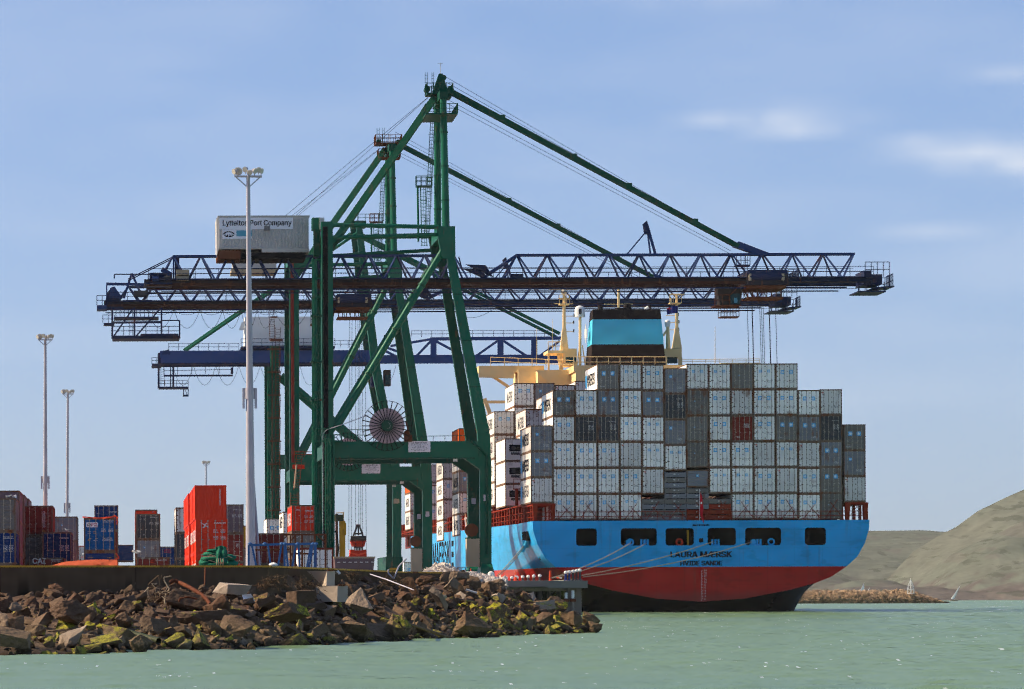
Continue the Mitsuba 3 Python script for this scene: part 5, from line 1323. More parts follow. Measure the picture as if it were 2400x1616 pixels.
# ------------------------------------------------------------------ wharf end on piles, with bollards
wf = thing('wharf_end', 'low concrete end of the wharf on piles, beside the ship stern', 'wharf')
YW = 395.0
zt = QUAY + .03
xa, xb = P(1160, 1360, YW)[0], P(1366, 1360, YW)[0]
part(wf, 'deck_beam', 'concrete_pale', lambda m: m.box((xa - 3, YW, zt - .42), (xb - .9, YW + 60, zt)))
part(wf, 'lower_beam', 'concrete_pale', lambda m: m.box((xa, YW + .5, zt - 1.02), (xb - 1.4, YW + 1.4, zt - .46)))
part(wf, 'corner_column', 'concrete', lambda m: m.box((xb - 1.5, YW - .1, -1.5), (xb - .75, YW + 1.2, zt - .25)))
part(wf, 'corner_column', 'concrete', lambda m: m.box((xb - .7, YW + .9, -1.5), (xb - .02, YW + 2.4, zt + .12)))
part(wf, 'corner_beam', 'concrete_pale', lambda m: m.box((xb - 1.6, YW - .2, zt - .24), (xb - .3, YW + 2.2, zt + .01)))
for px in (1326.5, 1342.5):
    c = P(px, 1380, YW - .6)
    fp = part(wf, 'fender_pile', 'concrete', lambda m: m.tube((c[0], YW - .6, -1.5), (c[0], YW - .6, 1.6 + .0), .16, n=10))
    part(fp, 'sleeve', 'white', lambda m: m.tube((c[0], YW - .6, 1.5), (c[0], YW - .6, 2.15 + .22 * (px > 1330)), .15, n=12))
    part(fp, 'collar', 'rust', lambda m: m.cbox((c[0], YW - .6, 1.42), (.55, .5, .3)))
for i in range(9):
    for j in range(4):
        x = xa - 1 + (xb - xa - 1) * i / 8
        part(wf, 'pile', 'concrete', lambda m: m.tube((x, YW + 3 + j * 9, -1.5), (x, YW + 3 + j * 9, zt - .42), .22, n=8, caps=False))
part(wf, 'waling', 'rust', lambda m: (m.tube((xa, YW + .4, 1.15), (xb - 1.5, YW + .4, 1.1), .05), m.tube((xa, YW + .4, .9), (xb - 1.5, YW + .4, .8), .05)))
for i in range(26):  # long run of piles under the wharf beside the ship
    part(wf, 'pile', 'concrete', lambda m: m.tube((XQ - .6, YW + 48 + i * 9, -1.5), (XQ - .6, YW + 48 + i * 9, zt - .5), .25, n=8, caps=False))
part(wf, 'cope', 'concrete_pale', lambda m: m.box((XQ - .9, YW + 4, zt - .5), (XQ - .1, 960, zt + .12)))
GB = 'white-capped mooring bollards on the wharf end'
for i, px in enumerate((1186, 1199.6, 1212, 1225, 1238, 1251, 1265, 1326, 1334, 1343, 1351, 1359)):
    big = i > 6
    Y = YW + (1.0 if big else 14 - i * 1.3)
    x = P(px, 1355, Y)[0]
    z = zt
    k = thing('bollard', f'{"tall" if big else "short"} bollard with round white cap, {ORD[i if not big else i - 7]} of its row from the landward end', 'bollard', GB)
    hh = .78 + .05 * (i - 7) if big else .32 + .03 * i
    part(k, 'post', 'flag_blue' if i in (7, 8) else 'grey_dark', lambda m: m.lathe((x, Y, z), [(.2, 0), (.2, .05), (.11, .1), (.10, hh)], 12))
    part(k, 'cap', 'white', lambda m: m.lathe((x, Y, z + hh - .14), [(.06, 0), (.16, .05), (.19, .14), (.14, .26), (0, .32)], 14))
for px, hh, Y, lab in ((1208.6, .86, YW + 3, 'orange cone with white band among the short bollards'), (1289.5, 1.0, YW + 6, 'tall orange marker post beside the mooring ropes'), (1103, .75, 420, 'red cone at the foot of the nearest crane leg')):
    x = P(px, 1350, Y)[0]
    k = thing('traffic_cone', lab, 'traffic cone', 'cones on the wharf')
    z0 = zt if Y < 410 else 4.0
    part(k, 'body', 'cone', lambda m: m.lathe((x, Y, z0), [(.22, 0), (.22, .04), (.13, .05), (.05 if px != 1289.5 else .11, hh), (0, hh)], 12))
    part(k, 'band', 'white', lambda m: m.lathe((x, Y, z0 + hh * .42), [(.106, 0), (.088, hh * .2)], 12))
k = thing('mooring_float', 'white round float standing where the rubble meets the wharf', 'float')
part(k, 'ball', 'white', lambda m: m.lathe(P(1151, 1357, 330), [(0, 0), (.22, .06), (.3, .25), (.24, .48), (.1, .58), (0, .6)], 14))
k = thing('tarpaulin', 'crumpled red plastic lying on the wharf end', 'tarpaulin')
part(k, 'sheet', 'cone', lambda m: m.mesh(trimesh.convex.convex_hull(P(1310, 1355, YW + 2) + np.random.default_rng(2).uniform(-1, 1, (14, 3)) * [.35, .3, .12])))
part(k, 'sheet', 'sail', lambda m: m.mesh(trimesh.convex.convex_hull(P(1313, 1355, YW + 1.8) + np.random.default_rng(3).uniform(-1, 1, (10, 3)) * [.2, .2, .12])))


def rope(label, p, q, sag, r=.045, color='rope'):
    key = thing('mooring_rope', label, 'mooring rope', 'mooring ropes')
    p, q = np.asarray(p, float), np.asarray(q, float)
    t = np.linspace(0, 1, 14)[:, None]
    pts = p + (q - p) * t + np.array([0, 0, -1.0]) * sag * (1 - (2 * t - 1) ** 2)
    m = M(color); m.path(list(pts), r, 6)
    scene[key] = m.ply()


BL, BR = P(1290, 1356, YW + 5), P(1362, 1350, YW + 1)
rope('upper rope of the first pair, from the second stern opening', P(1478, 1274, 458.9), BL, .35)
rope('lower rope of the first pair, from the second stern opening', P(1514, 1275, 458.9), BL + [.12, 0, 0], .45)
rope('upper rope of the second pair, crossing above the ship name', P(1670, 1271, 458.9), BR, .3)
rope('lower rope of the second pair, crossing under the ship name', P(1762, 1271, 458.9), BR + [.2, .2, -.12], .5)
rope('first of two ropes from the chock on the port quarter', P(1229, 1278, 467.3), P(1166, 1350, 440), .1, .05)
rope('second of two ropes from the chock on the port quarter', P(1231, 1279, 467.8), P(1169, 1352, 440), .2, .05)
m = M('funnel_blue')
c = P(1229, 1276, 467); m.tube(c + [-.2, 0, 0], c + [.5, 0, 0], .45, n=16); m.tube(c + [-.3, -.5, -.9], c + [.3, -.5, .4], .2, n=10); m.tube(c + [-.3, .6, -.9], c + [.3, .6, .4], .2, n=10); m.build('chock', ship)
k = thing('gangway', 'long narrow accommodation ladder hanging from the hull to the wharf', 'gangway')
part(k, 'stringer', 'galv', lambda m: (m.beam(P(1090, 1216, 545), P(1104, 1330, 520), .14, .3), m.beam(P(1093, 1216, 546.5), P(1107, 1330, 521.5), .14, .3)))
for i in range(34):
    u = (i + .5) / 34
    part(k, 'step', 'galv', lambda m: m.beam(P(1090 + 14 * u, 1216 + 114 * u, 545 - 25 * u), P(1093 + 14 * u, 1216 + 114 * u, 546.5 - 25 * u), .25, .05))
part(k, 'handrail', 'rope', lambda m: m.tube(P(1090, 1205, 545), P(1104, 1318, 520), .04))

# ------------------------------------------------------------------ light poles
POLES = 'tall floodlight poles over the yard'


def light_pole(label, px, py_top, Y, w_top, w_bot, collar, heads, px_bot=None, z0=YARD, stripes=False):
    t = thing('floodlight_pole', label, 'floodlight pole', POLES)
    top = P(px, py_top, Y); s = F / Y
    base = P(px_bot or px, 1335, Y); base[2] = z0
    part(t, 'shaft', 'galv', lambda m: m.tube(base, top, w_bot / s / 2, w_top / s / 2, n=24))
    for u in (.13, .27, .42, .58, .74):
        c = base + (top - base) * u
        r = (w_bot + (w_top - w_bot) * u) / s / 2
        part(t, 'joint_band', 'galv', lambda m: m.tube(c, c + [0, 0, .1], r + .012, n=24))
    if collar:
        c = base + (top - base) * ((P(px, collar, Y)[2] - z0) / (top[2] - z0))
        r = (w_bot + w_top) / s / 4
        part(t, 'collar', 'galv', lambda m: (m.tube(c - [0, 0, .35], c + [0, 0, .45], r + .1, n=20), m.box(c + [-r - .28, -.15, -1.05], c + [-r - .1, .15, .45]), m.box(c + [r + .1, -.15, -1.05], c + [r + .28, .15, .45])))
    R_ = heads / s
    part(t, 'head_frame', 'galv', lambda m: (m.tube(top + [-R_, 0, 0], top + [R_, 0, -.05 * R_], .07), m.tube(top + [0, -R_, 0], top + [0, R_, 0], .07), [m.tube(top + [R_ * .95 * math.cos(a), R_ * .95 * math.sin(a), 0], top + [.12 * math.cos(a), .12 * math.sin(a), -R_ * .75], .045, n=6) for a in (0, 1.57, 3.14, 4.71)], m.box(top + [-R_, -.2, -.06], top + [R_, .2, .04])))
    for i, (a, r, tilt) in enumerate(((3.3, 1.0, -.35), (3.0, .72, .55), (4.3, .5, -.2), (1.4, .6, .1), (.1, .95, .4), (-.25, .78, -.5), (5.4, .7, .3))):
        c = top + [R_ * r * math.cos(a), R_ * r * math.sin(a), .34 + .06 * (i % 3)]
        ax = np.array([math.cos(a) * .7 + tilt, -.75, -.35]); ax /= np.linalg.norm(ax)
        q = .17 + .10 * min(1, 20 / max(heads, 8)) * .8 + (.1 if i == 1 else 0)
        part(t, 'floodlight', 'lamp_white', lambda m: (m.tube(c - ax * .22, c + ax * .08, q * .45, q, n=14, color='galv'), m.tube(c + ax * .08, c + ax * .11, q * .93, n=14), m.tube(c - [0, 0, .35], c, .04, color='galv')))
    if stripes:
        for i, (dx, col) in enumerate(((-.28, 'orange_red'), (.02, 'orange_red'), (.3, 'orange_red'))):
            part(t, 'red_stripe', col, lambda m: m.box((base[0] + dx - .06, base[1] - w_bot / s / 2 * .98, base[2] + 1), (base[0] + dx + .06, base[1] - w_bot / s / 2 * .6, P(0, 1187, Y)[2])))
    return t


light_pole('tallest floodlight pole, in front of the red container stack', 581.5, 414, 302, 8.5, 24.5, 925, 32, 588)
k = light_pole('second tallest floodlight pole, on the far left with a red striped foot', 106, 797, 486, 6, 13, 1126, 17, 106, stripes=True)
bc = P(112, 1199, 484.8)
part(k, 'beacon', 'dark', lambda m: m.tube(bc - [.3, 0, 0], bc + [.2, 0, 0], .18))
s = trimesh.creation.icosphere(2, .23); s.apply_translation(bc + [0, -.25, .05])
m = M('orange'); m.mesh(s, None, True); key = m.build('beacon_lamp', k, label='lit orange beacon'); scene[key]['emitter'] = {'type': 'area', 'radiance': {'type': 'rgb', 'value': [9, 2.2, .1]}}
light_pole('thinner floodlight pole behind a stack of grey containers', 159, 924, 620, 5, 8.5, 1187, 13, 156)
light_pole('small distant floodlight pole rising behind the red stack', 483, 1088, 930, 3.4, 4, None, 8, 483)
k = thing('leaning_post', 'pale slender post leaning behind the tallest floodlight pole', 'post')
part(k, 'shaft', 'galv', lambda m: m.tube(P(608, 1335, 330), P(592, 1100, 330), .14, .1, n=10))

# ------------------------------------------------------------------ yard containers
YC = 'containers stacked in the yard'


def yard(label, pxl, pxr, top, kinds, H=2.59, Lq=12.19, Y=None, depth=1):
    """A yard stack whose front shows between two pixel columns; top: pixel row of its roof; kinds from the top down."""
    Y = Y or F * W / (pxr - pxl)
    z = P(pxl, top, Y)[2]
    x = P(pxl, top, Y)[0]
    for k, kd in enumerate(kinds):
        z -= H + .01
        if z < YARD - 1.9:
            break
        z_ = max(z, YARD)
        nm, col, dec, kw = kd
        container('yard_container', f'{nm}, {label}', (x, Y, z_), col, L=Lq, H=H if z_ == z else max(.8, z + H - z_), decals=dec, group=YC, tint=TINTS[(k + int(pxl)) % 3], **kw)
    return x, Y


def blk(seed, x, z, w, h, c='mark'):
    return ('block', seed, x, z, w, h, c)


PANELS = (blk(31, 1.35, 1.5, .38, .3), blk(32, 1.9, 1.5, .38, .3), blk(33, 1.35, 1.0, .38, .3), blk(34, 1.9, 1.0, .38, .3), blk(35, 1.4, 2.2, .9, .18))
NUM = (blk(41, 1.45, 2.0, .8, .2), blk(42, 1.45, 1.0, .35, .5), blk(43, 1.9, 1.0, .35, .5))
G0 = dict()
RT = dict(rotz=0)
# left edge row, receding to the right
x0, Y0 = yard('nearest stack at the left edge', 29.4 - 66, 29.4, 1168.5, [('grey container', 'grey_brown', (blk(1, .3, .3, .4, .2, 'yellow'),), G0), ('deep blue container with white numbers', 'navy_box', NUM + (blk(2, .3, .2, .4, .1, 'yellow'),), G0), ('pale grey container', 'pale_box', (), dict(reefer=False))], Y=354 * F / 10800 * 1.0 + 6)
for i, (col, nm, n) in enumerate((('purple_box', 'brown sided container', 3), ('grey_brown', 'greyish container', 3), ('grey', 'bluish container', 3))):
    for k in range(n):
        container('yard_container', f'{nm}, {ORD[i + 1]} behind the left edge stack, {ORD[k]} tier up', (x0 + .08 * i, Y0 + 13.0 * (i + 1), YARD + k * 2.6), col, H=2.59, group=YC, bars=False)
yard('upper left beside the receding row', 57, 82.5, 1186, [('dark red container with vertical lettering', 'brown_box', (blk(3, 1.5, .7, .3, 1.4), blk(4, 1.5, .3, .3, .25, 'yellow')), G0), ('grey container', 'grey_brown', NUM[:1], G0)], Y=385 * F / 10800 + 8)
yard('behind the tall dark blue one', 62, 84, 1253, [('plain pale grey container', 'pale_box', (), dict(reefer=False, bars=False)), ('plain grey container', 'grey', (), dict(bars=False))], Y=352)
yard('in front of the second pole', 126, 181, 1211.5, [('slate grey container', 'grey', (('star', .85, 1.7, .08), blk(5, 1.9, .2, .3, .1)), G0), ('brown container', 'purple_box', (), G0), ('brownish container', 'brown_box', (), G0)])
yard('left of the lettered blue container', 99.7, 167, 1248, [('dark blue container with small white numbers', 'navy_box', NUM + (blk(6, .5, 2.0, .2, .2),), G0), ('navy container', 'navy_box', (), G0)])
yard('low down at the wall edge', 76.8, 149, 1308, [('red container lettered CAI', 'brown_box', (('text', 'CAI', .42, .5, 1.75, 'mark'), blk(7, 1.5, 1.9, .8, .2)), G0)])
yard('under the orange netting fringe', 196.6, 270, 1214.7, [('blue container with a white and red logo panel', 'blue_box', (('rect', .18, 1.9, 1.08, 2.28, 'sign_white'), ('rect', .24, 1.95, .58, 2.2, 'purple_box'), ('text', 'PIL', .24, .85, 1.97, 'pil_red')) + PANELS[:2] + (blk(8, .3, 1.35, .25, .25), blk(9, .75, 1.35, .25, .25, 'yellow'), blk(10, .3, .8, .2, .2, 'yellow'), blk(11, .7, .8, .35, .1), blk(12, 1.45, 2.25, .85, .2), blk(13, 1.45, .8, .8, .3)), G0), ('navy container', 'navy_box', (blk(14, .3, 2.1, .4, .06, 'yellow'), blk(15, 1.8, 2.1, .4, .06, 'yellow')), dict(bars=False))], H=2.62)
yard('topmost behind the lettered blue container', 221, 277, 1185.2, [('black navy container', 'navy_box', (blk(16, .2, 1.7, .4, .1), blk(17, 1.5, 1.8, .8, .2)), G0), ('dull red container', 'brown_box', (), G0), ('red container', 'red_box', (), G0)])
yard('far off in a gap between stacks', 276, 295, 1278, [('narrow blue container', 'navy_box', (), dict(bars=False))], Y=640)
yard('far off in the left gap', 183, 200, 1280, [('white container with a red roof edge', 'pale_box', (), dict(frame='red_box'))], Y=640)
yard('second stack from the red row', 319.5, 375.4, 1205.5, [('charcoal container with white data panels', 'grey_dark', PANELS[:2] + (blk(18, .25, 2.0, .3, .15), blk(19, .75, 2.0, .2, .15), blk(20, .7, .4, .3, .1), blk(21, 1.4, 2.15, .8, .15)), G0), ('slate blue grey container', 'grey', (('star', .85, 1.75, .1), blk(22, 1.55, 1.5, .2, .4)), G0), ('dark container', 'grey_dark', (), G0)])
yard('peeping over the charcoal container', 317, 368.5, 1195.3, [('orange red container', 'red_box', (blk(23, 1.9, 2.2, .1, .2),), dict(end='solid', bars=False)), ('red container', 'brown_box', (), G0), ('dark container', 'grey_dark', (), G0)], Y=452)
yard('low at the edge left of the red row', 321, 397.6, 1306.5, [('dark red container with a round badge', 'brown_box', (blk(24, .35, 1.85, .25, .25), blk(25, .9, 1.6, .4, .2, 'red_box'), blk(26, 1.4, 1.75, .9, .12)), G0)])
yard('far off in the middle gap', 374, 398, 1282, [('navy container with a pink panel', 'navy_box', (blk(27, .6, 1.7, .9, .6, 'pil_red'),), G0)], Y=560)
yard('half hidden by the red row', 412, 470, 1190, [('grey reefer container with a blue square', 'pale_box', (('star', 1.0, 1.6, .2),), dict(reefer=True, side_text=('LINE', 1.0, 9, 6, .8, 'grey'))), ('black container', 'grey_dark', (), G0), ('dark container', 'grey_dark', (), G0)], Y=414)
# the long red row
for i in range(4):
    Yr = 317 + i * 12.35
    x = P(456.5, 1144.5, 317)[0] + .04 * math.sin(i * 2.1) - .035 * i
    for k in range(3):
        z = YARD - .12 + k * 2.61
        front = i == 0
        dec = ()
        en = 'doors'
        if k == 2:
            en, dec = 'solid', (('rect', 1.92, 1.05, 1.98, 2.3, 'mark'),)
        elif k == 1 and front:
            dec = PANELS + (('rect', .28, 2.1, .30, 2.3, 'red_box'),)
        nm = ('plain red end wall' if k == 2 else 'white bird emblem and panels' if k == 1 and front else 'red doors')
        t = container('yard_container', f'red container with {nm}, {ORD[i]} of the long red row, {ORD[k]} tier', (x + (.08 if k < 2 else 0), Yr, z), 'red_box', H=2.6, decals=dec, group=YC, end=en, bars=front, frame='red_box', side_text=('HAMBURG S\u00dcD', .9, 11.0, 9.6, .9, 'mark') if k < 2 else None, tint=.7)
        if k == 1 and front:  # the swooping bird emblem
            def bird(m):
                m.prism([(.3, 2.36), (.42, 2.33), (.62, 2.2), (.75, 2.12), (.92, 2.02), (1.05, 1.93), (.9, 1.97), (.76, 2.05), (.62, 1.92), (.5, 1.9), (.58, 2.0), (.66, 2.08), (.5, 2.22)], -.02, -.006, 'mark')
                m.prism([(.66, 2.2), (.82, 2.3), (.9, 2.31), (.8, 2.2), (.74, 2.14)], -.02, -.006, 'mark')
            key = numbered(f'{t}__emblem'); scene[key] = {**shared('bird', bird), 'to_world': T().translate([float(x + .08), Yr, float(z)])}
yard('just right of the long red row', 511, 566, 1183, [('purple brown container with white data panels', 'purple_box', PANELS[:2] + (blk(28, 1.4, 2.15, .8, .15),), G0), ('reddish brown container', 'brown_box', (blk(29, 1.4, 1.9, .8, .1), blk(30, 1.7, 1.4, .25, .4)), G0), ('reddish container', 'red_box', (), G0)], H=2.75, Y=394 * F / 10800 + 40)
yard('behind the purple brown one', 549, 596, 1233, [('yellow container', 'yellow', (), G0), ('grey container with a blue square', 'grey', (('star', 2.0, 1.5, .12),), G0), ('grey container', 'grey', (), G0)], Y=480)
yard('behind the blue trestles', 601, 666, 1250.5, [('dark red brown container with brass bars', 'brown_box', (), G0), ('dull red container', 'red_box', (), G0)], H=2.75)
yard('behind the tallest pole', 625, 661, 1216.5, [('pale reefer container', 'white_box', (('star', .75, 1.25, .28), ('star', 1.75, 1.25, .28)), G0), ('pale container', 'pale_box', (), G0)], Y=600)
yard('standing high behind the trestles', 684, 736, 1184.5, [('red container with white bird emblem', 'red_box', PANELS + (blk(36, .4, 2.3, .45, .2), blk(37, .75, 1.7, .12, .15)), dict(side_text=('HAMBURG', 1.3, 11.2, 8.5, .8, 'mark'))), ('brownish grey container', 'grey_brown', (blk(38, .4, 2.3, .3, .2),), dict(side_text=('MAERSK', 1.0, 11.2, 8.5, .8, 'letter')))], H=2.9, Y=440)
yard('beside the high red container', 664, 690, 1200, [('white sided container', 'white_box', (), dict(side_text=MTXT)), ('white container', 'pale_box', (), G0), ('pale container', 'pale_box', (), G0)], Y=462)
yard('low white one behind the trestles', 699, 781, 1285, [('white container with a rusty frame', 'white_box', (blk(39, 1.6, 1.55, .6, .12, 'grey'), blk(40, 1.6, 1.25, .5, .06, 'grey')), dict(frame='brown_box', reefer=True))], H=2.9, Lq=6.06)
yard('small one on the wharf between the crane feet', 947, 974, 1318, [('white container with a blue square', 'white_box', (('star', 1.0, 1.0, .3),), G0)], Y=F * W / 27.0)

# yellow lift truck mast, bin, grab
k = thing('reach_truck', 'yellow lift truck mast partly hidden behind the crane leg', 'lift truck')
Yy = 430.0
part(k, 'mast', 'yellow', lambda m: (m.box(P(796, 1308, Yy), P(809, 1222, Yy) + [0, .8, 0]), m.box(P(787, 1308, Yy), P(792, 1205, Yy) + [0, .8, 0], 'rust')))
part(k, 'top_frame', 'yellow', lambda m: (m.box(P(786, 1222, Yy - .3), P(805, 1207, Yy - .3) + [0, 1.4, 0], 'olive'), m.box(P(804, 1240, Yy - .2), P(806, 1201, Yy - .2) + [0, .5, 0]), m.tube(P(788, 1203, Yy), P(803, 1203, Yy), .05)))
part(k, 'boom', 'yellow', lambda m: m.box(P(802, 1255, Yy + .2), P(811, 1226, Yy + .2) + [0, .8, 0]))
part(k, 'hydraulic_hose', 'dark', lambda m: m.path([P(786, 1245, Yy - .4), P(791, 1262, Yy - .4), P(793, 1285, Yy - .4), P(792, 1305, Yy - .4)], .09))
k = thing('steel_hopper', 'rusty open steel hopper standing under the orange grab', 'hopper')
Yk = 380.0
a, b = P(784, 1334, Yk), P(878, 1309, Yk)
part(k, 'side', 'rust', lambda m: (m.hexa([[a[0] + .25, Yk + .2, YARD], [b[0] - .25, Yk + .2, YARD], [b[0] - .25, Yk + 3, YARD], [a[0] + .25, Yk + 3, YARD], [a[0], Yk, b[2]], [b[0], Yk, b[2]], [b[0], Yk + 3.2, b[2]], [a[0], Yk + 3.2, b[2]]], 'purple_box')))
part(k, 'top_rail', 'beige', lambda m: m.box((a[0] - .06, Yk - .08, b[2] - .02), (b[0] + .06, Yk + 3.3, b[2] + .14)))
for i in range(7):
    part(k, 'rib', 'mark', lambda m: m.cbox((a[0] + .4 + i * .52, Yk - .01, b[2] - .38), (.26, .06, .1)))
part(k, 'orange_strip', 'cone', lambda m: m.box((b[0] - 1.5, Yk - .03, YARD + .2), (b[0] - .8, Yk + .1, YARD + .75)))
k = thing('orange_grab', 'orange clamshell grab hanging on crane ropes over the hopper', 'grab')
Yg = 566.0
Pg = lambda x, y: P(x, y, Yg)
part(k, 'bridle', 'grey_dark', lambda m: (m.tube(Pg(828, 1258), Pg(838, 1232), .13), m.tube(Pg(851, 1258), Pg(842, 1232), .13), m.tube(Pg(828, 1252), Pg(851, 1252), .11), m.box(Pg(835, 1235), Pg(845, 1230) + [0, .6, 0], 'brown_box'), m.tube(Pg(840, 1256), Pg(840, 1235), .09)))
part(k, 'head', 'orange_red', lambda m: (m.hexa([Pg(826, 1282), Pg(854, 1282), Pg(854, 1282) + [0, 2, 0], Pg(826, 1282) + [0, 2, 0], Pg(822, 1268), Pg(858, 1268), Pg(858, 1268) + [0, 2.4, 0], Pg(822, 1268) + [0, 2.4, 0]]), m.hexa([Pg(821, 1270), Pg(859, 1270), Pg(859, 1270) + [0, 2.4, 0], Pg(821, 1270) + [0, 2.4, 0], Pg(825, 1259), Pg(855, 1259), Pg(855, 1259) + [0, 2.4, 0], Pg(825, 1259) + [0, 2.4, 0]], 'grey_dark'), m.tube(Pg(822, 1262) + [0, -.1, 0], Pg(858, 1262) + [0, -.1, 0], .3, color='grey_dark')))
part(k, 'neck', 'grey_dark', lambda m: m.box(Pg(831, 1290), Pg(850, 1274) + [0, 1.8, 0]))
for q in (833, 839.5, 846):
    part(k, 'pin', 'mark', lambda m: m.cbox(Pg(q, 1288), (.22, .3, .35)))
part(k, 'bucket', 'orange_red', lambda m: (m.hexa([Pg(820, 1308), Pg(860, 1308), Pg(860, 1308) + [0, 2.4, 0], Pg(820, 1308) + [0, 2.4, 0], Pg(821, 1289), Pg(859, 1289), Pg(859, 1289) + [0, 2.4, 0], Pg(821, 1289) + [0, 2.4, 0]]), m.beam(Pg(822, 1297) + [0, -.1, 0], Pg(840, 1302) + [0, -.1, 0], .2, .25, color='cone'), m.beam(Pg(840, 1302) + [0, -.1, 0], Pg(858, 1296) + [0, -.1, 0], .2, .25, color='cone')))

# blue trestles and rusty gantry frame
Yt = 196.0
for i, (l, r, legs, lab) in enumerate(((583, 668, ((583, 583), (590, 605), (628, 637), (660, 648), (667, 667)), 'left blue steel trestle beside the tallest pole'), (664, 741, ((669, 677), (693, 682), (700, 702), (729, 716), (733, 722), (739, 739)), 'right blue steel trestle in front of the white container'))):
    k = thing('steel_trestle', lab, 'trestle', 'blue steel trestles at the wall edge')
    part(k, 'top_beam', 'blue_trestle', lambda m: m.beam(P(l, 1279 - i * 2, Yt + i), P(r, 1276 - i, Yt + i), .11, .11))
    for a, b in legs:
        w = .09 if a != 739 else .14
        bp = P(b, 1331, Yt + i); bp[2] = YARD
        part(k, 'leg', 'blue_trestle', lambda m: m.beam(P(a, 1278, Yt + i), bp, w, w))
    for a in (l + 3, (l + r) / 2 - 5, r - 8, r - 1):
        part(k, 'lug', 'blue_trestle', lambda m: m.lathe(P(a, 1277, Yt + i), [(.13, 0), (.1, .06), (.03, .1)], 8))
k = thing('gantry_frame', 'thin rust coloured steel frame behind the blue trestles', 'steel frame')
Yf_ = 225.0
for px in (681, 692, 708, 738, 763):
    q = P(px, 1333, Yf_); q[2] = YARD
    part(k, 'post', 'rust', lambda m: m.beam(P(px, 1254 if px > 680 else 1290, Yf_), q, .1, .1))
for a, b in (((664, 1254), (765, 1254)), ((680, 1299), (741, 1299)), ((598, 1290), (680, 1289))):
    part(k, 'rail', 'rust', lambda m: m.beam(P(*a, Yf_), P(*b, Yf_), .08, .09))
for a, b in (((664, 1265), (674, 1255)), ((683, 1268), (692, 1256)), ((744, 1256), (762, 1272)), ((683, 1300), (697, 1330)), ((732, 1300), (722, 1330))):
    part(k, 'brace', 'rust', lambda m: m.beam(P(*a, Yf_), P(*b, Yf_), .06, .07))
# low wooden stack and white bag under the trestles
k = thing('timber_pile', 'low timber pile under the left trestle', 'timber')
for i in range(4):
    q = P(618, 1328, 205); part(k, 'plank', 'beige', lambda m: m.box((q[0] - .05 * i, 205 + i * .1, YARD + i * .12), (q[0] + .75 - .07 * i, 208, YARD + i * .12 + .11)))
k = thing('sack', 'white sack lying on the sea wall edge', 'sack')
s = trimesh.creation.icosphere(2, 1.0); s.vertices *= [.16, .13, .075]; s.vertices += .03 * (meshkit.fbm(s.vertices * 9, 3, 2)[:, None] - .5); s.apply_translation(P(640, 1324.5, 146.3))
part(k, 'bag', 'white', lambda m: m.mesh(s, None, True))
# bundle of green netting
k = thing('net_pile', 'heap of folded green netting in front of the red row', 'net pile')
rng = np.random.default_rng(8)
Yn = 176.0
for i, (px, py, w, h) in enumerate(((505, 1325, 38, 7), (498, 1317, 34, 7), (508, 1309, 32, 7), (492, 1312, 22, 8), (520, 1318, 30, 8), (538, 1322, 20, 10), (503, 1300, 28, 8), (512, 1294, 22, 7), (540, 1308, 14, 8), (480, 1321, 14, 7), (515, 1303, 26, 7), (500, 1291, 15, 4))):
    s = trimesh.creation.icosphere(3, 1.0)
    s.vertices *= np.array([w, 26, h]) * Yn / F
    s.vertices += s.vertex_normals * (.16 * (meshkit.fbm(s.vertices * [5, 4, 13] + i * 3, 4, i) - .5))[:, None]
    s.apply_translation(P(px, py, Yn + rng.uniform(-.15, .2)))
    part(k, 'fold', 'net_green', lambda m: m.mesh(s, None, True), tint=TINTS[i % 3])
drape = M('net_green'); vv, ff = [], []
for i in range(13):
    for j in range(10):
        u, v_ = i / 12, j / 9
        c = P(506 + 25 * u - 4 * v_ * (1 - u) + 4 * v_, 1284 + 38 * v_ - 4 * math.sin(u * 3.1), Yn - .55 - .25 * v_)
        vv.append(c + [0, .07 * math.sin(u * 14 + v_ * 3) + .05 * math.sin(v_ * 11), 0])
for i in range(12):
    for j in range(9):
        a = i * 10 + j; ff.append([a, a + 1, a + 11, a + 10])
drape.raw(vv, ff); drape.build('draped_fold', k)
for i, px in enumerate((508, 512, 517, 523)):
    part(k, 'rope_end', 'rope', lambda m: m.path([P(px, 1310, Yn - .95), P(px + .5, 1318, Yn - 1.0), P(px - .6, 1326, Yn - .95)], .02, 5))
for i in range(10):
    q = P(rng.uniform(470, 548), rng.uniform(1300, 1324), Yn - .6)
    part(k, 'cord', 'rope', lambda m: m.path([q, q + [rng.uniform(.05, .25), 0, rng.uniform(-.08, .08)], q + [rng.uniform(.25, .4), -.02, rng.uniform(-.1, .04)]], .018, 5))


# orange netting: a sagging sheet along the wall and a fringe on the blue container
def cloth(name, par, pts_top, pts_bot, color, seed, n=26, r=8):
    m = M(color); tx = np.array(pts_top); bx = np.array(pts_bot); u = np.linspace(0, 1, n)
    A = np.stack([np.interp(u, np.linspace(0, 1, len(tx)), tx[:, k]) for k in range(3)], 1)
    B = np.stack([np.interp(u, np.linspace(0, 1, len(bx)), bx[:, k]) for k in range(3)], 1)
    V = np.array([A + (B - A) * t for t in np.linspace(0, 1, r)])
    d = meshkit.fbm(np.stack([V[..., 0] * 2.2, V[..., 2] * 5, V[..., 0] * 0], -1), 3, seed) - .5
    V[..., 1] += d * .55
    i = (np.arange(r - 1)[:, None] * n + np.arange(n - 1)[None]).ravel()
    m.raw(V.reshape(-1, 3), np.stack([i, i + n, i + n + 1, i + 1], 1)); return m.build(name, par)


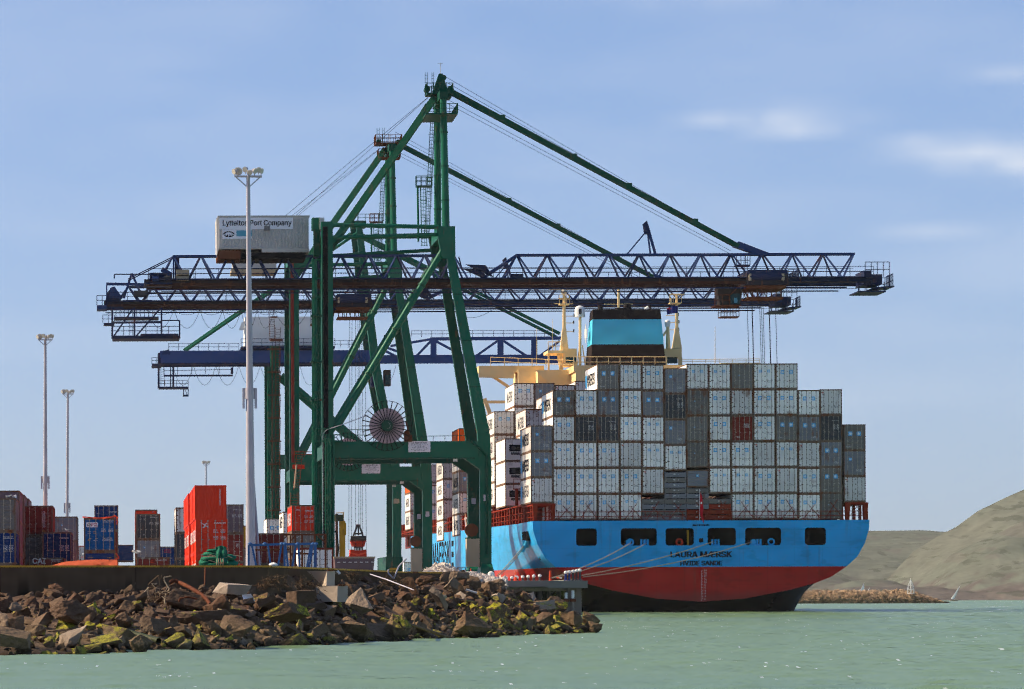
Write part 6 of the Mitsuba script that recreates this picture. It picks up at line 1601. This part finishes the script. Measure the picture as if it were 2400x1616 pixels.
k = thing('safety_net', 'orange safety netting sagging along the yard behind the sea wall', 'safety net')
cloth('sheet', k, [P(118, 1327, 158), P(150, 1318, 158), P(190, 1314, 158), P(230, 1312, 158), P(275, 1313, 158)], [P(118, 1332, 157), P(160, 1332, 157), P(200, 1332, 157), P(240, 1332, 157), P(276, 1332, 157)], 'net_orange', 4)
cloth('sheet', k, [P(165, 1319, 159), P(200, 1318, 159), P(240, 1315.5, 159), P(272, 1316, 159)], [P(165, 1332, 158.4), P(200, 1332, 158.4), P(240, 1332, 158.4), P(274, 1332, 158.4)], 'net_orange', 6)
for px in (188, 231, 257, 276):
    part(k, 'stake', 'rust', lambda m: m.beam(P(px, 1334, 157.9), P(px, 1311, 157.9), .03, .03))
k = thing('safety_net', 'bright orange netting strung over the edge of the lettered blue container', 'safety net')
Yp = F * W / (270 - 196.6) - .25
cloth('fringe', k, [P(193, 1211, Yp), P(200, 1211.5, Yp), P(215, 1213, Yp), P(235, 1213.5, Yp), P(255, 1212, Yp), P(270, 1208.5, Yp), P(277, 1213, Yp)], [P(194, 1215, Yp), P(200, 1214.5, Yp), P(215, 1215.5, Yp), P(235, 1216.5, Yp), P(255, 1215.5, Yp), P(270, 1212.5, Yp), P(277, 1217, Yp)], 'cone', 2, r=4)
part(k, 'tail', 'cone', lambda m: (m.path([P(273, 1214, Yp), P(275, 1224, Yp), P(273.5, 1231, Yp)], .035), m.path([P(271, 1297, Yp), P(275, 1302, Yp), P(279, 1308, Yp), P(276, 1312, Yp)], .05)))
k = thing('roof_debris', 'small pale clutter on the roof of the left edge stack', 'debris')
rng = np.random.default_rng(77)
for i in range(6):
    q = P(16 + 4 * i, 1165, Y0 + 2)
    part(k, 'piece', 'mark' if i % 2 else 'grey', lambda m: m.mesh(trimesh.convex.convex_hull(q + rng.uniform(-1, 1, (8, 3)) * [.2, .3, .16])))


def gull(label, c, span, yaw, perched):
    t = thing('gull', label, 'gull', 'gulls')
    c = np.asarray(c, float)
    m = M('bird')
    s = trimesh.creation.icosphere(2, 1.0)
    v = s.vertices * [1.0, .36, .34]
    v[:, 2] += .12 * v[:, 0] ** 2
    v[:, 1:] *= (1 - .55 * np.clip(-v[:, :1], 0, 1))
    s.vertices = v * span * .27
    h = trimesh.creation.icosphere(2, span * .085); h.apply_translation([span * .25, 0, span * (.17 if perched else .06)])
    b = trimesh.convex.convex_hull(np.vstack([s.vertices[s.vertices[:, 0] > span * .12], h.vertices]))
    allm = trimesh.util.concatenate([s, b])
    R = trimesh.transformations.rotation_matrix(yaw, [0, 0, 1])
    allm.apply_transform(R); allm.apply_translation(c); m.mesh(allm, None, True)
    m.build('body', t)
    def place(pts):
        return [c + (R[:3, :3] @ np.array(p)) * 1.0 for p in pts]
    m = M('yellow'); p = place([(span * .32, 0, span * (.17 if perched else .06)), (span * .42, 0, span * (.15 if perched else .05))]); m.tube(p[0], p[1], span * .02, span * .006, n=6); m.build('beak', t)
    if perched:
        for d in (-1, 1):
            m = M('cone'); p = place([(0, d * span * .05, -span * .05), (0, d * span * .05, -span * .24)]); m.tube(p[0], p[1], span * .015, n=5); m.build('leg', t)
    for d in (-1, 1):
        m = M('gull_grey')
        if perched:
            pts = place([(span * .12, d * span * .09, span * .06), (-span * .3, d * span * .05, span * .1), (-span * .34, d * span * .04, span * .05), (span * .05, d * span * .11, -span * .01)])
        else:
            pts = place([(span * .12, d * span * .06, span * .03), (span * .16, d * span * .26, span * .14), (-span * .06, d * span * .52, span * .10), (-.0 * span, d * span * .26, span * .10), (-span * .1, d * span * .06, span * .02)])
        a = np.array(pts); m.raw(np.vstack([a, a + [0, 0, -.012]]), [[0, 1, 2], [0, 2, 3], [0, 3, 4]] if len(a) == 5 else [[0, 1, 2], [0, 2, 3]]); m.build('wing', t)


gull('white gull gliding in front of the slate blue grey container', P(322, 1295, 200), .85, 2.6, False)
gull('gull standing on the dark blue container', P(157, 1243, 300), .5, 2.9, True)
gull('gull standing at the foot of the lettered blue container', P(193, 1303, 214), .55, 1.2, True)

# ------------------------------------------------------------------ rubble bank
BANK = np.array([(-40, 100, -42, 141.3, 1.75), (-3.3, 114, -3.7, 141.5, 1.75), (3.17, 126.9, 4.0, 145.2, 2.0), (7.73, 142.7, 8.6, 159, 2.1), (13.6, 163, 13.0, 181, 2.3),
                 (18.6, 176.5, 15.5, 187, 2.55), (21.9, 187.4, 16.6, 192.5, 2.3), (22.6, 196, 17, 198, 1.9), (20, 216, 16.6, 206, 1.7), (17.3, 260, 15.9, 230, 1.6)], float)
BT = np.concatenate([[0], np.cumsum(np.linalg.norm(np.diff(BANK[:, :2], axis=0), axis=1))])


def bank(t, s):
    """Point of the bank: t metres along the toe, s from 0 at the water to 1 at the wall."""
    q = np.array([np.interp(t, BT, BANK[:, k]) for k in range(5)])
    x, y = q[0] + (q[2] - q[0]) * s, q[1] + (q[3] - q[1]) * s
    z = q[4] * np.clip(s, 0, 1) ** .85 - .25 * (1 - np.clip(s, 0, 1)) ** 3 - np.where(s < 0, .8 * -s * 6, 0)
    return x, y, z


def rock_colour(p, n, uv):
    a = fbm(p.x * 2.3, p.y * 2.3, p.z * 2.3, 4)
    b = fbm(p.x * 9, p.y * 9, p.z * 9, 3)
    g = fbm(p.x * 28, p.y * 28, p.z * 28, 2)
    low = smoothstep(1.15, .45, p.z + .35 * (a - .5))            # tidal zone: barnacles and dried silt, paler than the rock above
    brown = mix((.020, .010, .006), (.165, .088, .050), a * .4 + b * .35 + g * .25)
    tan = mix((.035, .024, .014), (.27, .185, .115), a * .4 + b * .35 + g * .25)
    stone = mix((.024, .016, .010), (.17, .115, .078), a * .4 + b * .35 + g * .25)
    brown = mix(mix(brown, stone, smoothstep(.24, .34, uv.y) * smoothstep(.46, .38, uv.y) * .8), tan, smoothstep(.42, .54, uv.y) * .75)
    silt = mix((.045, .030, .018), (.27, .195, .115), a * .3 + b * .4 + g * .3)
    pale = mix((.19, .15, .115), (.46, .38, .31), a * .4 + b * .3 + g * .3)
    c = mix(brown, silt, low * .75)
    c = mix(c, pale, smoothstep(.72, .98, uv.y) * (1 - .5 * low))
    wet = smoothstep(.34, .10, p.z + .2 * (b - .5))
    c = c * (1 - .65 * wet)
    mossn = fbm(p.x * 1.25 + 5, p.y * .8, p.z * 1.2, 3)
    k = smoothstep(.575 - .08 * low, .65, mossn * .5 + b * .16 + g * .1 + .22 * smoothstep(.2, .5, uv.x)) * smoothstep(.0, .6, n.z) * smoothstep(2.0, 1.2, p.z)
    moss = mix((.08, .085, .008), (.36, .34, .015), smoothstep(.35, .62, b * .6 + g * .4))
    olive = mix((.05, .05, .018), (.20, .18, .06), b * .5 + g * .5)
    return mix(c, mix(moss, olive, low * .45), k * .92)


def rock_relief(p, n, uv):
    return fbm(p.x * 7, p.y * 7, p.z * 7, 4) * .7 + .3 * dr.abs(fbm(p.x * 3 + 9, p.y * 3, p.z * 3, 3) - .5)


scene['rock'] = {'type': 'twosided', 'inner': {'type': 'bumpmap', 'scale': .10, 'texture': mikit.proc(rock_relief, eps=.015), 'nested': {'type': 'principled', 'base_color': mikit.proc(rock_colour), 'roughness': .8, 'specular': .15}}}


def rock_mesh(rng, size, slab=False, detail=2):
    n = 15
    p = rng.normal(size=(n, 3)); p /= np.linalg.norm(p, axis=1, keepdims=True)
    p *= rng.uniform(.72, 1.08, (n, 1))
    sc = np.array([rng.uniform(.75, 1.25), rng.uniform(.7, 1.1), rng.uniform(.55, .95)])
    if slab:
        p = np.array([[x, y, z] for x in (-1, 1) for y in (-1, 1) for z in (-1, 1)], float) * [1, .8, .3] + rng.normal(size=(8, 3)) * .1
        sc = np.array([rng.uniform(.9, 1.4), rng.uniform(.7, 1.1), rng.uniform(.7, 1.2)])
    m = trimesh.convex.convex_hull(p * sc)
    for _ in range(detail):
        v, f = trimesh.remesh.subdivide(m.vertices, m.faces); m = trimesh.Trimesh(v, f, process=False)
    v = np.array(m.vertices)
    off = rng.uniform(0, 90, 3)
    d = v / (np.linalg.norm(v, axis=1, keepdims=True) + 1e-9)
    rough = (.10 if slab else .22)
    v = v + d * (rough * (meshkit.fbm(v * 2.1 + off, 3, 1) - .5) + .16 * (np.abs(meshkit.fbm(v * 5 + off, 3, 2) - .5)) - .05)[:, None]
    R = trimesh.transformations.random_rotation_matrix(rng.uniform(size=3))[:3, :3]
    if slab:
        a = rng.uniform(-.5, .5, 2); R = trimesh.transformations.euler_matrix(a[0], a[1], rng.uniform(0, 6.28))[:3, :3]
    return (v @ R.T) * size, np.array(m.faces)


def rock_ply(v, f, moss, tint):
    q = v[f].reshape(-1, 3)
    ff = np.arange(len(q)).reshape(-1, 3)
    nn = np.cross(q[1::3] - q[0::3], q[2::3] - q[0::3]); nn /= np.linalg.norm(nn, axis=1, keepdims=True) + 1e-12
    vn = np.zeros_like(v)
    for k in range(3):
        np.add.at(vn, f[:, k], np.cross(v[f[:, 1]] - v[f[:, 0]], v[f[:, 2]] - v[f[:, 0]]))
    vn /= np.linalg.norm(vn, axis=1, keepdims=True) + 1e-12
    n = np.repeat(nn, 3, 0) * .8 + vn[f].reshape(-1, 3) * .2
    n /= np.linalg.norm(n, axis=1, keepdims=True)
    uv = np.column_stack([np.full(len(q), moss), np.full(len(q), tint)])
    return {'type': 'ply', 'filename': meshkit.write_ply((q, ff), False, uv, None, normals=n), 'face_normals': False, 'bsdf': {'type': 'ref', 'id': 'rock'}}


# the earth under the rubble
tt, ss_ = np.linspace(0, BT[-1], 220), np.linspace(-.25, 1.02, 50)
V = np.array([[bank(t, s) for s in ss_] for t in tt])
V[..., 2] += .35 * (meshkit.fbm(V * [.9, .9, 0] + 3, 4, 4) - .62)
i = (np.arange(219)[:, None] * 50 + np.arange(49)[None]).ravel()
f = np.stack([i, i + 1, i + 51, i + 50], 1)
f = np.vstack([f[:, [0, 1, 2]], f[:, [0, 2, 3]]])
scene['rubble_bank'] = rock_ply(V.reshape(-1, 3), f, .0, .3)
labels['rubble_bank'] = {'kind': 'structure', 'label': 'dark earth and silt between the rubble'}

rng = np.random.default_rng(2024)
placed = []       # x, y, z, size, moss, tint, slab
HERO = [  # (label, px, py of its middle, Y, half size in px across, height factor, slab, moss, tint)
    ('pale flat concrete slab lying level high on the bank, brightest of all', 544, 1381, 139.5, 46, .34, True, 0, 1.0),
    ('large pale grey boulder beside the concrete blocks', 842, 1410, 147.5, 33, 1.0, False, 0, .84),
    ('long dark slab with mossy yellow top in the middle of the bank', 672, 1436, 136, 56, .45, True, .5, .3),
    ('big dark hollowed boulder in the middle of the left bank', 166, 1438, 126, 52, .62, False, .2, .3),
    ('pale topped block at the lower left corner of the bank', 22, 1494, 117.5, 50, .62, True, .1, .75),
    ('large dark wedge shaped boulder at the waterline below the crane foot', 1108, 1466, 163, 46, .75, False, .2, .45),
    ('large brown boulder near the waterline with a pale rim', 832, 1478, 146, 44, .75, False, .3, .5),
    ('yellow green topped boulder standing free of the others at mid bank', 932, 1468, 150, 34, .85, False, .6, .7),
    ('upright tan concrete slab leaning out of the bank, green at its foot', 1028, 1404, 168, 24, 1.35, True, .4, .85),
    ('brown boulder at the top of the bank next to the wharf end', 1150, 1380, 184, 36, .62, False, 0, .7),
    ('dark lumpy boulder crowning the bank below the gravel heap', 998, 1362, 172, 24, .6, False, 0, .15),
    ('broad purple grey boulder on the crest under the crane foot', 1076, 1352, 181, 25, .55, False, 0, .8),
    ('tan rounded boulder just under the crest', 1058, 1372, 176, 20, 1.0, False, 0, .8),
    ('dark brown boulder leaning at the crest, right of the broad one', 1110, 1366, 182, 18, .95, False, 0, .55),
    ('mossy boulder at the outer tip of the bank, highest there', 1305, 1417, 186.5, 27, .7, False, .6, .5),
    ('large rounded boulder at the seaward tip', 1340, 1452, 185, 26, .75, False, .3, .4),
    ('outermost boulder of the tip, half in the water', 1392, 1472, 186, 20, .8, False, .3, .45),
    ('olive domed boulder behind the outermost one', 1385, 1450, 188, 22, .75, False, .6, .5),
    ('weathered boulder low on the bank in front of the timber', 550, 1470, 131, 48, .6, False, .2, .35),
    ('smooth brown boulder under the driftwood tangle', 365, 1465, 128, 40, .6, False, .1, .35),
    ('flat slab with a bright yellow moss patch, left of the middle', 250, 1500, 122.5, 40, .42, True, .6, .7),
    ('pointed grey boulder at the waterline in the left half', 330, 1512, 121.5, 30, .8, False, .3, .7),
    ('squat dark boulder left of the pale blocks', 705, 1400, 141, 34, .5, True, .0, .4),
    ('leaning brown slab above the long mossy one', 622, 1412, 138, 26, .7, True, .1, .45)]
hero_keys = []
for lab, px, py, Y, hw, hf, slab, moss, tint in HERO:
    sz = hw * Y / F
    v, f = rock_mesh(rng, 1.0, slab, 4)
    if hf < .35:
        q0 = np.array([[x, y, z] for x in (-1, 1) for y in (-1, 1) for z in (-1, 1)], float) + rng.normal(size=(8, 3)) * [.12, .12, .06]
        hm = trimesh.convex.convex_hull(q0)
        for _ in range(3):
            hv, hf_ = trimesh.remesh.subdivide(hm.vertices, hm.faces); hm = trimesh.Trimesh(hv, hf_, process=False)
        v, f = np.array(hm.vertices), np.array(hm.faces)
        v = v + .06 * (meshkit.fbm(v * 3, 3, 8) - .5)[:, None] * np.sign(v)
        v = v @ trimesh.transformations.euler_matrix(.22, .10, .5)[:3, :3].T
    e = np.ptp(v, axis=0)
    v = (v - (v.max(0) + v.min(0)) / 2) / e * 2 * [sz, sz * .9, sz * hf]
    c = P(px, py, Y)
    k = thing('boulder', lab, 'boulder', 'boulders of the rubble bank')
    scene[k] = rock_ply(v + c, f, moss, tint)
    placed.append((c[0], c[1], sz * .8))
ROCKS = []
for target, lo, hi in ((120, .42, .78), (1250, .2, .44), (4600, .07, .2)):
    n = tries = 0
    while n < target and tries < 60000:
        tries += 1
        t = rng.uniform(BT[-1] * .16, BT[-1] * .97)
        s = rng.uniform(-.03, .99)
        x, y, z = bank(t, s)
        if not (-.034 * y - 3 < x < .125 * y + 3):
            continue
        r = rng.uniform(lo, hi) * (1.0 if s < .7 else .85)
        if any((x - a) ** 2 + (y - b) ** 2 < (.62 * (r + q)) ** 2 for a, b, q in placed[-1400:] if lo > .2):
            continue
        placed.append((x, y, r))
        ROCKS.append((x, y, z + r * rng.uniform(.05, .38), r, s))
        n += 1
ROCKS.sort(key=lambda q: -q[3] / q[1] * (1.0 if -.029 < q[0] / q[1] < .22 else 0))
BAND = ((.2, 'at the waterline'), (.62, 'halfway up the bank'), (9, 'high on the bank'))
PLACE = ((210, 'below the left edge stacks'), (400, 'below the orange netting'), (590, 'below the long red row'), (760, 'below the blue trestles'), (930, 'right of the concrete blocks'), (1100, 'below the gravel heap'), (1230, 'near the wharf end'), (9999, 'on the seaward tip'))
loose_v, loose_f, loose_n, off = [], [], [], 0
acc = {0: [[], [], 0], 1: [[], [], 0]}
for i, (x, y, z, r, s) in enumerate(ROCKS):
    mossy = rng.random() < (.3 if s < .6 else .06) + (.45 if x > 13.5 and s < .75 else 0)
    tint = float(rng.choice([.15, .35, .5, .8], p=[.35, .33, .2, .12])) + (.18 if s < .15 else 0) + (.14 if x > 13.5 and s < .8 else 0)
    slab = rng.random() < (.32 if x < 12 else .12)
    v, f = rock_mesh(rng, r, slab, 3 if i < 110 else 2 if i < 276 else (1 if r > .2 else 0))
    v = v + [x, y, z]
    if i < 276:
        b = next(t for lim, t in BAND if s < lim)
        px_ = XP + x * F / y
        look = ('yellow green mossed ' if mossy else 'pale bare ' if tint > .7 else 'dark bare ' if tint < .3 else 'brown bare ') + ('flat slab ' if slab else ('large rock ' if r > .5 else 'rock ') )
        b = b + ', ' + next(t_ for lim, t_ in PLACE if px_ < lim)
        k = thing('rubble_rock', look + b, 'rock', 'loose rubble rocks')
        scene[k] = rock_ply(v, f, .5 if mossy else .0, tint)
    else:
        a = acc[int(mossy)]
        a[0].append(v); a[1].append(f + a[2]); a[2] += len(v)
for k_, nm in ((0, 'rubble_stones'), (1, 'mossy_rubble_stones')):
    scene[nm] = rock_ply(np.vstack(acc[k_][0]), np.vstack(acc[k_][1]), .5 * k_, .35 + .12 * k_)
    labels[nm] = {'kind': 'stuff', 'label': ('small mossy' if k_ else 'small brown') + ' stones filling the gaps of the rubble bank', 'category': 'stones'}

# flotsam on the bank
def stick(label, pts, r, color, cat='pole', name='driftwood_pole'):
    k = thing(name, label, cat)
    m = M(color); m.path([P(*p) for p in pts], r, 7)
    scene[k] = m.ply()


stick('long white pole lying across the bank below the sea wall', [(868, 1347, 158), (905, 1359, 157), (970, 1384, 155)], .026, 'galv')
stick('bent white pipe sticking up in front of the crane feet', [(911, 1335, 172), (909, 1344, 172), (923, 1357, 172), (935, 1328, 172), (953, 1310, 172)], .035, 'galv', 'pipe', 'bent_pipe')
stick('curved rusty pipe hooking down the bank beside the pale slab', [(398, 1367, 139), (408, 1361, 139), (420, 1366, 139), (445, 1378, 138), (470, 1393, 137), (484, 1405, 136.5), (493, 1418, 136)], .07, 'rust', 'pipe', 'bent_pipe')
stick('thin rusty hoop of rebar under the curved pipe', [(419, 1412, 136), (422, 1404, 136), (440, 1400, 136), (462, 1405, 136)], .03, 'rust', 'reinforcing bar', 'rebar')
stick('long mossy plank lying along the lower left bank', [(280, 1477, 127), (325, 1490, 126.5), (372, 1503, 125.5)], .1, 'olive', 'plank', 'plank')
stick('pale forked stick at the foot of the bank near the wedge boulder', [(952, 1462, 152), (985, 1472, 154), (1030, 1488, 157), (1062, 1497, 159)], .06, 'wood', 'branch', 'branch')
stick('pale stick under the mossy topped free boulder', [(935, 1459, 148), (943, 1471, 149), (955, 1474, 150)], .04, 'wood', 'branch', 'branch')
stick('thin steel rod standing against the sea wall', [(481, 1331, 144), (480, 1372, 143)], .022, 'rust', 'reinforcing bar', 'rebar')
stick('short white rail on the rubble near the wharf', [(1092, 1383, 178), (1118, 1391, 178)], .05, 'mark')
stick('short white stub leaning above the concrete blocks', [(790, 1339, 152), (797, 1346, 152)], .05, 'mark')
k = thing('driftwood_tangle', 'pale tangle of roots and wire on the bank left of the curved pipe', 'driftwood')
r2 = np.random.default_rng(6)
for i in range(34):
    c = P(372 + r2.normal() * 14, 1396 + r2.normal() * 11, 138 + r2.normal() * .5)
    q = [c]
    for _ in range(4):
        q.append(q[-1] + r2.normal(size=3) * [.16, .1, .13])
    m = M('beige' if i % 3 == 0 else 'wood'); m.path(q, .010 + .012 * (i % 4 == 0), 5); m.build('root', k)
k = thing('plastic_sheet', 'scrap of white plastic on the rubble right of the pale slab', 'plastic')
m = M('sail'); c = P(581, 1402, 139); m.raw(np.array([[-.2, 0, .1], [.1, -.1, .14], [.24, 0, -.1], [.05, -.2, -.17], [-.16, -.12, -.06]]) + c, [[0, 1, 2], [0, 2, 3], [0, 3, 4]]); m.raw(np.array([[-.2, .03, .1], [.1, -.07, .14], [.24, .03, -.1], [.05, -.17, -.17], [-.16, -.09, -.06]]) + c, [[2, 1, 0], [3, 2, 0], [4, 3, 0]]); m.build('sheet', k)
k = thing('dried_grass', 'brown dead scrub growing on the bank below the wall', 'scrub', kind='stuff')
labels[k] = {'label': 'brown dead scrub growing on the bank below the wall', 'kind': 'stuff', 'category': 'scrub'}
m = M('wood')
for cx, cy, n in ((640, 1360, 60), (655, 1372, 60), (620, 1372, 50), (710, 1368, 40), (735, 1380, 40), (905, 1368, 60), (940, 1366, 60), (830, 1352, 70), (60, 1400, 40), (400, 1395, 60)):
    for _ in range(n):
        c = P(cx + r2.normal() * 9, cy + r2.normal() * 6, 143.5 if cx < 800 else 160)
        m.tube(c, c + r2.normal(size=3) * [.16, .12, .14], .012, .004, n=4, caps=False)
scene[k] = m.ply()
# pale gravel heaps
for nm, px0, px1, top, base, Y, n in (('gravel', 1000, 1068, 1329, 1346, 192, 700), ('shell_gravel', 1085, 1180, 1346, 1380, 190, 800)):
    m = M('stone_white'); r3 = np.random.default_rng(len(nm))
    vs, fs, o = [], [], 0
    for _ in range(n):
        u = r3.uniform(-1, 1); h = (1 - abs(u) ** 1.6)
        w = r3.uniform(0, 1)
        if nm == 'gravel':
            c = P((px0 + px1) / 2 + u * (px1 - px0) / 2, base - (base - top) * h * w, Y + (1 - w) * -1.2)
        else:
            c = P((px0 + px1) / 2 + u * (px1 - px0) / 2, top + (u + 1) * 8 + 12 * w, Y - w * 3)
        h_ = trimesh.convex.convex_hull(r3.normal(size=(8, 3)) * r3.uniform(.05, .12))
        vs.append(np.array(h_.vertices) + c); fs.append(np.array(h_.faces) + o); o += len(h_.vertices)
    m.raw(np.vstack(vs), np.vstack(fs))
    if nm == 'gravel':
        a = P(px0, base, Y); b = P(px1, base, Y); t_ = P((px0 + px1) / 2, top + 3, Y)
        m.raw([a, b, t_, t_ + [0, 2, -.2]], [[0, 1, 2], [0, 2, 3], [1, 3, 2]])
    d = m.ply(); scene[nm] = d
    labels[nm] = {'kind': 'stuff', 'label': 'heap of pale broken stone behind the wall edge' if nm == 'gravel' else 'scatter of pale shells and stones beside the wharf end', 'category': 'gravel'}
k = thing('barrier', 'small dark railing on the quay left of the nearest crane foot', 'barrier')
part(k, 'rail', 'grey_dark', lambda m: railing(m, [P(1071, 1343, 300), P(1101, 1343, 300)], h=.35, r=.03, step=.35))
part(k, 'post', 'grey_dark', lambda m: m.tube(P(1073, 1345, 300), P(1072, 1332, 300), .08))

# ------------------------------------------------------------------ breakwater, beacon, sailing boats
bw = thing('breakwater', 'long low stone breakwater behind the ship with its head towards the harbour mouth', 'breakwater')
YB_ = 1160.0
xs0, xs1 = P(1500, 1410, YB_)[0], P(2222, 1410, YB_)[0]
m = M('wood')
zt_ = P(2000, 1385, YB_)[2]
m.hexa([[xs0, YB_ - 4, -2], [xs1, YB_ + 2, -2], [xs1, YB_ + 6, -2], [xs0, YB_ + 16, -2], [xs0, YB_ + 3, zt_ - .6], [xs1 - 9, YB_ + 4, zt_ - .8], [xs1 - 9, YB_ + 6, zt_ - .8], [xs0, YB_ + 9, zt_ - .6]])
m.build('core', bw)
r4 = np.random.default_rng(31)
vs, fs, uvs, o = [], [], [], 0
cols = []
for i in range(3600):
    x = r4.uniform(xs0 + 20, xs1)
    w = r4.uniform(0, 1)
    lim = np.clip((xs1 - x) / 10.0, 0, 1)
    z = -.2 + (zt_ + .1) * w * lim
    y = YB_ - 4 + 7 * w * (1) + (4 if w > .95 else 0) * r4.random()
    r_ = r4.uniform(.35, .8)
    v, f = rock_mesh(r4, r_, False, 0)
    v += [x, y, z]
    vs.append(v); fs.append(f + o); o += len(v); cols.append(np.full(len(f) * 3, np.clip(w * .9 + r4.uniform(-.25, .25), 0, 1)))
v, f = np.vstack(vs), np.vstack(fs)
q = v[f].reshape(-1, 3); nn = np.repeat(np.cross(q[1::3] - q[0::3], q[2::3] - q[0::3]), 3, 0); nn /= np.linalg.norm(nn, axis=1, keepdims=True) + 1e-12


def far_rock(p, n, uv):
    c = mix((.05, .045, .025), (.32, .21, .12), smoothstep(.15, .6, uv.y))
    return mix(c, (.46, .34, .22), smoothstep(.75, 1.0, uv.y)) * (.6 + .8 * cell_rand(p.x * 1.1, p.y * .7, p.z * 1.2))


scene['far_rock'] = {'type': 'diffuse', 'reflectance': mikit.proc(far_rock)}
scene[bw + '__stones'] = {'type': 'ply', 'filename': meshkit.write_ply((q, np.arange(len(q)).reshape(-1, 3)), False, np.column_stack([np.zeros(len(q)), np.concatenate(cols)]), None, normals=nn), 'face_normals': False, 'bsdf': {'type': 'ref', 'id': 'far_rock'}}
labels[bw + '__stones'] = {'kind': 'stuff', 'label': 'brown stones facing the breakwater'}
k = thing('beacon_tower', 'white lattice beacon tower on the breakwater', 'beacon')
c0, c1 = P(2134.5, 1393, YB_ - 1), P(2134.5, 1361, YB_ - 1)
hgt = c1[2] - c0[2]
for i in range(6):
    a = i * math.pi / 3 + .2
    pts = [c0 + [r * math.cos(a), r * math.sin(a), h * hgt] for r, h in ((1.0, 0), (.95, .3), (.7, .65), (.25, .92), (.1, 1.0))]
    part(k, 'rib', 'white', lambda m: m.path(pts, .09, 5))
for r, h in ((1.0, .02), (.95, .3), (.72, .62), (.3, .9)):
    part(k, 'ring', 'white', lambda m: m.path([c0 + [r * math.cos(a), r * math.sin(a), h * hgt] for a in np.linspace(0, 6.283, 13)], .08, 5))
part(k, 'top_mark', 'white', lambda m: m.tube(c0 + [0, 0, hgt], c0 + [0, 0, hgt * 1.15], .08))


def sailboat(label, px, py_w, Y, mast_px, lean, hull_px, jib):
    k = thing('sailing_boat', label, 'sailing boat', 'sailing boats in the far harbour')
    s = Y / F
    c = P(px, py_w, Y); c[2] = 0
    L = hull_px * s
    m = M('beige')
    n = 11; vv = []
    for i in range(n):
        u = i / (n - 1) * 2 - 1
        b = L * .16 * (1 - abs(u) ** 2.4) ** .6
        for y_, z_ in ((-b, L * .10), (-b * .75, 0), (0, -.2), (b * .75, 0), (b, L * .10)):
            vv.append([c[0] + u * L / 2, c[1] + y_, z_ + .04 * L * (u > .2) * u])
    ff = [[i * 5 + j, i * 5 + 5 + j, i * 5 + 6 + j, i * 5 + 1 + j] for i in range(n - 1) for j in range(4)]
    m.raw(vv, ff); m.raw(vv, [[i * 5, i * 5 + 4, i * 5 + 9, i * 5 + 5] for i in range(n - 1)], None, 'wood'); m.build('hull', k)
    top = c + [lean * mast_px * s, 0, mast_px * s]
    part(k, 'mast', 'galv', lambda m: m.tube(c + [L * .08, 0, 0], top, .07, .05, n=6))
    foot = c + [L * .06, 0, L * .2]
    boom = foot + [-L * .42, -.3, .1]
    def sail(m, a, b, d, col):
        vv = []
        for i in range(7):
            for j in range(5):
                u, w = i / 6, j / 4
                p = (a * (1 - w) + b * w) * (1 - u) + d * u
                vv.append(p + np.array([0, -.35 * math.sin(math.pi * w) * (1 - u) - .02, 0]))
        ff = [[i * 5 + j, i * 5 + j + 1, i * 5 + 6 + j, i * 5 + 5 + j] for i in range(6) for j in range(4)]
        m.raw(vv, ff)
    part(k, 'mainsail', 'sail', lambda m: sail(m, foot, boom, top, 'sail'))
    if jib:
        part(k, 'jib', 'sail', lambda m: sail(m, c + [L * .48, 0, L * .14], c + [L * .1, -.2, L * .18], top * .85 + foot * .15, 'sail'))
    return k


sailboat('sailing boat heeling on open water right of the breakwater', 2235, 1410.5, 1900, 37, .42, 20, False)
sailboat('white sailed boat behind the middle of the breakwater', 2017, 1408, 1500, 46, .18, 30, True)
sailboat('white sailed boat just right of the ship, hull hidden by the breakwater', 1921, 1408, 1500, 30, -.1, 24, False)
sailboat('small sail close beside the boat behind the middle of the breakwater', 2028, 1408, 1620, 35, .3, 18, False)
